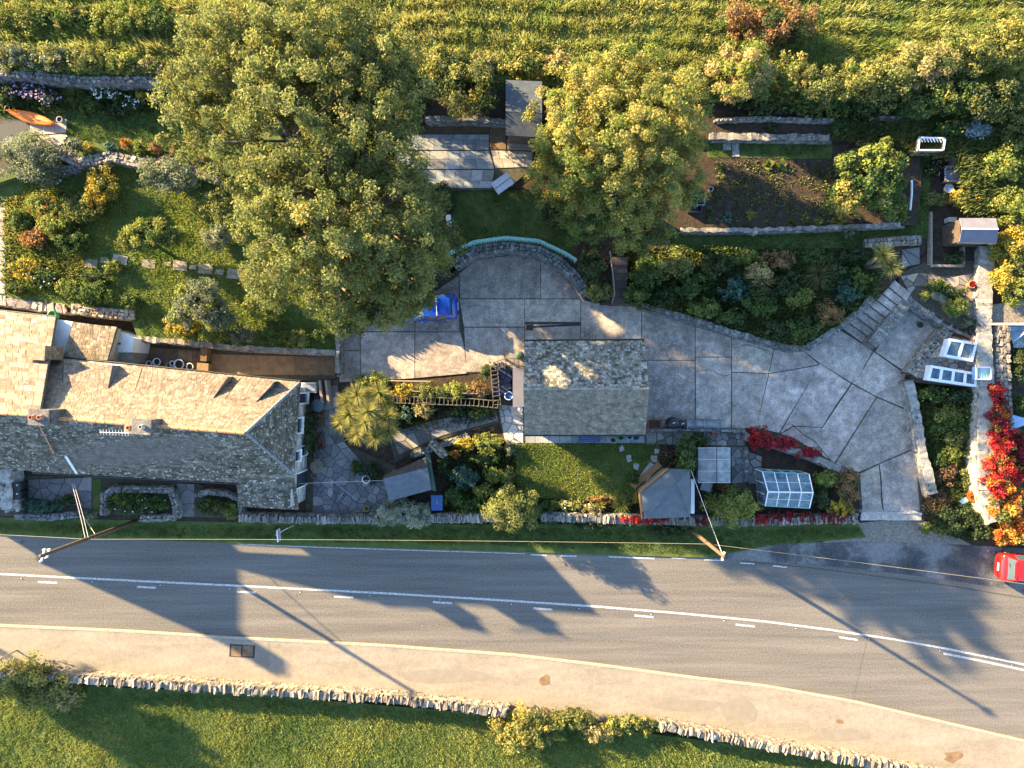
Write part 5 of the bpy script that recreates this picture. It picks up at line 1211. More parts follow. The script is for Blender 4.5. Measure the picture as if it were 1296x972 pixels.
# ---------------- picket and trellis fences of the cottage garden
def picket(label, pts, ht, step, mat, z0=.06, rail=True):
    W = PX(pts, ht); root = thing('slatted_fence', label, 'fence', (W[0].x, W[0].y, z0))
    for a, b_ in zip(W[:-1], W[1:]):
        d = b_-a; L = d.length; rz = math.atan2(d.y, d.x); mid = (a+b_)/2; n_ = max(2, int(L/step))
        nr = Vector((-d.y/L, d.x/L, 0))*.22
        for sg in (1, -1):
            q = mid+nr*sg; m = MB(); m.box((q.x, q.y, ht-.05), (L, .06, .07), rz); m.build('rail', mat, root)
            for e_ in (a, b_):
                q = e_+nr*sg; m = MB(); m.box((q.x, q.y, (ht+z0)/2-.06), (.08, .08, ht-z0-.1), rz); m.build('post', mat, root)
        for k in range(n_+1):
            q = a.lerp(b_, k/n_); m = MB(); m.box((q.x, q.y, ht+rnd.uniform(0, .02)), (.04, rnd.uniform(.28, .44), .03), rz+rnd.uniform(-.1, .1)); m.build('slat', mat, root)
picket('weathered slatted ladder fence below the long lit border by the forecourt', [(492, 505), (540, 507), (600, 509), (630, 512)], 1.2, .26, m_greywood)
picket('short slatted ladder fence running up beside the garage store', [(625, 464), (627, 490), (629, 512)], 1.2, .24, m_greywood)
picket('little bent slatted ladder fence joining the garage corner', [(626, 463), (640, 458), (662, 459)], 1.2, .24, m_greywood)
rl = thing('border_rail', 'pale timber rail along the back of the lit border', 'rail', P(550, 500, 0))
m = MB(); m.tube([P(490, 482, .7), P(545, 483, .7)], .05, 6); m.build('rail', m_wood, rl)
m = MB(); m.tube([P(520, 495, 1.1), P(619, 499, 1.1)], .035, 6); m.build('rail', m_wood, rl)
for x, y in ((520, 495), (570, 497), (618, 499)):
    p = P(x, y, 1.1); m = MB(); m.tube([(p.x, p.y, 0), tuple(p)], .04, 6); m.build('post', m_wood, rl)
hr = thing('handrail', 'slender pale handrail up the steps under the yellow leaved tree', 'handrail', P(775, 380, 1.0))
m = MB(); m.tube([P(772, 318, 2.4), P(776, 350, 2.2), P(778, 372, 1.9), P(774, 384, 1.2)], .035, 6); m.build('rail', m_wood, hr)
for x, y, z in ((773, 330, 2.3), (777, 360, 2.0)):
    p = P(x, y, z); m = MB(); m.tube([(p.x, p.y, .6), tuple(p)], .03, 6); m.build('post', m_wood, hr)
ws_ = thing('wooden_steps', 'dark timber steps under the yellow leaved tree', 'steps', P(782, 350, .5))
for k in range(6):
    c = P(783, 380-k*9.5, 1.2+k*.03); m = MB(); m.box((c.x, c.y, .72+k*.14), (.95, .5, 1.1)); m.build('tread', m_dkwood, ws_)
# gate across the drive
gt = thing('driveway_gate', 'low metal gate closed across the driveway entrance', 'gate', P(1130, 650, .1))
a, b_ = P(1092, 648.5, 1.1), P(1165, 650, 1.1); d = b_-a; rz = math.atan2(d.y, d.x)
for z in (.3, .7, 1.08):
    m = MB(); m.tube([Vector((a.x, a.y, z)), Vector((b_.x, b_.y, z))], .024, 6); m.build('rail', m_metal, gt)
for k in range(13):
    q = a.lerp(b_, k/12); m = MB(); m.tube([Vector((q.x, q.y, .22)), q], .012, 5); m.build('bar', m_metal, gt)
for q in (a, b_):
    m = MB(); m.box((q.x, q.y, .6), (.1, .1, 1.2), rz); m.build('gate_post', m_metal, gt)

# ---------------- cold frames
def cold_frame(label, corners, z0, h0, h1, bars):
    """corners: NW, NE, SE, SW in the picture at the rim"""
    W = PX(corners, z0+h0); c = sum(W, Vector())/4
    root = thing('glazed_planter_box', label, 'cold frame', (c.x, c.y, z0))
    W[0].z = W[1].z = z0+h1
    for i in range(4):
        a, b_ = W[i], W[(i+1) % 4]; inn = (c-(a+b_)/2); inn.z = 0; inn = inn.normalized()*.06
        m = MB(); m.hexa([Vector((a.x, a.y, z0)), Vector((b_.x, b_.y, z0)), Vector((b_.x, b_.y, z0))+inn, Vector((a.x, a.y, z0))+inn], [a, b_, b_+inn, a+inn]); m.build('side', m_white, root)
        rim = inn.normalized()*.16
        m = MB(); m.slab([a+Vector((0, 0, .03)), b_+Vector((0, 0, .03)), b_+rim+Vector((0, 0, .03)), a+rim+Vector((0, 0, .03))], .03); m.build('rim', m_white, root)
    for k in range(bars):
        t = (k+1)/(bars+1); p, q = W[0].lerp(W[1], t), W[3].lerp(W[2], t); s_ = (W[1]-W[0]).normalized()*.09
        m = MB(); m.slab([p-s_+Vector((0, 0, .034)), p+s_+Vector((0, 0, .034)), q+s_+Vector((0, 0, .034)), q-s_+Vector((0, 0, .034))], .03); m.build('glazing_bar', m_white, root)
    m = MB(); m.prism([(c.x+(p.x-c.x)*.9, c.y+(p.y-c.y)*.9) for p in W], z0, z0+.12); m.build('soil', m_soil, root)
    for k in range(bars+1):
        t0, t1 = k/(bars+1)+.03, (k+1)/(bars+1)-.03
        m = MB(); m.slab([W[0].lerp(W[1], t0).lerp(W[3].lerp(W[2], t0), .08)+Vector((0, 0, .01)), W[0].lerp(W[1], t1).lerp(W[3].lerp(W[2], t1), .08)+Vector((0, 0, .01)), W[0].lerp(W[1], t1).lerp(W[3].lerp(W[2], t1), .92)+Vector((0, 0, .01)), W[0].lerp(W[1], t0).lerp(W[3].lerp(W[2], t0), .92)+Vector((0, 0, .01))], .006); m.build('pane', m_pane, root)
    for k in range(7):
        q = W[0].lerp(W[1], rnd.uniform(.1, .9)).lerp(W[3].lerp(W[2], rnd.uniform(.1, .9)), rnd.uniform(.2, .8))
        V = []; C_ = []; rosette(V, C_, (q.x, q.y, z0+.12), 14, .22, .05, rnd.choice(['green', 'lime', 'rust'])); quads('seedling', np.array(V), np.array(C_), LEAF, root)
cold_frame('white cold frame with two glazed lights nearer the sunken yard', [(1200, 428.5), (1235, 434), (1231, 458), (1193.5, 451)], .88, .45, .6, 1)
m_ = 0
cold_frame('longer white cold frame with three open bays beside the slatted crate', [(1177, 462), (1236, 472), (1236, 490), (1173.5, 481)], .88, .45, .5, 3)
cr = thing('slatted_crate', 'pale blue slatted crate at the end of the long cold frame', 'crate', P(1245, 473, 1.5))
W = PX([(1236, 464.5), (1254.5, 465), (1254.5, 480), (1236, 480)], 1.9)
for i in range(4):
    a, b_ = W[i], W[(i+1) % 4]; d = b_-a; mid = (a+b_)/2
    m = MB(); m.box((mid.x, mid.y, 1.86), (d.length+.06, .07, .12), math.atan2(d.y, d.x)); m.build('rim', m_white, cr)
for k in range(9):
    t = (k+.5)/9; p, q = W[0].lerp(W[1], t), W[3].lerp(W[2], t); m = MB(); m.tube([p-Vector((0, 0, .06)), q-Vector((0, 0, .06))], .025, 5); m.build('slat', m_teal, cr)
m = MB(); m.prism([(p.x, p.y) for p in W], 1.5, 1.56); m.build('bottom', m_ltblue, cr)
# slate-roofed gutter edge at right frame border
gl_ = thing('glasshouse_edge', 'pale green edged lean-to roof at the end of the rubble wall', 'lean-to', P(1290, 412, 1.2))
m = MB(); m.slab([P(1252, 408.5, 2.3), P(1340, 408, 2.3), P(1340, 412, 2.5), P(1252, 411.5, 2.5)], .05); m.build('gutter_board', m_metal, gl_)
m = MB(); m.slab([P(1276, 413, 2.45), P(1340, 413, 2.45), P(1340, 440, 1.7), P(1284, 440, 1.7)], .04); m.build('roof_panel', m_pane, gl_)
m = MB(); m.tube([P(1284, 432, 1.8), P(1300, 418, 2.4)], .04, 6); m.build('rafter', m_white, gl_)
tr_ = thing('blue_tarpaulin', 'pale blue board leaning beyond the red creeper wall', 'board', P(1290, 532, .5))
m = MB(); m.slab([P(1278, 524, 1.2), P(1300, 530, 1.2), P(1302, 536, .9), P(1279, 545, .8)], .04); m.build('sheet', m_ltblue, tr_)

# ---------------- compost box, planters on the upper right terrace
cb = thing('slatted_bin', 'white framed slatted compost bin in the upper right garden', 'compost bin', P(1175, 186, 1.6))
W = PX([(1164, 174), (1196, 175), (1194, 190), (1162, 190)], 2.6); c = sum(W, Vector())/4
for i in range(4):
    a, b_ = W[i], W[(i+1) % 4]; d = b_-a; mid = (a+b_)/2; rz = math.atan2(d.y, d.x)
    m = MB(); m.box((mid.x, mid.y, 2.6), (d.length+.08, .09, .06), rz); m.build('rim', m_white, cb)
    for zz in (1.75, 2.0, 2.25, 2.48):
        m = MB(); m.box((mid.x, mid.y, zz), (d.length, .04, .16), rz); m.build('slat', m_wood, cb)
for k in range(8):
    p = W[0].lerp(W[1], (k+.5)/8); m = MB(); m.box((p.x, p.y-.14, 2.6), (.05, .3, .03), .5); m.build('top_bar', m_white, cb)
m = MB(); m.prism([(c.x+(p.x-c.x)*.95, c.y+(p.y-c.y)*.95) for p in W], 1.5, 2.05); m.build('contents', m_feltdk, cb)
pl_ = thing('metal_planter', 'dark planter with silvery patterned rim near the raised bed', 'planter', P(1206, 220, 1.2))
W = PX([(1195, 213), (1219, 213), (1222, 230), (1196, 229)], 1.5); c = sum(W, Vector())/4
for i in range(4):
    a, b_ = W[i], W[(i+1) % 4]; d = b_-a; mid = (a+b_)/2; rz = math.atan2(d.y, d.x)
    m = MB(); m.box((mid.x, mid.y, 1.3), (d.length+.05, .05, .5), rz); m.build('side', m_metal if i in (1, 2) else m_black, pl_)
    for k in range(5):
        q = a.lerp(b_, (k+.5)/5); m = MB(); m.lathe([(.06, 0), (.06, .03)], (q.x, q.y, 1.55), 8); m.build('rim_knob', m_metal, pl_)
m = MB(); m.prism([(p.x, p.y) for p in W], 1.0, 1.4); m.build('soil', m_lead, pl_)
m = MB(); q = P(1212, 221, 1.5); m.box((q.x, q.y, 1.45), (.3, .25, .12), .2); m.build('tray', m_wood, pl_)
rb = thing('raised_bed', 'timber edged raised bed with crossed boards above the planter', 'raised bed', P(1215, 190, 1.3))
for x0, y0, x1, y1 in ((1206, 180, 1208, 208), (1209, 179, 1212, 208), (1197, 211, 1260, 207), (1206, 179, 1227, 178)):
    a, b_ = P(x0, y0, 1.6), P(x1, y1, 1.6); m = MB(); d = b_-a; mid = (a+b_)/2; m.box((mid.x, mid.y, 1.35), (d.length, .12, .5), math.atan2(d.y, d.x)); m.build('board', m_wood, rb)
nt_ = thing('garden_netting', 'pale crumpled netting heaped beside yellow flowers', 'netting', P(1236, 165, 2.0))
V = []; C_ = []
for k in range(260):
    q = P(1236+rnd.gauss(0, 7), 165+rnd.gauss(0, 4), 2.1); V.append([(q.x, q.y, 2.1+rnd.uniform(0, .25)) for _ in range(1)]+[(q.x+rnd.uniform(-.25, .25), q.y+rnd.uniform(-.25, .25), 2.1+rnd.uniform(0, .3)) for _ in range(2)]); C_.append((.42, .50, .52))
quads('net', np.array(V), np.array(C_), LEAF, nt_)
wbt = thing('water_tub', 'small round white tub beside the dark planter', 'tub', P(1198, 240, 1.1)); c = P(1200, 239, 1.2)
m = MB(); m.lathe([(.22, 0), (.30, .3), (.33, .32), (.27, .3), (.2, .05)], (c.x, c.y, 1.0), 16); m.build('tub', m_pot, wbt, True)
m = MB(); m.lathe([(.24, 0), (.24, .01)], (c.x, c.y, 1.2), 16); m.build('water', m_ltblue, wbt)
rsb = thing('shed_bed', 'timber edged bed in front of the mauve roofed shed', 'raised bed', P(1205, 325, 1.0))
for x0, y0, x1, y1 in ((1179, 268, 1179, 335), (1180, 336, 1221, 336), (1220, 312, 1220, 336)):
    a, b_ = P(x0, y0, 1.35), P(x1, y1, 1.35); m = MB(); d = b_-a; mid = (a+b_)/2; m.box((mid.x, mid.y, 1.15), (d.length, .14, .4), math.atan2(d.y, d.x)); m.build('board', m_wood, rsb)
m = MB(); m.box((P(1203, 279, 1.3).x, P(1203, 279, 1.3).y, 1.3), (.5, .3, .5)); o = m.build('water_box', m_pot); tag(o, 'small pale box behind the mauve roofed shed', 'box')
lamp = thing('bulkhead_lamp', 'small round white cap on the wall beside the mauve shed', 'post cap', P(1254, 309, 1.5)); c = P(1254, 309, 1.6)
m = MB(); m.lathe([(.12, 0), (.14, .06), (.08, .12), (.02, .14)], (c.x, c.y, 1.5), 12); m.build('cap', m_white, lamp, True)

# ---------------- bench / table at the patio edge
bt = thing('picnic_table', 'weathered grey picnic table set askew at the patio corner', 'table', P(636, 232, 1.2))
c = P(636, 232, 1.95); rz = .62
ux, uy = Vector((math.cos(rz), math.sin(rz), 0)), Vector((-math.sin(rz), math.cos(rz), 0))
for k in range(2):
    q = c+uy*(.22-k*.44); m = MB(); m.box((q.x, q.y, 1.95-k*.03), (1.25, .40, .05), rz); m.build('top_board', m_wood if 0 else m_metal, bt)
for s_ in (-1, 1):
    for t_ in (-1, 1):
        q = c+ux*s_*.5+uy*t_*.3; m = MB(); m.box((q.x, q.y, 1.57), (.07, .07, .72), rz); m.build('leg', m_wood, bt)
# ---------------- things along the drive
tg = thing('white_trough', 'long pale half round trough standing beside the drive wall', 'trough', P(892, 538, .1))
a, b_ = P(869, 537.5, .5), P(914, 538, .5); m = MB(); n_ = 8; ra = []
for k in range(n_+1):
    t = math.pi*k/n_; ra.append((.36*math.cos(t), .5*math.sin(t)))
A_ = [(a.x, a.y+y, .13+z) for y, z in ra]; B_ = [(b_.x, b_.y+y, .13+z) for y, z in ra]
for k in range(n_): m.face([A_[k], B_[k], B_[k+1], A_[k+1]])
m.face(A_); m.face(B_[::-1]); m.build('shell', m_poly, tg, True)
for t in (0.02, .5, .98):
    q = a.lerp(b_, t); m = MB(); m.tube([(q.x, q.y+y*1.03, .13+z*1.03) for y, z in ra], .02, 5); m.build('hoop', m_metal, tg)
for x, y, rr, hh, mt, lab in ((852, 535, .36, .95, m_black, 'black round water butt beside the wheelbarrow'), (863, 536, .26, .7, m_blue, 'dark blue bucket bin beside the pale trough')):
    c = P(x, y, hh); t = thing('water_butt', lab, 'water butt', (c.x, c.y, .12)); m = MB(); m.lathe([(rr*.85, 0), (rr, hh*.4), (rr*.95, hh*.9), (rr*.9, hh)], (c.x, c.y, .12), 18); m.build('barrel', mt, t, True)
    m = MB(); m.lathe([(rr*.98, 0), (rr*.98, .05), (rr*.3, .08)], (c.x, c.y, .12+hh), 18); lo = m.build('lid', m_black, t, True)
    m = MB(); m.box((c.x, c.y, .12+hh+.1), (.16, .04, .05), .4); m.build('lid_handle', m_white, lo)
wbar = thing('wheelbarrow', 'rusty red wheelbarrow parked against the garage gable', 'wheelbarrow', P(831, 537, .1)); c = P(829, 537, .5)
m = MB(); m.hexa([(c.x-.35, c.y-.2, .35), (c.x+.25, c.y-.2, .35), (c.x+.25, c.y+.2, .35), (c.x-.35, c.y+.2, .35)], [(c.x-.5, c.y-.33, .65), (c.x+.4, c.y-.33, .65), (c.x+.4, c.y+.33, .65), (c.x-.5, c.y+.33, .65)]); tb_ = m.build('tray', flat('rust_red', (.25, .05, .03), .7), wbar)
m = MB(); m.box((c.x-.05, c.y, .655), (.75, .52, .02)); m.build('load', m_soil, tb_)
m = MB(); m.tube([(c.x-.62, c.y-.05, .22), (c.x-.62, c.y+.05, .22)], .18, 14); m.build('wheel', m_rubber, wbar)
for s_ in (-1, 1):
    m = MB(); m.tube([(c.x-.6, c.y+s_*.1, .25), (c.x+.3, c.y+s_*.25, .42), (c.x+.95, c.y+s_*.28, .55)], .022, 6); m.build('handle', m_iron, wbar)
    m = MB(); m.tube([(c.x+.2, c.y+s_*.22, .4), (c.x+.32, c.y+s_*.24, .12)], .02, 6); m.build('leg', m_iron, wbar)
bb = thing('blue_bench', 'dark blue slatted bench under the garage eaves', 'bench', P(744, 556, .1)); c = P(746, 556, .5)
for k in range(4):
    m = MB(); m.box((c.x, c.y-.12+k*.12, .52), (1.4, .09, .04)); m.build('seat_slat', m_blue, bb)
for s_ in (-1, 1):
    m = MB(); m.box((c.x+s_*.62, c.y+.05, .32), (.07, .42, .40)); m.build('leg', m_blue, bb)
m = MB(); m.box((c.x, c.y+.3, .8), (1.4, .05, .4)); m.build('backrest', m_blue, bb)
for x, y, mt, lab in ((786, 553, m_green, 'green pot below the garage eaves'), (797, 553, m_ltblue, 'pale blue pot below the garage eaves'), (805, 553, m_blue, 'navy blue pot below the garage eaves'), (776, 557, m_pot, 'stone coloured pot below the garage eaves')):
    c = P(x, y, .4); t = thing('plant_pot', lab, 'pot', (c.x, c.y, .1)); m = MB(); m.lathe([(.14, 0), (.2, .3), (.22, .34), (.17, .33), (.15, .2)], (c.x, c.y, .1), 14); m.build('pot', mt, t, True)
    V = []; C_ = []; rosette(V, C_, (c.x, c.y, .35), 24, .22, .05, 'green'); quads('leaves', np.array(V), np.array(C_), LEAF, t)
c = P(903, 547, .2); m = MB(); m.box((c.x, c.y, .2), (.35, .22, .2), .1, jit=.05); o = m.build('red_box', flat('red_plastic', (.5, .02, .02))); tag(o, 'small red box on the crazy paving', 'box')
# clutter beside the store
c = P(654, 520, .5); bx = thing('storage_box', 'pale box heaped with bags beside the garage store', 'box', (c.x, c.y, .1))
m = MB(); m.box((c.x, c.y, .35), (.7, .6, .5), .1, jit=.03); m.build('box', m_pot, bx); m = MB(); m.lathe([(.17, 0), (.16, .04), (.05, .06)], (c.x+.25, c.y+.1, .6), 12); m.build('lid', m_white, bx)
c = P(644, 501, .5); t = thing('blue_tub', 'bright blue tub between ladder fence and garage store', 'tub', (c.x, c.y, .1)); m = MB(); m.lathe([(.2, 0), (.27, .4), (.3, .42), (.24, .4), (.2, .2)], (c.x, c.y, .1), 16); m.build('tub', m_ltblue, t, True); m = MB(); m.lathe([(.02, 0), (.25, .001)], (c.x, c.y, .42), 16); m.build('water', m_blue, t)
c = P(636, 480, .5); t = thing('tarpaulin', 'dark navy tarpaulin heap behind the ladder fence', 'tarpaulin', (c.x, c.y, .1)); m = MB()
for k in range(14): m.box((c.x+rnd.uniform(-.4, .4), c.y+rnd.uniform(-.8, .8), .3+rnd.uniform(-.1, .15)), (.5, .6, .4), rnd.uniform(0, 3), jit=.2)
m.build('sheet', flat('navy_sheet', (.02, .03, .065), .6), t)
c = P(658, 450, .5); t = thing('water_butt', 'dark green water butt at the garage corner', 'water butt', (c.x, c.y, .12)); m = MB(); m.lathe([(.24, 0), (.28, .4), (.26, .85), (.2, .9), (.05, .92)], (c.x, c.y, .12), 16); m.build('barrel', m_dkgreen, t, True)

# ---------------- courtyard furniture
tb = thing('round_table', 'round slatted metal table in the crazy paved courtyard', 'table', P(401, 591, .1)); c = P(401, 591, .75)
for r in (.40, .31, .22, .12):
    m = MB(); m.tube([(c.x+r*math.cos(6.283*k/20), c.y+r*math.sin(6.283*k/20), .75) for k in range(21)], .028, 6); m.build('ring', m_wood, tb)
for k in range(8):
    t_ = 6.283*k/8; m = MB(); m.tube([(c.x+.06*math.cos(t_), c.y+.06*math.sin(t_), .74), (c.x+.4*math.cos(t_), c.y+.4*math.sin(t_), .74)], .018, 5); m.build('spoke', m_wood, tb)
for k in range(3):
    t_ = 6.283*k/3; m = MB(); m.tube([(c.x, c.y, .72), (c.x+.3*math.cos(t_), c.y+.3*math.sin(t_), .1)], .02, 5); m.build('leg', m_iron, tb)
for i, (x, y, lab) in enumerate(((401, 578, 'metal courtyard chair beside the stacked flower trays'), (398, 602, 'metal courtyard chair beside the low window'))):
    c = P(x, y, .5); t = thing('garden_chair', lab, 'chair', (c.x, c.y, .1)); m = MB(); m.tube([(c.x+.2*math.cos(6.283*k/16), c.y+.2*math.sin(6.283*k/16), .46) for k in range(17)], .025, 6); m.build('seat_ring', m_wood, t)
    for k in range(5):
        m = MB(); m.box((c.x, c.y-.14+k*.07, .45), (.36*math.sqrt(1-((k-2)/2.6)**2), .03, .02)); m.build('seat_slat', m_iron, t)
    for k in range(4):
        t_ = .785+6.283*k/4; m = MB(); m.tube([(c.x+.17*math.cos(t_), c.y+.17*math.sin(t_), .45), (c.x+.21*math.cos(t_), c.y+.21*math.sin(t_), .1)], .014, 5); m.build('leg', m_iron, t)
    sg = 1 if i == 0 else -1
    m = MB(); m.tube([(c.x-.2, c.y+sg*.12, .46), (c.x-.17, c.y+sg*.24, .85), (c.x+.17, c.y+sg*.24, .85), (c.x+.2, c.y+sg*.12, .46)], .018, 5); m.build('backrest', m_iron, t)
def pot(label, x, y, r, h, mt, z=.1, pal=None, name='plant_pot'):
    c = P(x, y, z+h); t = thing(name, label, 'pot', (c.x, c.y, z)); m = MB()
    m.lathe([(r*.65, 0), (r*.95, h*.85), (r, h*.87), (r, h), (r*.82, h), (r*.78, h*.8)], (c.x, c.y, z), 18); m.build('pot', mt, t, True)
    m = MB(); m.lathe([(.01, 0), (r*.78, .001)], (c.x, c.y, z+h*.83), 14); m.build('soil', m_soil, t)
    if pal:
        V = []; C_ = []; rosette(V, C_, (c.x, c.y, z+h*.85), 40, r*1.3, .07, pal); quads('leaves', np.array(V), np.array(C_), LEAF, t)
pot('blue and white glazed pot on the courtyard edging', 463, 607, .27, .5, m_white)
m = MB(); c = P(463, 607, .5); m.lathe([(.28, 0), (.30, .12), (.28, .2)], (c.x, c.y, .3), 18); o = m.build('glaze_band', m_blue, bpy.data.objects[[o_.name for o_ in bpy.data.objects if o_.get('label', '').startswith('blue and white glazed')][0]])
pot('bright green pot beside the glazed pot', 456, 600, .15, .35, m_green)
pot('stone pot with yellow flower by the front wall', 464, 644, .2, .4, m_pot, pal='yellow')
for x, y, r, lab in ((188, 460, .19, 'small white bowl pot at the west end of the brown yard'), (198, 458, .26, 'white ridged bowl pot next to the smallest bowl'), (213, 462, .17, 'small pinkish bowl pot in the brown yard'), (218, 460, .19, 'grey white bowl pot beside the widest bowl'), (226, 461, .34, 'widest white bowl pot in the brown yard'), (240, 464, .24, 'white bowl pot beside the brown pier')):
    pot(lab, x, y, r, .35, m_white if r > .18 else m_pot)
c = P(257, 465, .7); m = MB(); m.box((c.x, c.y, .4), (.75, .55, .75), -.05, (1.3, 1.25, 1.1), .02); o = m.build('brick_pier', m_brown); tag(o, 'squat brown masonry pier at the cottage yard edge', 'pier')
c = P(258, 448, .7); m = MB(); m.box((c.x, c.y, .4), (.42, .9, .7), -.05, (.8, .75, .7), .02); o = m.build('brick_pier', m_brown); tag(o, 'tall brown pier dividing the tiled yard from the brown path', 'pier')
c = P(64, 398, 1.5); t = thing('green_tub', 'bright green tub on the path wall behind the neighbouring roof', 'tub', (c.x, c.y, .9)); m = MB(); m.lathe([(.22, 0), (.28, .5), (.22, .5), (.2, .3)], (c.x, c.y, .9), 16); m.build('tub', m_green, t, True)
pot('terracotta pot of scarlet leaves beside the pale wall', 1231, 360, .25, .45, m_terra, 1.0, 'red')
pot('black pot on the wall end above the cold frames', 1232, 418, .24, .4, m_black, 1.0)
pot('round stone pot at the corner of the patio slabs by the kayak', 75, 151, .2, .35, m_pot, 1.5)
pot('small dark pot at the nose of the kayak', 9, 137, .18, .35, m_black, 1.5)
pot('small pale pot in the vegetable plot beside the dark crates', 900, 239, .16, .3, m_pot, 1.6)
pot('black bucket left on the sunken yard floor', 1165, 411, .2, .1, m_black, .11)
# flower trays by the cottage wall
for y, pal, lab in ((530, 'orange', 'wooden tray of orange flowers against the cottage end wall'), (559, 'red', 'wooden tray with pink flowers beside the metal chair')):
    c = P(404, y, .4); t = thing('flower_tray', lab, 'planter', (c.x, c.y, .1)); m = MB(); m.box((c.x, c.y, .25), (.62, 1.0, .3), .03); m.build('trough', m_dkwood, t)
    for k in range(5):
        V = []; C_ = []; rosette(V, C_, (c.x+rnd.uniform(-.2, .2), c.y-.4+k*.2, .4), 22, .2, .05, pal if k % 2 else 'green'); quads('flowers', np.array(V), np.array(C_), LEAF, t)
c = P(403, 513, .6); t = thing('water_butt', 'slate blue water butt at the cottage corner', 'water butt', (c.x, c.y, .1)); m = MB(); m.lathe([(.36, 0), (.42, .5), (.4, .8), (.36, .84), (.05, .86)], (c.x, c.y, .1), 18); m.build('barrel', flat('slate_plastic', (.06, .09, .12)), t, True)
cd_ = thing('cold_store', 'low slate topped bunker at the cottage corner', 'bunker', P(395, 490, .1)); m = MB(); m.prism(PX([(381, 484), (400, 484), (400, 497), (382, 497)], .9), 0, .9, (.5, .5, .45)); m.build('walls', m_stone, cd_); m = MB(); m.prism(PX([(383, 486), (399, 486), (399, 495), (383, 495)], .95), .85, .95); m.build('lid', m_lead, cd_)
gp_ = thing('gate_pillars', 'narrow timber gate beside the cottage corner', 'gate', P(415, 495, .1))
for x in (406, 414):
    p = P(x, 496, .9); m = MB(); m.box((p.x, p.y, .5), (.16, 1.5, .85), .12); m.build('board', m_wood, gp_)
# clothes airer
ca_ = thing('clothes_airer', 'folded white clothes airer standing in the courtyard', 'clothes airer', P(430, 625, .1))
for a, b_ in (((420, 608, 1.7), (452, 633, 1.0)), ((420, 608, 1.7), (421, 640, .1)), ((434, 624, 1.3), (421, 640, .1)), ((452, 633, 1.0), (450, 634, .1))):
    m = MB(); m.tube([P(*a), P(*b_)], .013, 6); m.build('bar', m_metal, ca_)
# bins
for y, lab in ((616, 'black wheeled bin nearer the cottage door'), (627, 'black wheeled bin nearer the front border')):
    c = P(18, y, 1.05); t = thing('wheeled_bin', lab, 'bin', (c.x, c.y, .1)); m = MB(); m.hexa([(c.x-.24, c.y-.2, .1), (c.x+.24, c.y-.2, .1), (c.x+.24, c.y+.2, .1), (c.x-.24, c.y+.2, .1)], [(c.x-.33, c.y-.25, 1.0), (c.x+.33, c.y-.25, 1.0), (c.x+.33, c.y+.25, 1.0), (c.x-.33, c.y+.25, 1.0)]); m.build('body', m_black, t)
    m = MB(); m.box((c.x+.02, c.y, 1.04), (.74, .54, .07), jit=.02); m.build('lid', m_black, t)
    m = MB(); m.tube([(c.x+.38, c.y-.2, 1.0), (c.x+.38, c.y+.2, 1.0)], .025, 6); m.build('handle', m_black, t)
    m = MB(); m.box((c.x+.2, c.y+.1, 1.085), (.08, .07, .02)); m.build('sticker', m_white, t)
    for s_ in (-1, 1):
        m = MB(); m.tube([(c.x+.2, c.y+s_*.2, .2), (c.x+.2, c.y+s_*.25, .2)], .1, 12); m.build('wheel', m_rubber, t)
c = P(553, 636, .8); t = thing('blue_bin', 'blue lidded bin behind the felt roofed shed', 'bin', (c.x, c.y, .1)); m = MB(); m.hexa([(c.x-.28, c.y-.38, .1), (c.x+.28, c.y-.38, .1), (c.x+.28, c.y+.38, .1), (c.x-.28, c.y+.38, .1)], [(c.x-.34, c.y-.45, .85), (c.x+.34, c.y-.45, .85), (c.x+.34, c.y+.45, .85), (c.x-.34, c.y+.45, .85)]); m.build('body', m_blue, t); m = MB(); m.box((c.x, c.y, .88), (.74, .98, .06), jit=.02); m.build('lid', m_blue, t); m = MB(); m.box((c.x+.02, c.y+.05, .93), (.1, .18, .03)); m.build('label_plate', m_terra, t)
c = P(1220, 634, .3); m = MB(); m.box((c.x, c.y, .2), (.5, .3, .22), .5, jit=.03); o = m.build('seed_tray', m_ltblue); tag(o, 'small pale blue tray left in the flower bed', 'tray')
for k, (x, y, lab) in enumerate(((880, 262, 'black plastic crate at the west edge of the vegetable plot'), (884, 253, 'grey crate stacked behind the black crate in the plot'))):
    c = P(x, y, 2.0); t = thing('garden_crate', lab, 'crate', (c.x, c.y, 1.6))
    for dx, dy, sx_, sy_ in ((0, .3, .8, .05), (0, -.3, .8, .05), (.4, 0, .05, .6), (-.4, 0, .05, .6)):
        m = MB(); m.box((c.x+dx, c.y+dy, 1.8), (sx_, sy_, .4)); m.build('side', m_black if k == 0 else m_lead, t)
    m = MB(); m.box((c.x, c.y, 1.66), (.78, .58, .05)); m.build('bottom', m_black, t)
c = P(956, 294, 1.8); m = MB(); m.lathe([(.17, 0), (.13, .3), (.15, .4), (.08, .6), (.02, .66)], (c.x, c.y, 1.4), 12); o = m.build('garden_ornament', m_pot, None, True); tag(o, 'pale stone garden ornament on the vegetable plot wall', 'ornament')
c = P(568, 279, 1.5); m = MB(); m.box((c.x, c.y, 1.4), (.3, .7, .5), .1, jit=.05); o = m.build('stone_block', m_render); tag(o, 'white stone block at the edge of the shaded lawn', 'block')
we = thing('white_edging', 'slim white edging board beside the fruit bush', 'edging', P(1152, 245, 1.6)); m = MB(); m.tube([P(1154, 228, 1.8), P(1154, 245, 1.8), P(1152, 266, 1.8)], .06, 5); m.build('board', m_white, we)

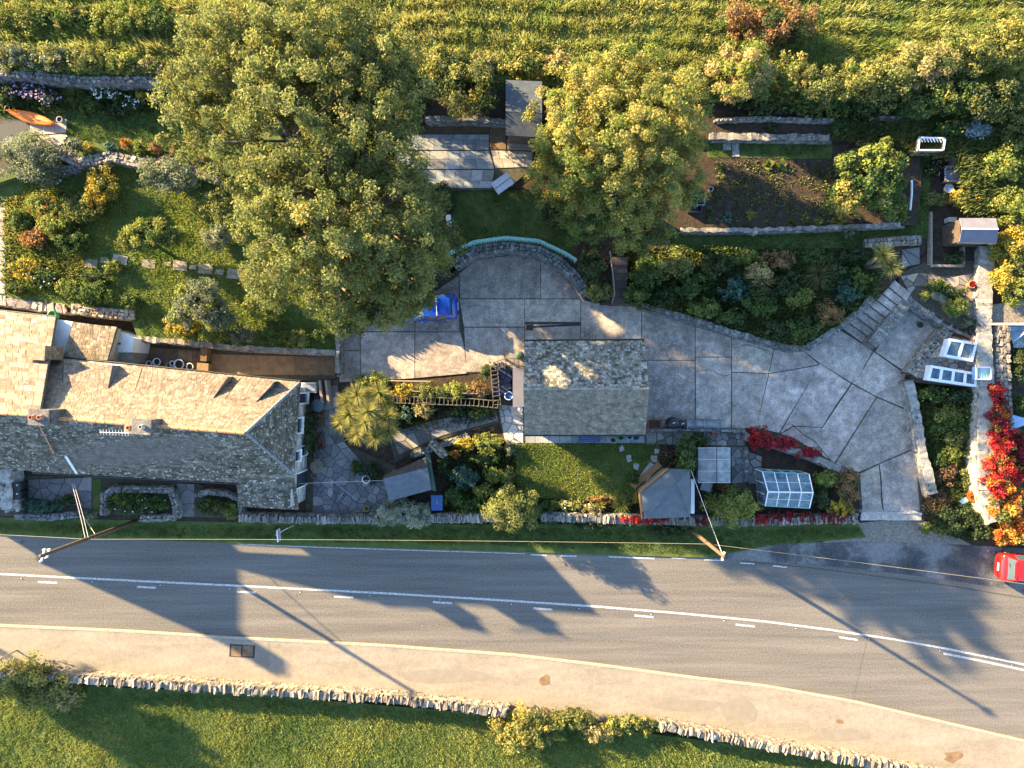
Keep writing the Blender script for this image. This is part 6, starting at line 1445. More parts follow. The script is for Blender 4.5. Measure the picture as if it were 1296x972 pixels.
# ================================================================== TREES AND PLANTS
tree('ash_tree', 'biggest tree in the gardens, olive green crown reaching over the blue car', 'tree', P(440, 285, 1.2), [
    (300, 70, 10.0, 3.8, 3.4, 3.0), (400, 65, 11.0, 4.2, 3.4, 3.2), (480, 95, 10.3, 3.2, 3.4, 2.8, 'moss'), (265, 150, 7.8, 3.0, 3.4, 2.6), (360, 165, 11.8, 3.8, 3.8, 3.2), (465, 190, 10.9, 3.6, 3.6, 3.0, 'moss'),
    (330, 248, 11.3, 2.8, 2.6, 2.5), (390, 300, 12.3, 3.5, 3.1, 2.8), (480, 295, 11.2, 3.6, 3.2, 2.8, 'moss'), (355, 345, 9.0, 2.4, 2.3, 2.1), (430, 362, 9.0, 2.7, 2.1, 2.2), (515, 350, 9.4, 2.6, 2.3, 2.2, 'moss'), (250, 110, 6.5, 2.2, 2.8, 2.2), (330, 25, 8.0, 3.6, 2.0, 2.4), (545, 305, 7.2, 1.9, 2.2, 1.8, 'moss'), (480, 395, 6.8, 2.0, 1.3, 1.5), (530, 245, 8.0, 1.8, 2.4, 2.0, 'moss'), (440, 400, 6.5, 1.8, 1.3, 1.4), (514, 380, 5.6, 1.7, 1.4, 1.1, 'moss'), (524, 366, 6.0, 1.3, 1.3, 1.0, 'moss'), (512, 392, 5.2, 1.2, .9, .9, 'moss'), (520, 385, 4.8, 1.3, .9, .8, 'moss'), (320, 60, 6.2, 3.6, 3.0, 2.0), (400, 110, 5.6, 3.6, 3.4, 1.9)],
    .42, 'olive', 255000, .145, accents=('gold', .07), K=1900, rc=.42)
tree('sycamore_tree', 'round crowned yellowing tree above the curved wall', 'tree', P(775, 250, 1.2), [
    (780, 170, 8.8, 4.4, 4.2, 2.4), (732, 150, 7.0, 3.0, 3.3, 2.4), (838, 150, 7.2, 3.0, 3.3, 2.4), (712, 215, 6.2, 2.5, 2.7, 2.2), (845, 220, 6.4, 2.7, 2.8, 2.2), (780, 250, 6.4, 3.2, 2.7, 2.2), (785, 100, 6.4, 3.4, 2.0, 2.0), (740, 275, 5.0, 2.0, 1.8, 1.7, 'green'), (810, 290, 4.8, 2.4, 1.9, 1.6, 'olive'), (835, 175, 4.6, 2.6, 2.6, 1.4), (780, 130, 4.8, 2.8, 2.4, 1.4)],
    .30, 'gold', 165000, .13, accents=('lime', .3), K=1200, rc=.38)
tree('roadside_tree', 'tree standing in a front garden at the far west of the cottage row', 'tree', P(-320, 625, 0), [(-572, 661, 9.3, 2.5, 2.5, 2.3), (-560, 675, 8.6, 1.8, 1.8, 1.4)], .2, 'olive', 14000, .25, K=80, rc=.6)
tree('willow_tree', 'small pale feathery tree at the field edge right of the yellow tree', 'tree', P(935, 115, 2.2), [(938, 88, 4.6, 1.9, 2.0, 1.6), (925, 105, 3.6, 1.4, 1.4, 1.2), (955, 100, 4.0, 1.5, 1.6, 1.3)], .14, 'straw', 17000, .15, accents=('lime', .4), K=80, rc=.45)
tree('apple_tree', 'small spreading apple tree casting shade on the left lawn', 'tree', P(200, 312, 1.0), [(190, 292, 2.9, 1.5, 1.1, .7), (215, 302, 2.7, 1.0, .8, .6), (165, 298, 2.5, .8, .7, .5)], .10, 'lime', 8000, .14, accents=('green', .4), K=60, rc=.36)
tree('pear_tree', 'grey green garden tree below the stepping stones', 'tree', P(268, 390, 1.0), [(252, 378, 3.4, 1.5, 1.6, 1.1), (275, 400, 2.9, 1.2, 1.2, .9), (232, 400, 2.6, 1.0, 1.0, .8)], .12, 'sage', 13000, .14, accents=('lime', .2), K=80, rc=.4)

def bush(*a, **k): return plant(*a, **k)
Z2, Z1 = 1.5, 1.0
HB = 'hedge bushes along the field'
# field edge, left to right
for (x, y, rx, ry, h, pal, lab) in (
    (25, 22, 40, 22, 1.2, 'lime', 'bramble thicket in the field corner beyond the lilac bed'), (90, 18, 38, 20, 1.1, 'green', 'low green bramble mound in the field above the flower garden'), (150, 25, 40, 22, 1.2, 'lime', 'bramble mound in the field near the biggest tree'), (195, 30, 26, 26, 1.2, 'green', 'bramble clump tucked against the biggest tree crown'),
    (12, 70, 26, 20, 1.6, 'sage', 'sage green shrub at the west end of the back wall'), (58, 72, 28, 19, 1.6, 'sage', 'sage green shrub on the bank over the back wall'), (105, 75, 28, 17, 1.4, 'olive', 'olive shrub spilling over the back wall'), (150, 80, 26, 14, 1.2, 'lime', 'lime green shrub on the lighter stretch of back wall'), (188, 84, 20, 12, 1.0, 'straw', 'straw coloured weeds on the back wall beside the biggest tree'),
    (590, 108, 42, 38, 2.6, 'dark', 'dark rounded bush between the biggest tree and the upper shed'), (560, 75, 26, 20, 1.6, 'gold', 'yellowing scrub at the field edge above the dark bush'), (610, 82, 30, 16, 1.2, 'straw', 'straw coloured scrub behind the upper shed'), (665, 82, 32, 18, 1.3, 'gold', 'golden scrub bank above the upper shed roof'), (705, 85, 28, 18, 1.3, 'straw', 'dry scrub between upper shed and yellow tree'),
    (880, 95, 26, 20, 1.5, 'olive', 'olive scrub between the yellow tree and the pale tree'), (975, 25, 58, 30, 2.4, 'rust', 'large rusty orange bush standing out in the field'), (1000, 92, 38, 22, 2.0, 'gold', 'golden hedge bush beyond the pale feathery tree'), (1045, 110, 40, 24, 2.2, 'olive', 'olive hedge bush above the dark upper bed'), (1090, 100, 38, 25, 2.2, 'gold', 'yellow green hedge bush above the wall stub'),
    (1135, 95, 40, 28, 2.4, 'olive', 'broad olive hedge bush above the compost bin'), (1180, 80, 42, 30, 2.6, 'straw', 'tall straw tinted hedge bush behind the netting'), (1225, 65, 45, 35, 2.8, 'olive', 'tall dark olive hedge bush in the north east corner'), (1272, 50, 40, 38, 2.8, 'gold', 'golden hedge bush at the field corner'), (1215, 120, 38, 22, 2.2, 'green', 'green hedge bush just behind the yellow flowers'), (1265, 125, 38, 28, 2.4, 'dark', 'dark hedge bush beside the netting'),
    (1160, 130, 34, 18, 1.6, 'green', 'green scrub between hedge and compost bin'), (1105, 135, 34, 14, 1.3, 'dark', 'dark scrub along the wall stub'), (1040, 135, 40, 12, 1.2, 'green', 'low green scrub behind the dark upper bed'), (965, 132, 34, 12, 1.0, 'dark', 'low dark scrub below the pale feathery tree')):
    bush(x, y, rx, ry, h, pal, lab, z=2.3 if y < 128 else 2.0, leaf=.15, group=HB, accents=('green', .25) if pal in ('gold', 'straw', 'rust') else ('gold', .22))
# left flower garden
W_, PK, YL, OR, RD = (.78, .76, .80), (.55, .38, .62), (.62, .45, .05), (.70, .25, .03), (.62, .03, .06)
for (x, y, rx, ry, h, pal, lab, fl) in (
    (35, 114, 26, 12, .9, 'dark', 'lilac flowered clump below the back wall', (PK, 130, .14)), (62, 124, 18, 10, .8, 'dark', 'mauve flowered clump beside the ornamental grass', (PK, 60, .12)), (135, 118, 20, 10, .8, 'green', 'white flowered clump in the middle of the shaded bed', (W_, 90, .12)), (168, 130, 14, 9, .7, 'dark', 'white flowered clump at the lawn edge below the back wall', (W_, 50, .11)), (178, 121, 8, 7, .8, 'yellow', 'small golden yellow bush in the shaded bed', None), (198, 122, 10, 10, .7, 'dark', 'white flowered clump beside the biggest tree', (W_, 50, .11)),
    (112, 132, 14, 10, .8, 'green', 'plain green clump behind the shaded lawn', None), (148, 140, 22, 8, .6, 'dark', 'low dark edging plants of the shaded lawn', None), (8, 120, 14, 14, 1.0, 'dark', 'dark shrub in the bed behind the kayak', None),
    (30, 198, 44, 36, 2.2, 'sage', 'big grey green shrub beside the slate bed', None), (92, 184, 11, 10, .8, 'sage', 'grey green clump at the end of the patio slabs by the kayak', (W_, 20, .1)), (111, 187, 6, 7, .7, 'yellow', 'small golden clump on the curving rubble wall', None), (140, 186, 9, 6, .5, 'blue', 'blue green tuft on the rubble wall', None), (158, 181, 7, 6, .7, 'orange', 'orange flowered clump on the rubble wall', None), (177, 186, 12, 9, .7, 'lime', 'bright green clump on the rubble wall', None), (197, 187, 8, 9, .8, 'rust', 'rusty red clump on the rubble wall', None), (221, 190, 7, 8, .7, 'rust', 'brownish clump near the biggest tree trunk', None), (245, 200, 14, 10, .8, 'straw', 'dry pale clump where wall meets biggest tree', None),
    (212, 222, 36, 27, 1.8, 'sage', 'rounded sage green shrub below the rubble wall', None), (68, 224, 16, 10, .7, 'sage', 'grey cushion plants beside the wall end', (W_, 40, .1))):
    bush(x, y, rx, ry, h, pal, lab, z=Z2 if y < 195 else Z1+.3, leaf=.13, flowers=fl)
V = []; C_ = []
og = thing('ornamental_grass', 'fountain of pale ornamental grass in the shaded bed', 'grass plant', P(92, 118, 1.5)); c = P(92, 118, 1.9); rosette(V, C_, (c.x, c.y, 1.5), 260, .95, .03, 'lime', 1.1, .1); quads('blades', np.array(V), np.array(C_), LEAF, og)
# kitchen garden, left
for (x, y, rx, ry, h, pal, lab, fl) in (
    (125, 238, 20, 26, 1.8, 'yellow', 'tall yellow tinged shrub on the left lawn edge', None), (100, 262, 26, 18, 1.5, 'olive', 'olive shrub above the kitchen garden path', None), (55, 262, 26, 16, 1.2, 'lime', 'lime shrub with red flowers in the kitchen garden', (RD, 20, .12)), (70, 285, 22, 16, 1.3, 'lime', 'lime green mound in the kitchen garden', (OR, 18, .12)), (42, 300, 20, 14, .9, 'rust', 'rusty flowered clump in the kitchen garden', (OR, 24, .12)), (92, 305, 20, 16, 1.3, 'green', 'green shrub at the kitchen garden corner', None), (25, 280, 16, 14, .9, 'green', 'green clump beside the west slab path', None),
    (30, 340, 20, 15, .8, 'yellow', 'yellow and orange flowered bed by the west slab path', (YL, 40, .12)), (55, 352, 20, 14, .7, 'green', 'low bed with a blue marker and pale flowers', (W_, 24, .1)), (20, 365, 16, 8, .6, 'green', 'leafy crop at the bottom of the west slab path', (RD, 10, .1)), (85, 365, 16, 13, .9, 'lime', 'bright lime shrub above the sunlit bank wall', None), (115, 372, 26, 16, 1.2, 'green', 'dark green shrub above the sunlit bank wall', None), (143, 338, 11, 9, .8, 'lime', 'small lime shrub beside the stepping stones', None), (120, 352, 18, 9, .6, 'dark', 'low dark planting under the stepping stones', None), (165, 380, 14, 12, .9, 'green', 'green clump at the corner of the rear extension', None),
    (230, 412, 24, 14, 1.1, 'yellow', 'golden shrub under the grey green tree', None), (272, 420, 22, 14, 1.2, 'lime', 'bright green shrub above the brown yard wall', None), (305, 425, 18, 12, 1.1, 'sage', 'sage shrub above the brown yard wall', None), (342, 425, 20, 14, 1.2, 'green', 'green shrub hanging over the brown path wall', None), (375, 430, 18, 12, 1.1, 'olive', 'olive shrub near the low forecourt wall', None), (330, 385, 26, 18, 1.6, 'lime', 'lime shrub at the foot of the biggest tree', None), (405, 425, 14, 10, .8, 'green', 'small green clump beside the low forecourt wall', None), (275, 262, 22, 20, 1.6, 'olive', 'olive shrub shaded by the biggest tree', None), (275, 300, 18, 16, 1.4, 'sage', 'sage shrub right of the small apple tree', None)):
    bush(x, y, rx, ry, h, pal, lab, z=Z1, leaf=.13, flowers=fl)
# under the big trees
for (x, y, rx, ry, h, pal, lab) in ((520, 130, 26, 22, 2.0, 'dark', 'dark shrub at the west end of the patio wall'), (560, 250, 20, 22, 1.4, 'dark', 'dark shrub at the west end of the shaded lawn'), (540, 330, 22, 24, 1.6, 'green', 'green shrub beside the end of the teal fence'),
    (756, 369, 19, 14, 1.0, 'olive', 'low golden olive cushion shrub at the end of the curved wall'), (748, 335, 18, 20, 1.5, 'dark', 'very dark shrub beside the slender handrail'), (805, 370, 18, 16, 1.2, 'green', 'green shrub at the foot of the timber steps'), (820, 345, 22, 20, 1.5, 'green', 'leafy shrub beside the timber steps'), (855, 335, 26, 20, 1.6, 'olive', 'light olive shrub below the yellow leaved tree'), (700, 195, 20, 22, 1.8, 'green', 'green shrub below the upper shed steps'), (705, 265, 18, 22, 1.4, 'dark', 'dark shrub at the east end of the shaded lawn')):
    bush(x, y, rx, ry, h, pal, lab, z=1.1, leaf=.15)
# planted bank above the driveway
for (x, y, rx, ry, h, pal, lab) in ((845, 375, 18, 12, .9, 'dark', 'dark ivy mound at the west end of the bank'), (875, 360, 22, 16, 1.2, 'green', 'round green shrub on the bank below the grass path'), (890, 390, 20, 13, .9, 'lime', 'bright green clump above the mossy retaining wall'), (905, 335, 22, 16, 1.3, 'dark', 'dark shrub under the grass path ornament'), (930, 365, 20, 15, 1.1, 'blue', 'blue green shrub in the middle of the bank'), (925, 400, 20, 12, .9, 'green', 'green mound hanging over the mossy wall'), (960, 345, 18, 16, 1.3, 'straw', 'dry twiggy shrub in the bank'), (965, 385, 22, 17, 1.2, 'green', 'broad green shrub in the bank'), (985, 330, 22, 14, 1.2, 'rust', 'rusty topped shrub below the grass path'), (1000, 360, 20, 17, 1.3, 'dark', 'dark shrub between rusty shrub and straw plumes'),
    (1012, 378, 18, 14, 1.1, 'lime', 'lime green cushion in the bank'), (985, 415, 24, 14, 1.0, 'dark', 'dark shrub above the bend of the driveway wall'), (1020, 415, 22, 16, 1.1, 'green', 'green shrub above the foot of the garden steps'), (1050, 395, 18, 15, 1.2, 'rust', 'brownish shrub beside the broad step wall'), (1072, 372, 18, 15, 1.1, 'blue', 'blue green shrub beside the garden steps'), (1060, 345, 20, 17, 1.3, 'dark', 'dark shrub below the twin headed palm'), (1088, 355, 14, 14, 1.2, 'green', 'green shrub between palm and garden steps'), (945, 325, 18, 11, .9, 'lime', 'light green clump on the grass path edge'), (1030, 325, 22, 12, 1.0, 'green', 'green clump on the grass path edge near straw plumes'), (1080, 322, 16, 12, .9, 'dark', 'dark clump on the grass path edge near the palm')):
    bush(x, y, rx, ry, h, pal, lab, z=1.1, leaf=.15)
for x, y, lab, n_ in ((1040, 345, 'straw coloured plume grass on the bank beside the palm', 200), (965, 355, 'small spiky straw grass in the middle of the bank', 110)):
    t = thing('plume_grass', lab, 'grass plant', P(x, y, 1.1)); c = P(x, y, 1.8); V = []; C_ = []; rosette(V, C_, (c.x, c.y, 1.2), n_, 1.2, .04, 'straw', .5, .1); quads('blades', np.array(V), np.array(C_), LEAF, t)
# vegetable plot
tree('fruit_bush', 'large fruit bush with yellow green leaves in the vegetable plot', 'fruit bush', P(1095, 235, 1.6), [(1100, 222, 3.2, 2.2, 2.2, 1.2), (1070, 245, 3.0, 1.3, 1.5, 1.0, 'gold'), (1120, 205, 3.0, 1.5, 1.4, 1.0), (1125, 250, 2.9, 1.3, 1.4, .9)], .09, 'lime', 15000, .18, accents=('green', .4), K=110, rc=.42)
bush(1140, 275, 14, 9, .8, 'lime', 'clipped lime ball at the corner of the grass path', z=1.1, leaf=.10)
for (x, y, r, pal, lab) in ((972, 208, 9, 'lime', 'left hand rhubarb with broad pale leaves'), (990, 209, 8.5, 'lime', 'right hand rhubarb with broad pale leaves'), (912, 209, 6, 'green', 'small cabbage at the north edge of the plot'), (914, 221, 6, 'lime', 'small yellowing cabbage in the plot'), (921, 275, 8, 'blue', 'blue green leek clump near the plot wall'), (950, 271, 7, 'yellow', 'yellow leaved marrow near the plot wall'), (899, 266, 6, 'green', 'green cabbage beside the black crate'), (911, 250, 6, 'green', 'green cabbage beside the small pale pot'), (1002, 281, 6, 'green', 'little green plant at the plot wall'), (1020, 277, 6, 'lime', 'little lime plant at the plot wall'), (1037, 281, 6, 'lime', 'yellow green plant at the plot wall near the ornament end'), (1062, 279, 9, 'lime', 'bright leafy clump below the fruit bush'), (1075, 293, 10, 'sage', 'pale grey clump spilling over the plot wall'), (898, 276, 5, 'green', 'small cabbage at the plot corner')):
    c = P(x, y, 1.8); t = thing('vegetable_plant', lab, 'vegetable', (c.x, c.y, 1.6)); V = []; C_ = []; R_ = r*.052
    big = r > 8.2 and pal == 'lime' and y < 220
    rosette(V, C_, (c.x, c.y, 1.62), 11 if big else 24, R_*1.1, R_*(.85 if big else .35), pal, .9, .12); quads('leaves', np.array(V), np.array(C_), LEAF, t)
for (x, y, rx, ry, h, pal, lab, fl) in ((1000, 232, 22, 12, .5, 'green', 'feathery green crop in the middle of the vegetable plot', None), (960, 245, 22, 14, .5, 'straw', 'dying straw coloured crop in the vegetable plot', None), (985, 262, 18, 9, .5, 'olive', 'yellow green crop row in the vegetable plot', None), (1035, 222, 20, 12, .6, 'dark', 'dark green crop beside the fruit bush', None), (925, 160, 10, 8, .5, 'green', 'green tuft in the dark upper bed', None), (975, 162, 12, 8, .6, 'dark', 'dark leafy clump in the dark upper bed', None), (1060, 160, 18, 12, .9, 'green', 'leafy shrub at the end of the dark upper bed', None), (1110, 160, 16, 9, .8, 'dark', 'dark shrub below the wall stub', None), (1140, 168, 14, 8, .7, 'green', 'green clump left of the compost bin', None),
    (1205, 160, 22, 10, .9, 'green', 'green clump with yellow flowers behind the raised bed', (YL, 16, .14)), (1232, 192, 18, 12, .7, 'sage', 'pale green crop in the raised bed', None), (1180, 215, 10, 10, .6, 'dark', 'dark crop below the compost bin', (W_, 14, .08)), (1185, 252, 18, 9, .8, 'olive', 'olive clump above the mauve roofed shed', None), (1225, 250, 22, 12, 1.2, 'yellow', 'yellowish shrub behind the mauve roofed shed', None), (1210, 326, 14, 8, .6, 'dark', 'dark planting in the bed before the mauve shed', None)):
    bush(x, y, rx, ry, h, pal, lab, z=1.6 if y < 215 and x < 1150 else (2.0 if y < 175 else 1.1), leaf=.11, flowers=fl)
# right hand hedge
for (x, y, rx, ry, h, pal, lab) in ((1270, 205, 26, 26, 2.2, 'lime', 'lit lime hedge bush beside the raised bed'), (1240, 222, 18, 14, 1.4, 'olive', 'olive shrub beside the dark planter'), (1290, 165, 24, 26, 2.4, 'olive', 'tall olive hedge bush above the lime hedge'), (1282, 262, 24, 24, 2.2, 'lime', 'lime hedge bush level with the mauve shed'), (1250, 262, 16, 10, 1.3, 'green', 'green shrub behind the corner of the mauve shed'), (1285, 312, 24, 26, 2.0, 'yellow', 'yellow hedge bush just past the mauve shed'), (1272, 350, 16, 20, 1.7, 'yellow', 'golden hedge bush over the pale wall'), (1292, 365, 18, 22, 1.7, 'lime', 'lime hedge bush beyond the golden one')):
    bush(x, y, rx, ry, h, pal, lab, z=1.1, leaf=.15)
for (x, y, rx, ry, h, pal, lab) in ((1188, 362, 14, 10, .8, 'green', 'green rockery clump beside the scarlet pot'), (1207, 372, 16, 10, .9, 'dark', 'dark rockery shrub below the crazy paving'), (1212, 390, 16, 13, 1.0, 'lime', 'lime rockery shrub above the sunken yard'), (1172, 375, 8, 6, .5, 'lime', 'small lime tuft at the top of the steps'), (1228, 408, 10, 7, .5, 'sage', 'small grey plant at the wall end pot'), (1232, 438, 9, 7, .5, 'orange', 'orange leaved plant beside the upper cold frame')):
    bush(x, y, rx, ry, h, pal, lab, z=1.02, leaf=.11)
fe = thing('fern', 'silvery arching fern in the rockery', 'fern', P(1186, 380, 1.02)); V = []; C_ = []; c = P(1186, 380, 1.4)
for k in range(16):
    a_ = -.5+rnd.uniform(-.25, .25); t = k/16; q = np.array([c.x-.5+t*1.1, c.y+.3-t*.5, 1.75-.4*abs(t-.4)])
    for s_ in (-1, 1):
        d_ = np.array([.15, s_*.28, -.05]); V.append([q, q+np.array([.05, 0, 0]), q+d_+np.array([.03, 0, 0]), q+d_]); C_.append((.20, .25, .18))
quads('fronds', np.array(V), np.array(C_), LEAF, fe)
# bed between drive and creeper wall
for (x, y, rx, ry, h, pal, lab, fl) in ((1180, 498, 20, 12, .9, 'green', 'green shrub with yellow flowers below the long cold frame', (YL, 22, .11)), (1215, 502, 22, 13, 1.0, 'dark', 'dark shrub below the slatted crate', (YL, 8, .1)), (1200, 525, 18, 14, .9, 'lime', 'light green shrub in the driveway bed', None), (1228, 530, 16, 16, .9, 'green', 'green shrub with tiny yellow flowers by the pale wall', (YL, 20, .1)), (1186, 538, 14, 18, .8, 'green', 'dark green edging shrub beside the tapering wall', (YL, 12, .1)), (1210, 555, 18, 14, .9, 'olive', 'olive shrub in the middle of the driveway bed', None), (1208, 575, 14, 11, .8, 'lime', 'bright lime cushion in the driveway bed', None), (1232, 570, 12, 16, .8, 'dark', 'dark shrub beside the creeper wall', None), (1200, 600, 20, 14, .7, 'brown', 'brownish faded shrub in the driveway bed', None), (1228, 605, 14, 14, .7, 'olive', 'faded olive shrub near the creeper wall foot', None), (1190, 580, 10, 14, .7, 'green', 'narrow green shrub beside the tapering wall', None), (1186, 636, 20, 16, .8, 'brown', 'red brown ground shrub at the end of the tapering wall', None), (1215, 655, 34, 18, 1.2, 'dark', 'dark hedge beside the lay-by', None), (1195, 668, 26, 12, .8, 'green', 'green mound at the driveway entrance', None), (1245, 668, 20, 16, 1.2, 'dark', 'dark bush between lay-by and orange creeper', None)):
    bush(x, y, rx, ry, h, pal, lab, z=.06, leaf=.13, flowers=fl)
# red creeper on the right
for (x, y, rx, ry, h, pal, z, lab) in ((1262, 497, 13, 13, .5, 'red', 1.35, 'scarlet creeper tips spilling over the rubble wall'), (1266, 526, 16, 25, .7, 'ruby', 1.3, 'deep crimson creeper at the top of the creeper wall'), (1266, 563, 20, 27, .8, 'red', 1.1, 'brilliant red creeper in the middle of the creeper wall'), (1268, 602, 23, 29, 1.0, 'red', 1.0, 'red and orange creeper on the lower creeper wall'), (1274, 640, 29, 27, 1.3, 'orange', .6, 'blazing orange creeper near the red car'), (1280, 670, 28, 20, 1.3, 'orange', .3, 'orange and green creeper hanging over the red car'), (1243, 630, 15, 12, 1.0, 'orange', .1, 'spray of orange leaves reaching into the driveway bed'), (1292, 575, 14, 30, 1.0, 'ruby', .1, 'dark wine red shrub behind the creeper wall')):
    bush(x, y, rx, ry, h, pal, lab, name='creeper', cat='creeper', z=z, leaf=.14, dens=1.6, accents=('lime', .12) if pal == 'orange' else (('orange', .30) if 'and orange' in lab else ('orange', .14)))
bush(1290, 460, 14, 30, 1.1, 'dark', 'dark shrub behind the rubble wall', z=.3)
bush(1292, 515, 12, 14, .9, 'green', 'green shrub behind the crimson creeper', z=.3)
# creepers on the front and drive walls
for (x, y, rx, ry, h, pal, z, lab) in ((961, 554, 15, 17, .7, 'red', .6, 'round crimson creeper mound at the corner of the drive wall'), (988, 561, 24, 10, .6, 'crimson', .6, 'dark red creeper along the drive wall'), (1024, 573, 18, 8, .5, 'crimson', .65, 'thin dark red creeper strand on the drive wall end'), (815, 658, 32, 6, .45, 'red', .75, 'vivid red creeper strip on the front wall below the summerhouse'), (890, 660, 12, 7, .4, 'ruby', .7, 'dim red creeper on the front wall beside the pole'), (962, 658, 10, 7, .5, 'red', .7, 'small red creeper clump at the lime shrub'), (1000, 656, 34, 9, .4, 'ruby', .7, 'dull red creeper covering the front wall by the glass greenhouse'), (1060, 656, 24, 8, .4, 'ruby', .7, 'dull red creeper on the front wall near the gate')):
    bush(x, y, rx, ry, h, pal, lab, name='creeper', cat='creeper', z=z, leaf=.11)
for (x, y, rx, ry, h, pal, lab, z) in ((1045, 605, 14, 14, 1.4, 'lime', 'lime shrub at the east end of the glass greenhouse', .06), (1040, 630, 14, 16, 1.2, 'dark', 'dark shrub beside the glass greenhouse gable', .06), (1072, 615, 17, 22, 1.4, 'rust', 'brown autumn shrub at the driveway corner', .06), (1064, 643, 16, 12, 1.3, 'yellow', 'golden yellow shrub beside the driveway gate', .06), (930, 643, 38, 25, 1.9, 'lime', 'large light green shrub between the two greenhouses and the verge', .06), (869, 577, 13, 27, 2.3, 'green', 'upright green conifer hedge beside the grey sheeted greenhouse', .06), (886, 557, 12, 10, 1.4, 'dark', 'dark shrub at the top of the conifer hedge', .06), (508, 651, 37, 19, 1.7, 'silver', 'pale grey green dome shrub on the front wall', .06), (846, 576, 12, 14, .5, 'brown', 'dark red brown patch of low plants beside the conifer hedge', .06), (915, 615, 10, 6, .5, 'rust', 'small rusty clump south of the grey greenhouse', .06)):
    bush(x, y, rx, ry, h, pal, lab, z=z, leaf=.13 if pal != 'silver' else .10, dens=1.0 if pal != 'silver' else 1.5)
# cottage garden borders
for (x, y, rx, ry, h, pal, lab, fl) in ((472, 482, 24, 12, 1.1, 'lime', 'ferny lime shrub behind the big palm', None), (512, 495, 18, 11, 1.3, 'yellow', 'sunlit yellow border plants along the pale rail', None), (545, 496, 20, 12, 1.4, 'olive', 'olive border shrub along the pale rail', None), (578, 496, 18, 12, 1.4, 'lime', 'lime border shrub along the pale rail', None), (604, 494, 14, 12, 1.3, 'rust', 'dusky pink border shrub near the ladder fence corner', None), (536, 516, 13, 14, 1.3, 'straw', 'clipped variegated box bush below the ladder fence', None), (578, 520, 14, 8, .7, 'dark', 'dark shrub below the ladder fence', None), (608, 520, 18, 9, .8, 'green', 'green shrub near the ladder fence end', None), (515, 523, 9, 10, .7, 'blue', 'small blue leaved shrub beside the big palm', None), (617, 470, 9, 12, 1.0, 'dark', 'dark evergreen at the ladder fence corner', None),
    (590, 562, 16, 9, .8, 'yellow', 'yellow flowered clump in the kitchen bed', (YL, 30, .12)), (576, 574, 8, 6, .5, 'orange', 'fiery orange clump in the kitchen bed', None), (617, 562, 18, 14, 1.0, 'lime', 'bright green shrub in the kitchen bed', (YL, 10, .12)), (612, 580, 20, 8, .7, 'green', 'green crop row in the kitchen bed', None), (646, 568, 9, 10, .7, 'sage', 'pale clump at the lawn corner', None), (590, 605, 18, 16, 1.0, 'blue', 'turquoise leaved cabbage like shrub', None), (622, 600, 13, 11, .9, 'lime', 'lime shrub with split top in the kitchen bed', None), (643, 603, 10, 12, .9, 'olive', 'olive shrub beside the lawn corner', None), (613, 622, 12, 12, .8, 'lime', 'lime clump between turquoise shrub and olive bush', None), (575, 630, 16, 14, .9, 'green', 'green shrub beside the blue lidded bin', None), (597, 640, 16, 10, .8, 'green', 'low green shrub above the front wall', None), (586, 650, 10, 6, .7, 'lime', 'lime clump on the front wall', None), (648, 642, 37, 30, 3.2, 'olive', 'large olive bush leaning over the front wall', None),
    (690, 641, 20, 9, .8, 'green', 'green border shrub behind the lawn', None), (722, 639, 16, 8, .7, 'lime', 'lime border clump with white flowers', (W_, 26, .1)), (750, 646, 14, 10, .8, 'straw', 'pale dry border clump', (W_, 16, .1)), (760, 633, 16, 6, .5, 'rust', 'rusty border clump at the lawn edge', (OR, 14, .1)), (700, 655, 16, 7, .7, 'green', 'green tuft on the front wall by the short wall stretch', None), (750, 662, 26, 9, .8, 'dark', 'dark ground cover spilling to the verge', None), (808, 630, 9, 10, .6, 'yellow', 'yellow clump at the summerhouse corner', None), (800, 605, 9, 8, .5, 'green', 'green tuft beside the long grey slab', None), (845, 672, 24, 8, .5, 'dark', 'low verge brambles below the red creeper strip', None),
    (170, 637, 40, 15, .9, 'green', 'leafy mixed border below the cottage windows', (W_, 12, .12)), (155, 632, 14, 9, .9, 'lime', 'light green clump in the bed below the cottage windows', None), (268, 640, 22, 12, .8, 'green', 'flowery bed with pink roses before the cottage', (RD, 12, .15)), (290, 646, 12, 10, .8, 'lime', 'lime clump beside the pink roses', None), (50, 640, 26, 9, .8, 'blue', 'blue green border plants before the black bins', None), (85, 634, 12, 8, .8, 'dark', 'dark clump in the border before the black bins', None), (112, 652, 10, 6, .6, 'sage', 'pale tuft beside the stay wire', None), (560, 590, 10, 16, .8, 'dark', 'dark clump beside the shed path', None), (452, 592, 9, 10, .6, 'green', 'green pot plants at the courtyard edge', None), (472, 600, 12, 14, .8, 'dark', 'dark shrub between courtyard and shed', None), (392, 545, 5, 34, 1.6, 'dark', 'wall plants trained up the cottage end wall', None)):
    bush(x, y, rx, ry, h, pal, lab, z=.08, leaf=.12, flowers=fl)
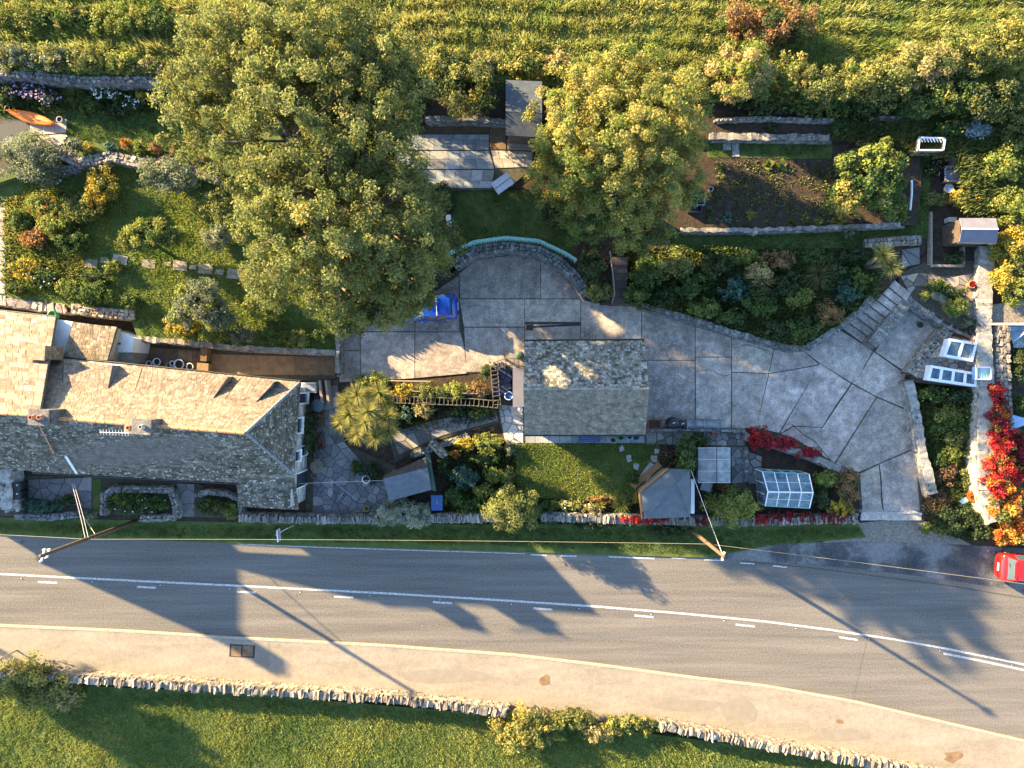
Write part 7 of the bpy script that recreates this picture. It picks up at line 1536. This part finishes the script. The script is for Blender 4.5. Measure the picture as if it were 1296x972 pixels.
# south side of the road
for (x, y, rx, ry, h, pal, lab) in ((35, 868, 48, 34, 1.8, 'olive', 'sunlit olive bush at the west end of the roadside wall'), (82, 880, 22, 20, 1.4, 'straw', 'straw tinted bush against the roadside wall end'), (662, 922, 42, 28, 1.9, 'gold', 'big golden green bush growing through the roadside wall'), (720, 912, 32, 15, 1.3, 'olive', 'bramble mound over the roadside wall'), (758, 924, 20, 17, 1.2, 'straw', 'dry straw coloured bramble beside the roadside wall'), (800, 918, 36, 13, 1.2, 'olive', 'bramble covering the wall where upright coping resumes'), (1112, 970, 26, 8, .9, 'lime', 'lime weeds on the far end of the roadside wall')):
    bush(x, y, rx, ry, h, pal, lab, z=.0, leaf=.15, accents=('gold', .25))
# ---------------- palms
def palm(label, bx_, by_, z0, heads, L, pal, n_):
    b0 = P(bx_, by_, z0); root = thing('cabbage_palm', label, 'palm', b0); m = MB(); V = []; C_ = []
    for x, y, z in heads:
        q = P(x, y, z); m.tube([b0+Vector((0, 0, -.1)), b0.lerp(q, .5)+Vector((0, 0, .2)), q], [.16, .12, .09], 8); rosette(V, C_, tuple(q), n_, L, .034, pal, .35, -.25)
    m.build('trunk', m_bark, root, True); quads('crown', np.array(V), np.array(C_), LEAF, root)
palm('large many headed cabbage palm between courtyard and ladder fence', 480, 522, .08, [(452, 500, 4.2), (480, 497, 4.0), (442, 525, 4.0), (466, 520, 4.8), (490, 527, 4.0), (452, 548, 3.8), (475, 552, 3.9), (462, 535, 4.4), (488, 508, 3.6), (440, 508, 3.7), (432, 535, 3.5), (492, 545, 3.6)], .82, 'palm', 300)
palm('twin headed cabbage palm at the top of the garden steps', 1092, 338, 1.1, [(1117, 322, 3.4), (1127, 337, 3.1)], .8, 'palm', 230)
for x, y, L, n_, lab in ((786, 638, .8, 120, 'spiky green yucca beside the summerhouse'), (757, 640, .6, 80, 'spiky pale yucca in the lawn border')):
    c = P(x, y, .5); t = thing('yucca', lab, 'yucca', (c.x, c.y, .1)); V = []; C_ = []; rosette(V, C_, (c.x, c.y, .35), n_, L, .05, 'lime', .3, -.05); quads('leaves', np.array(V), np.array(C_), LEAF, t)
for p_ in bpy.data.meshes: p_.update()
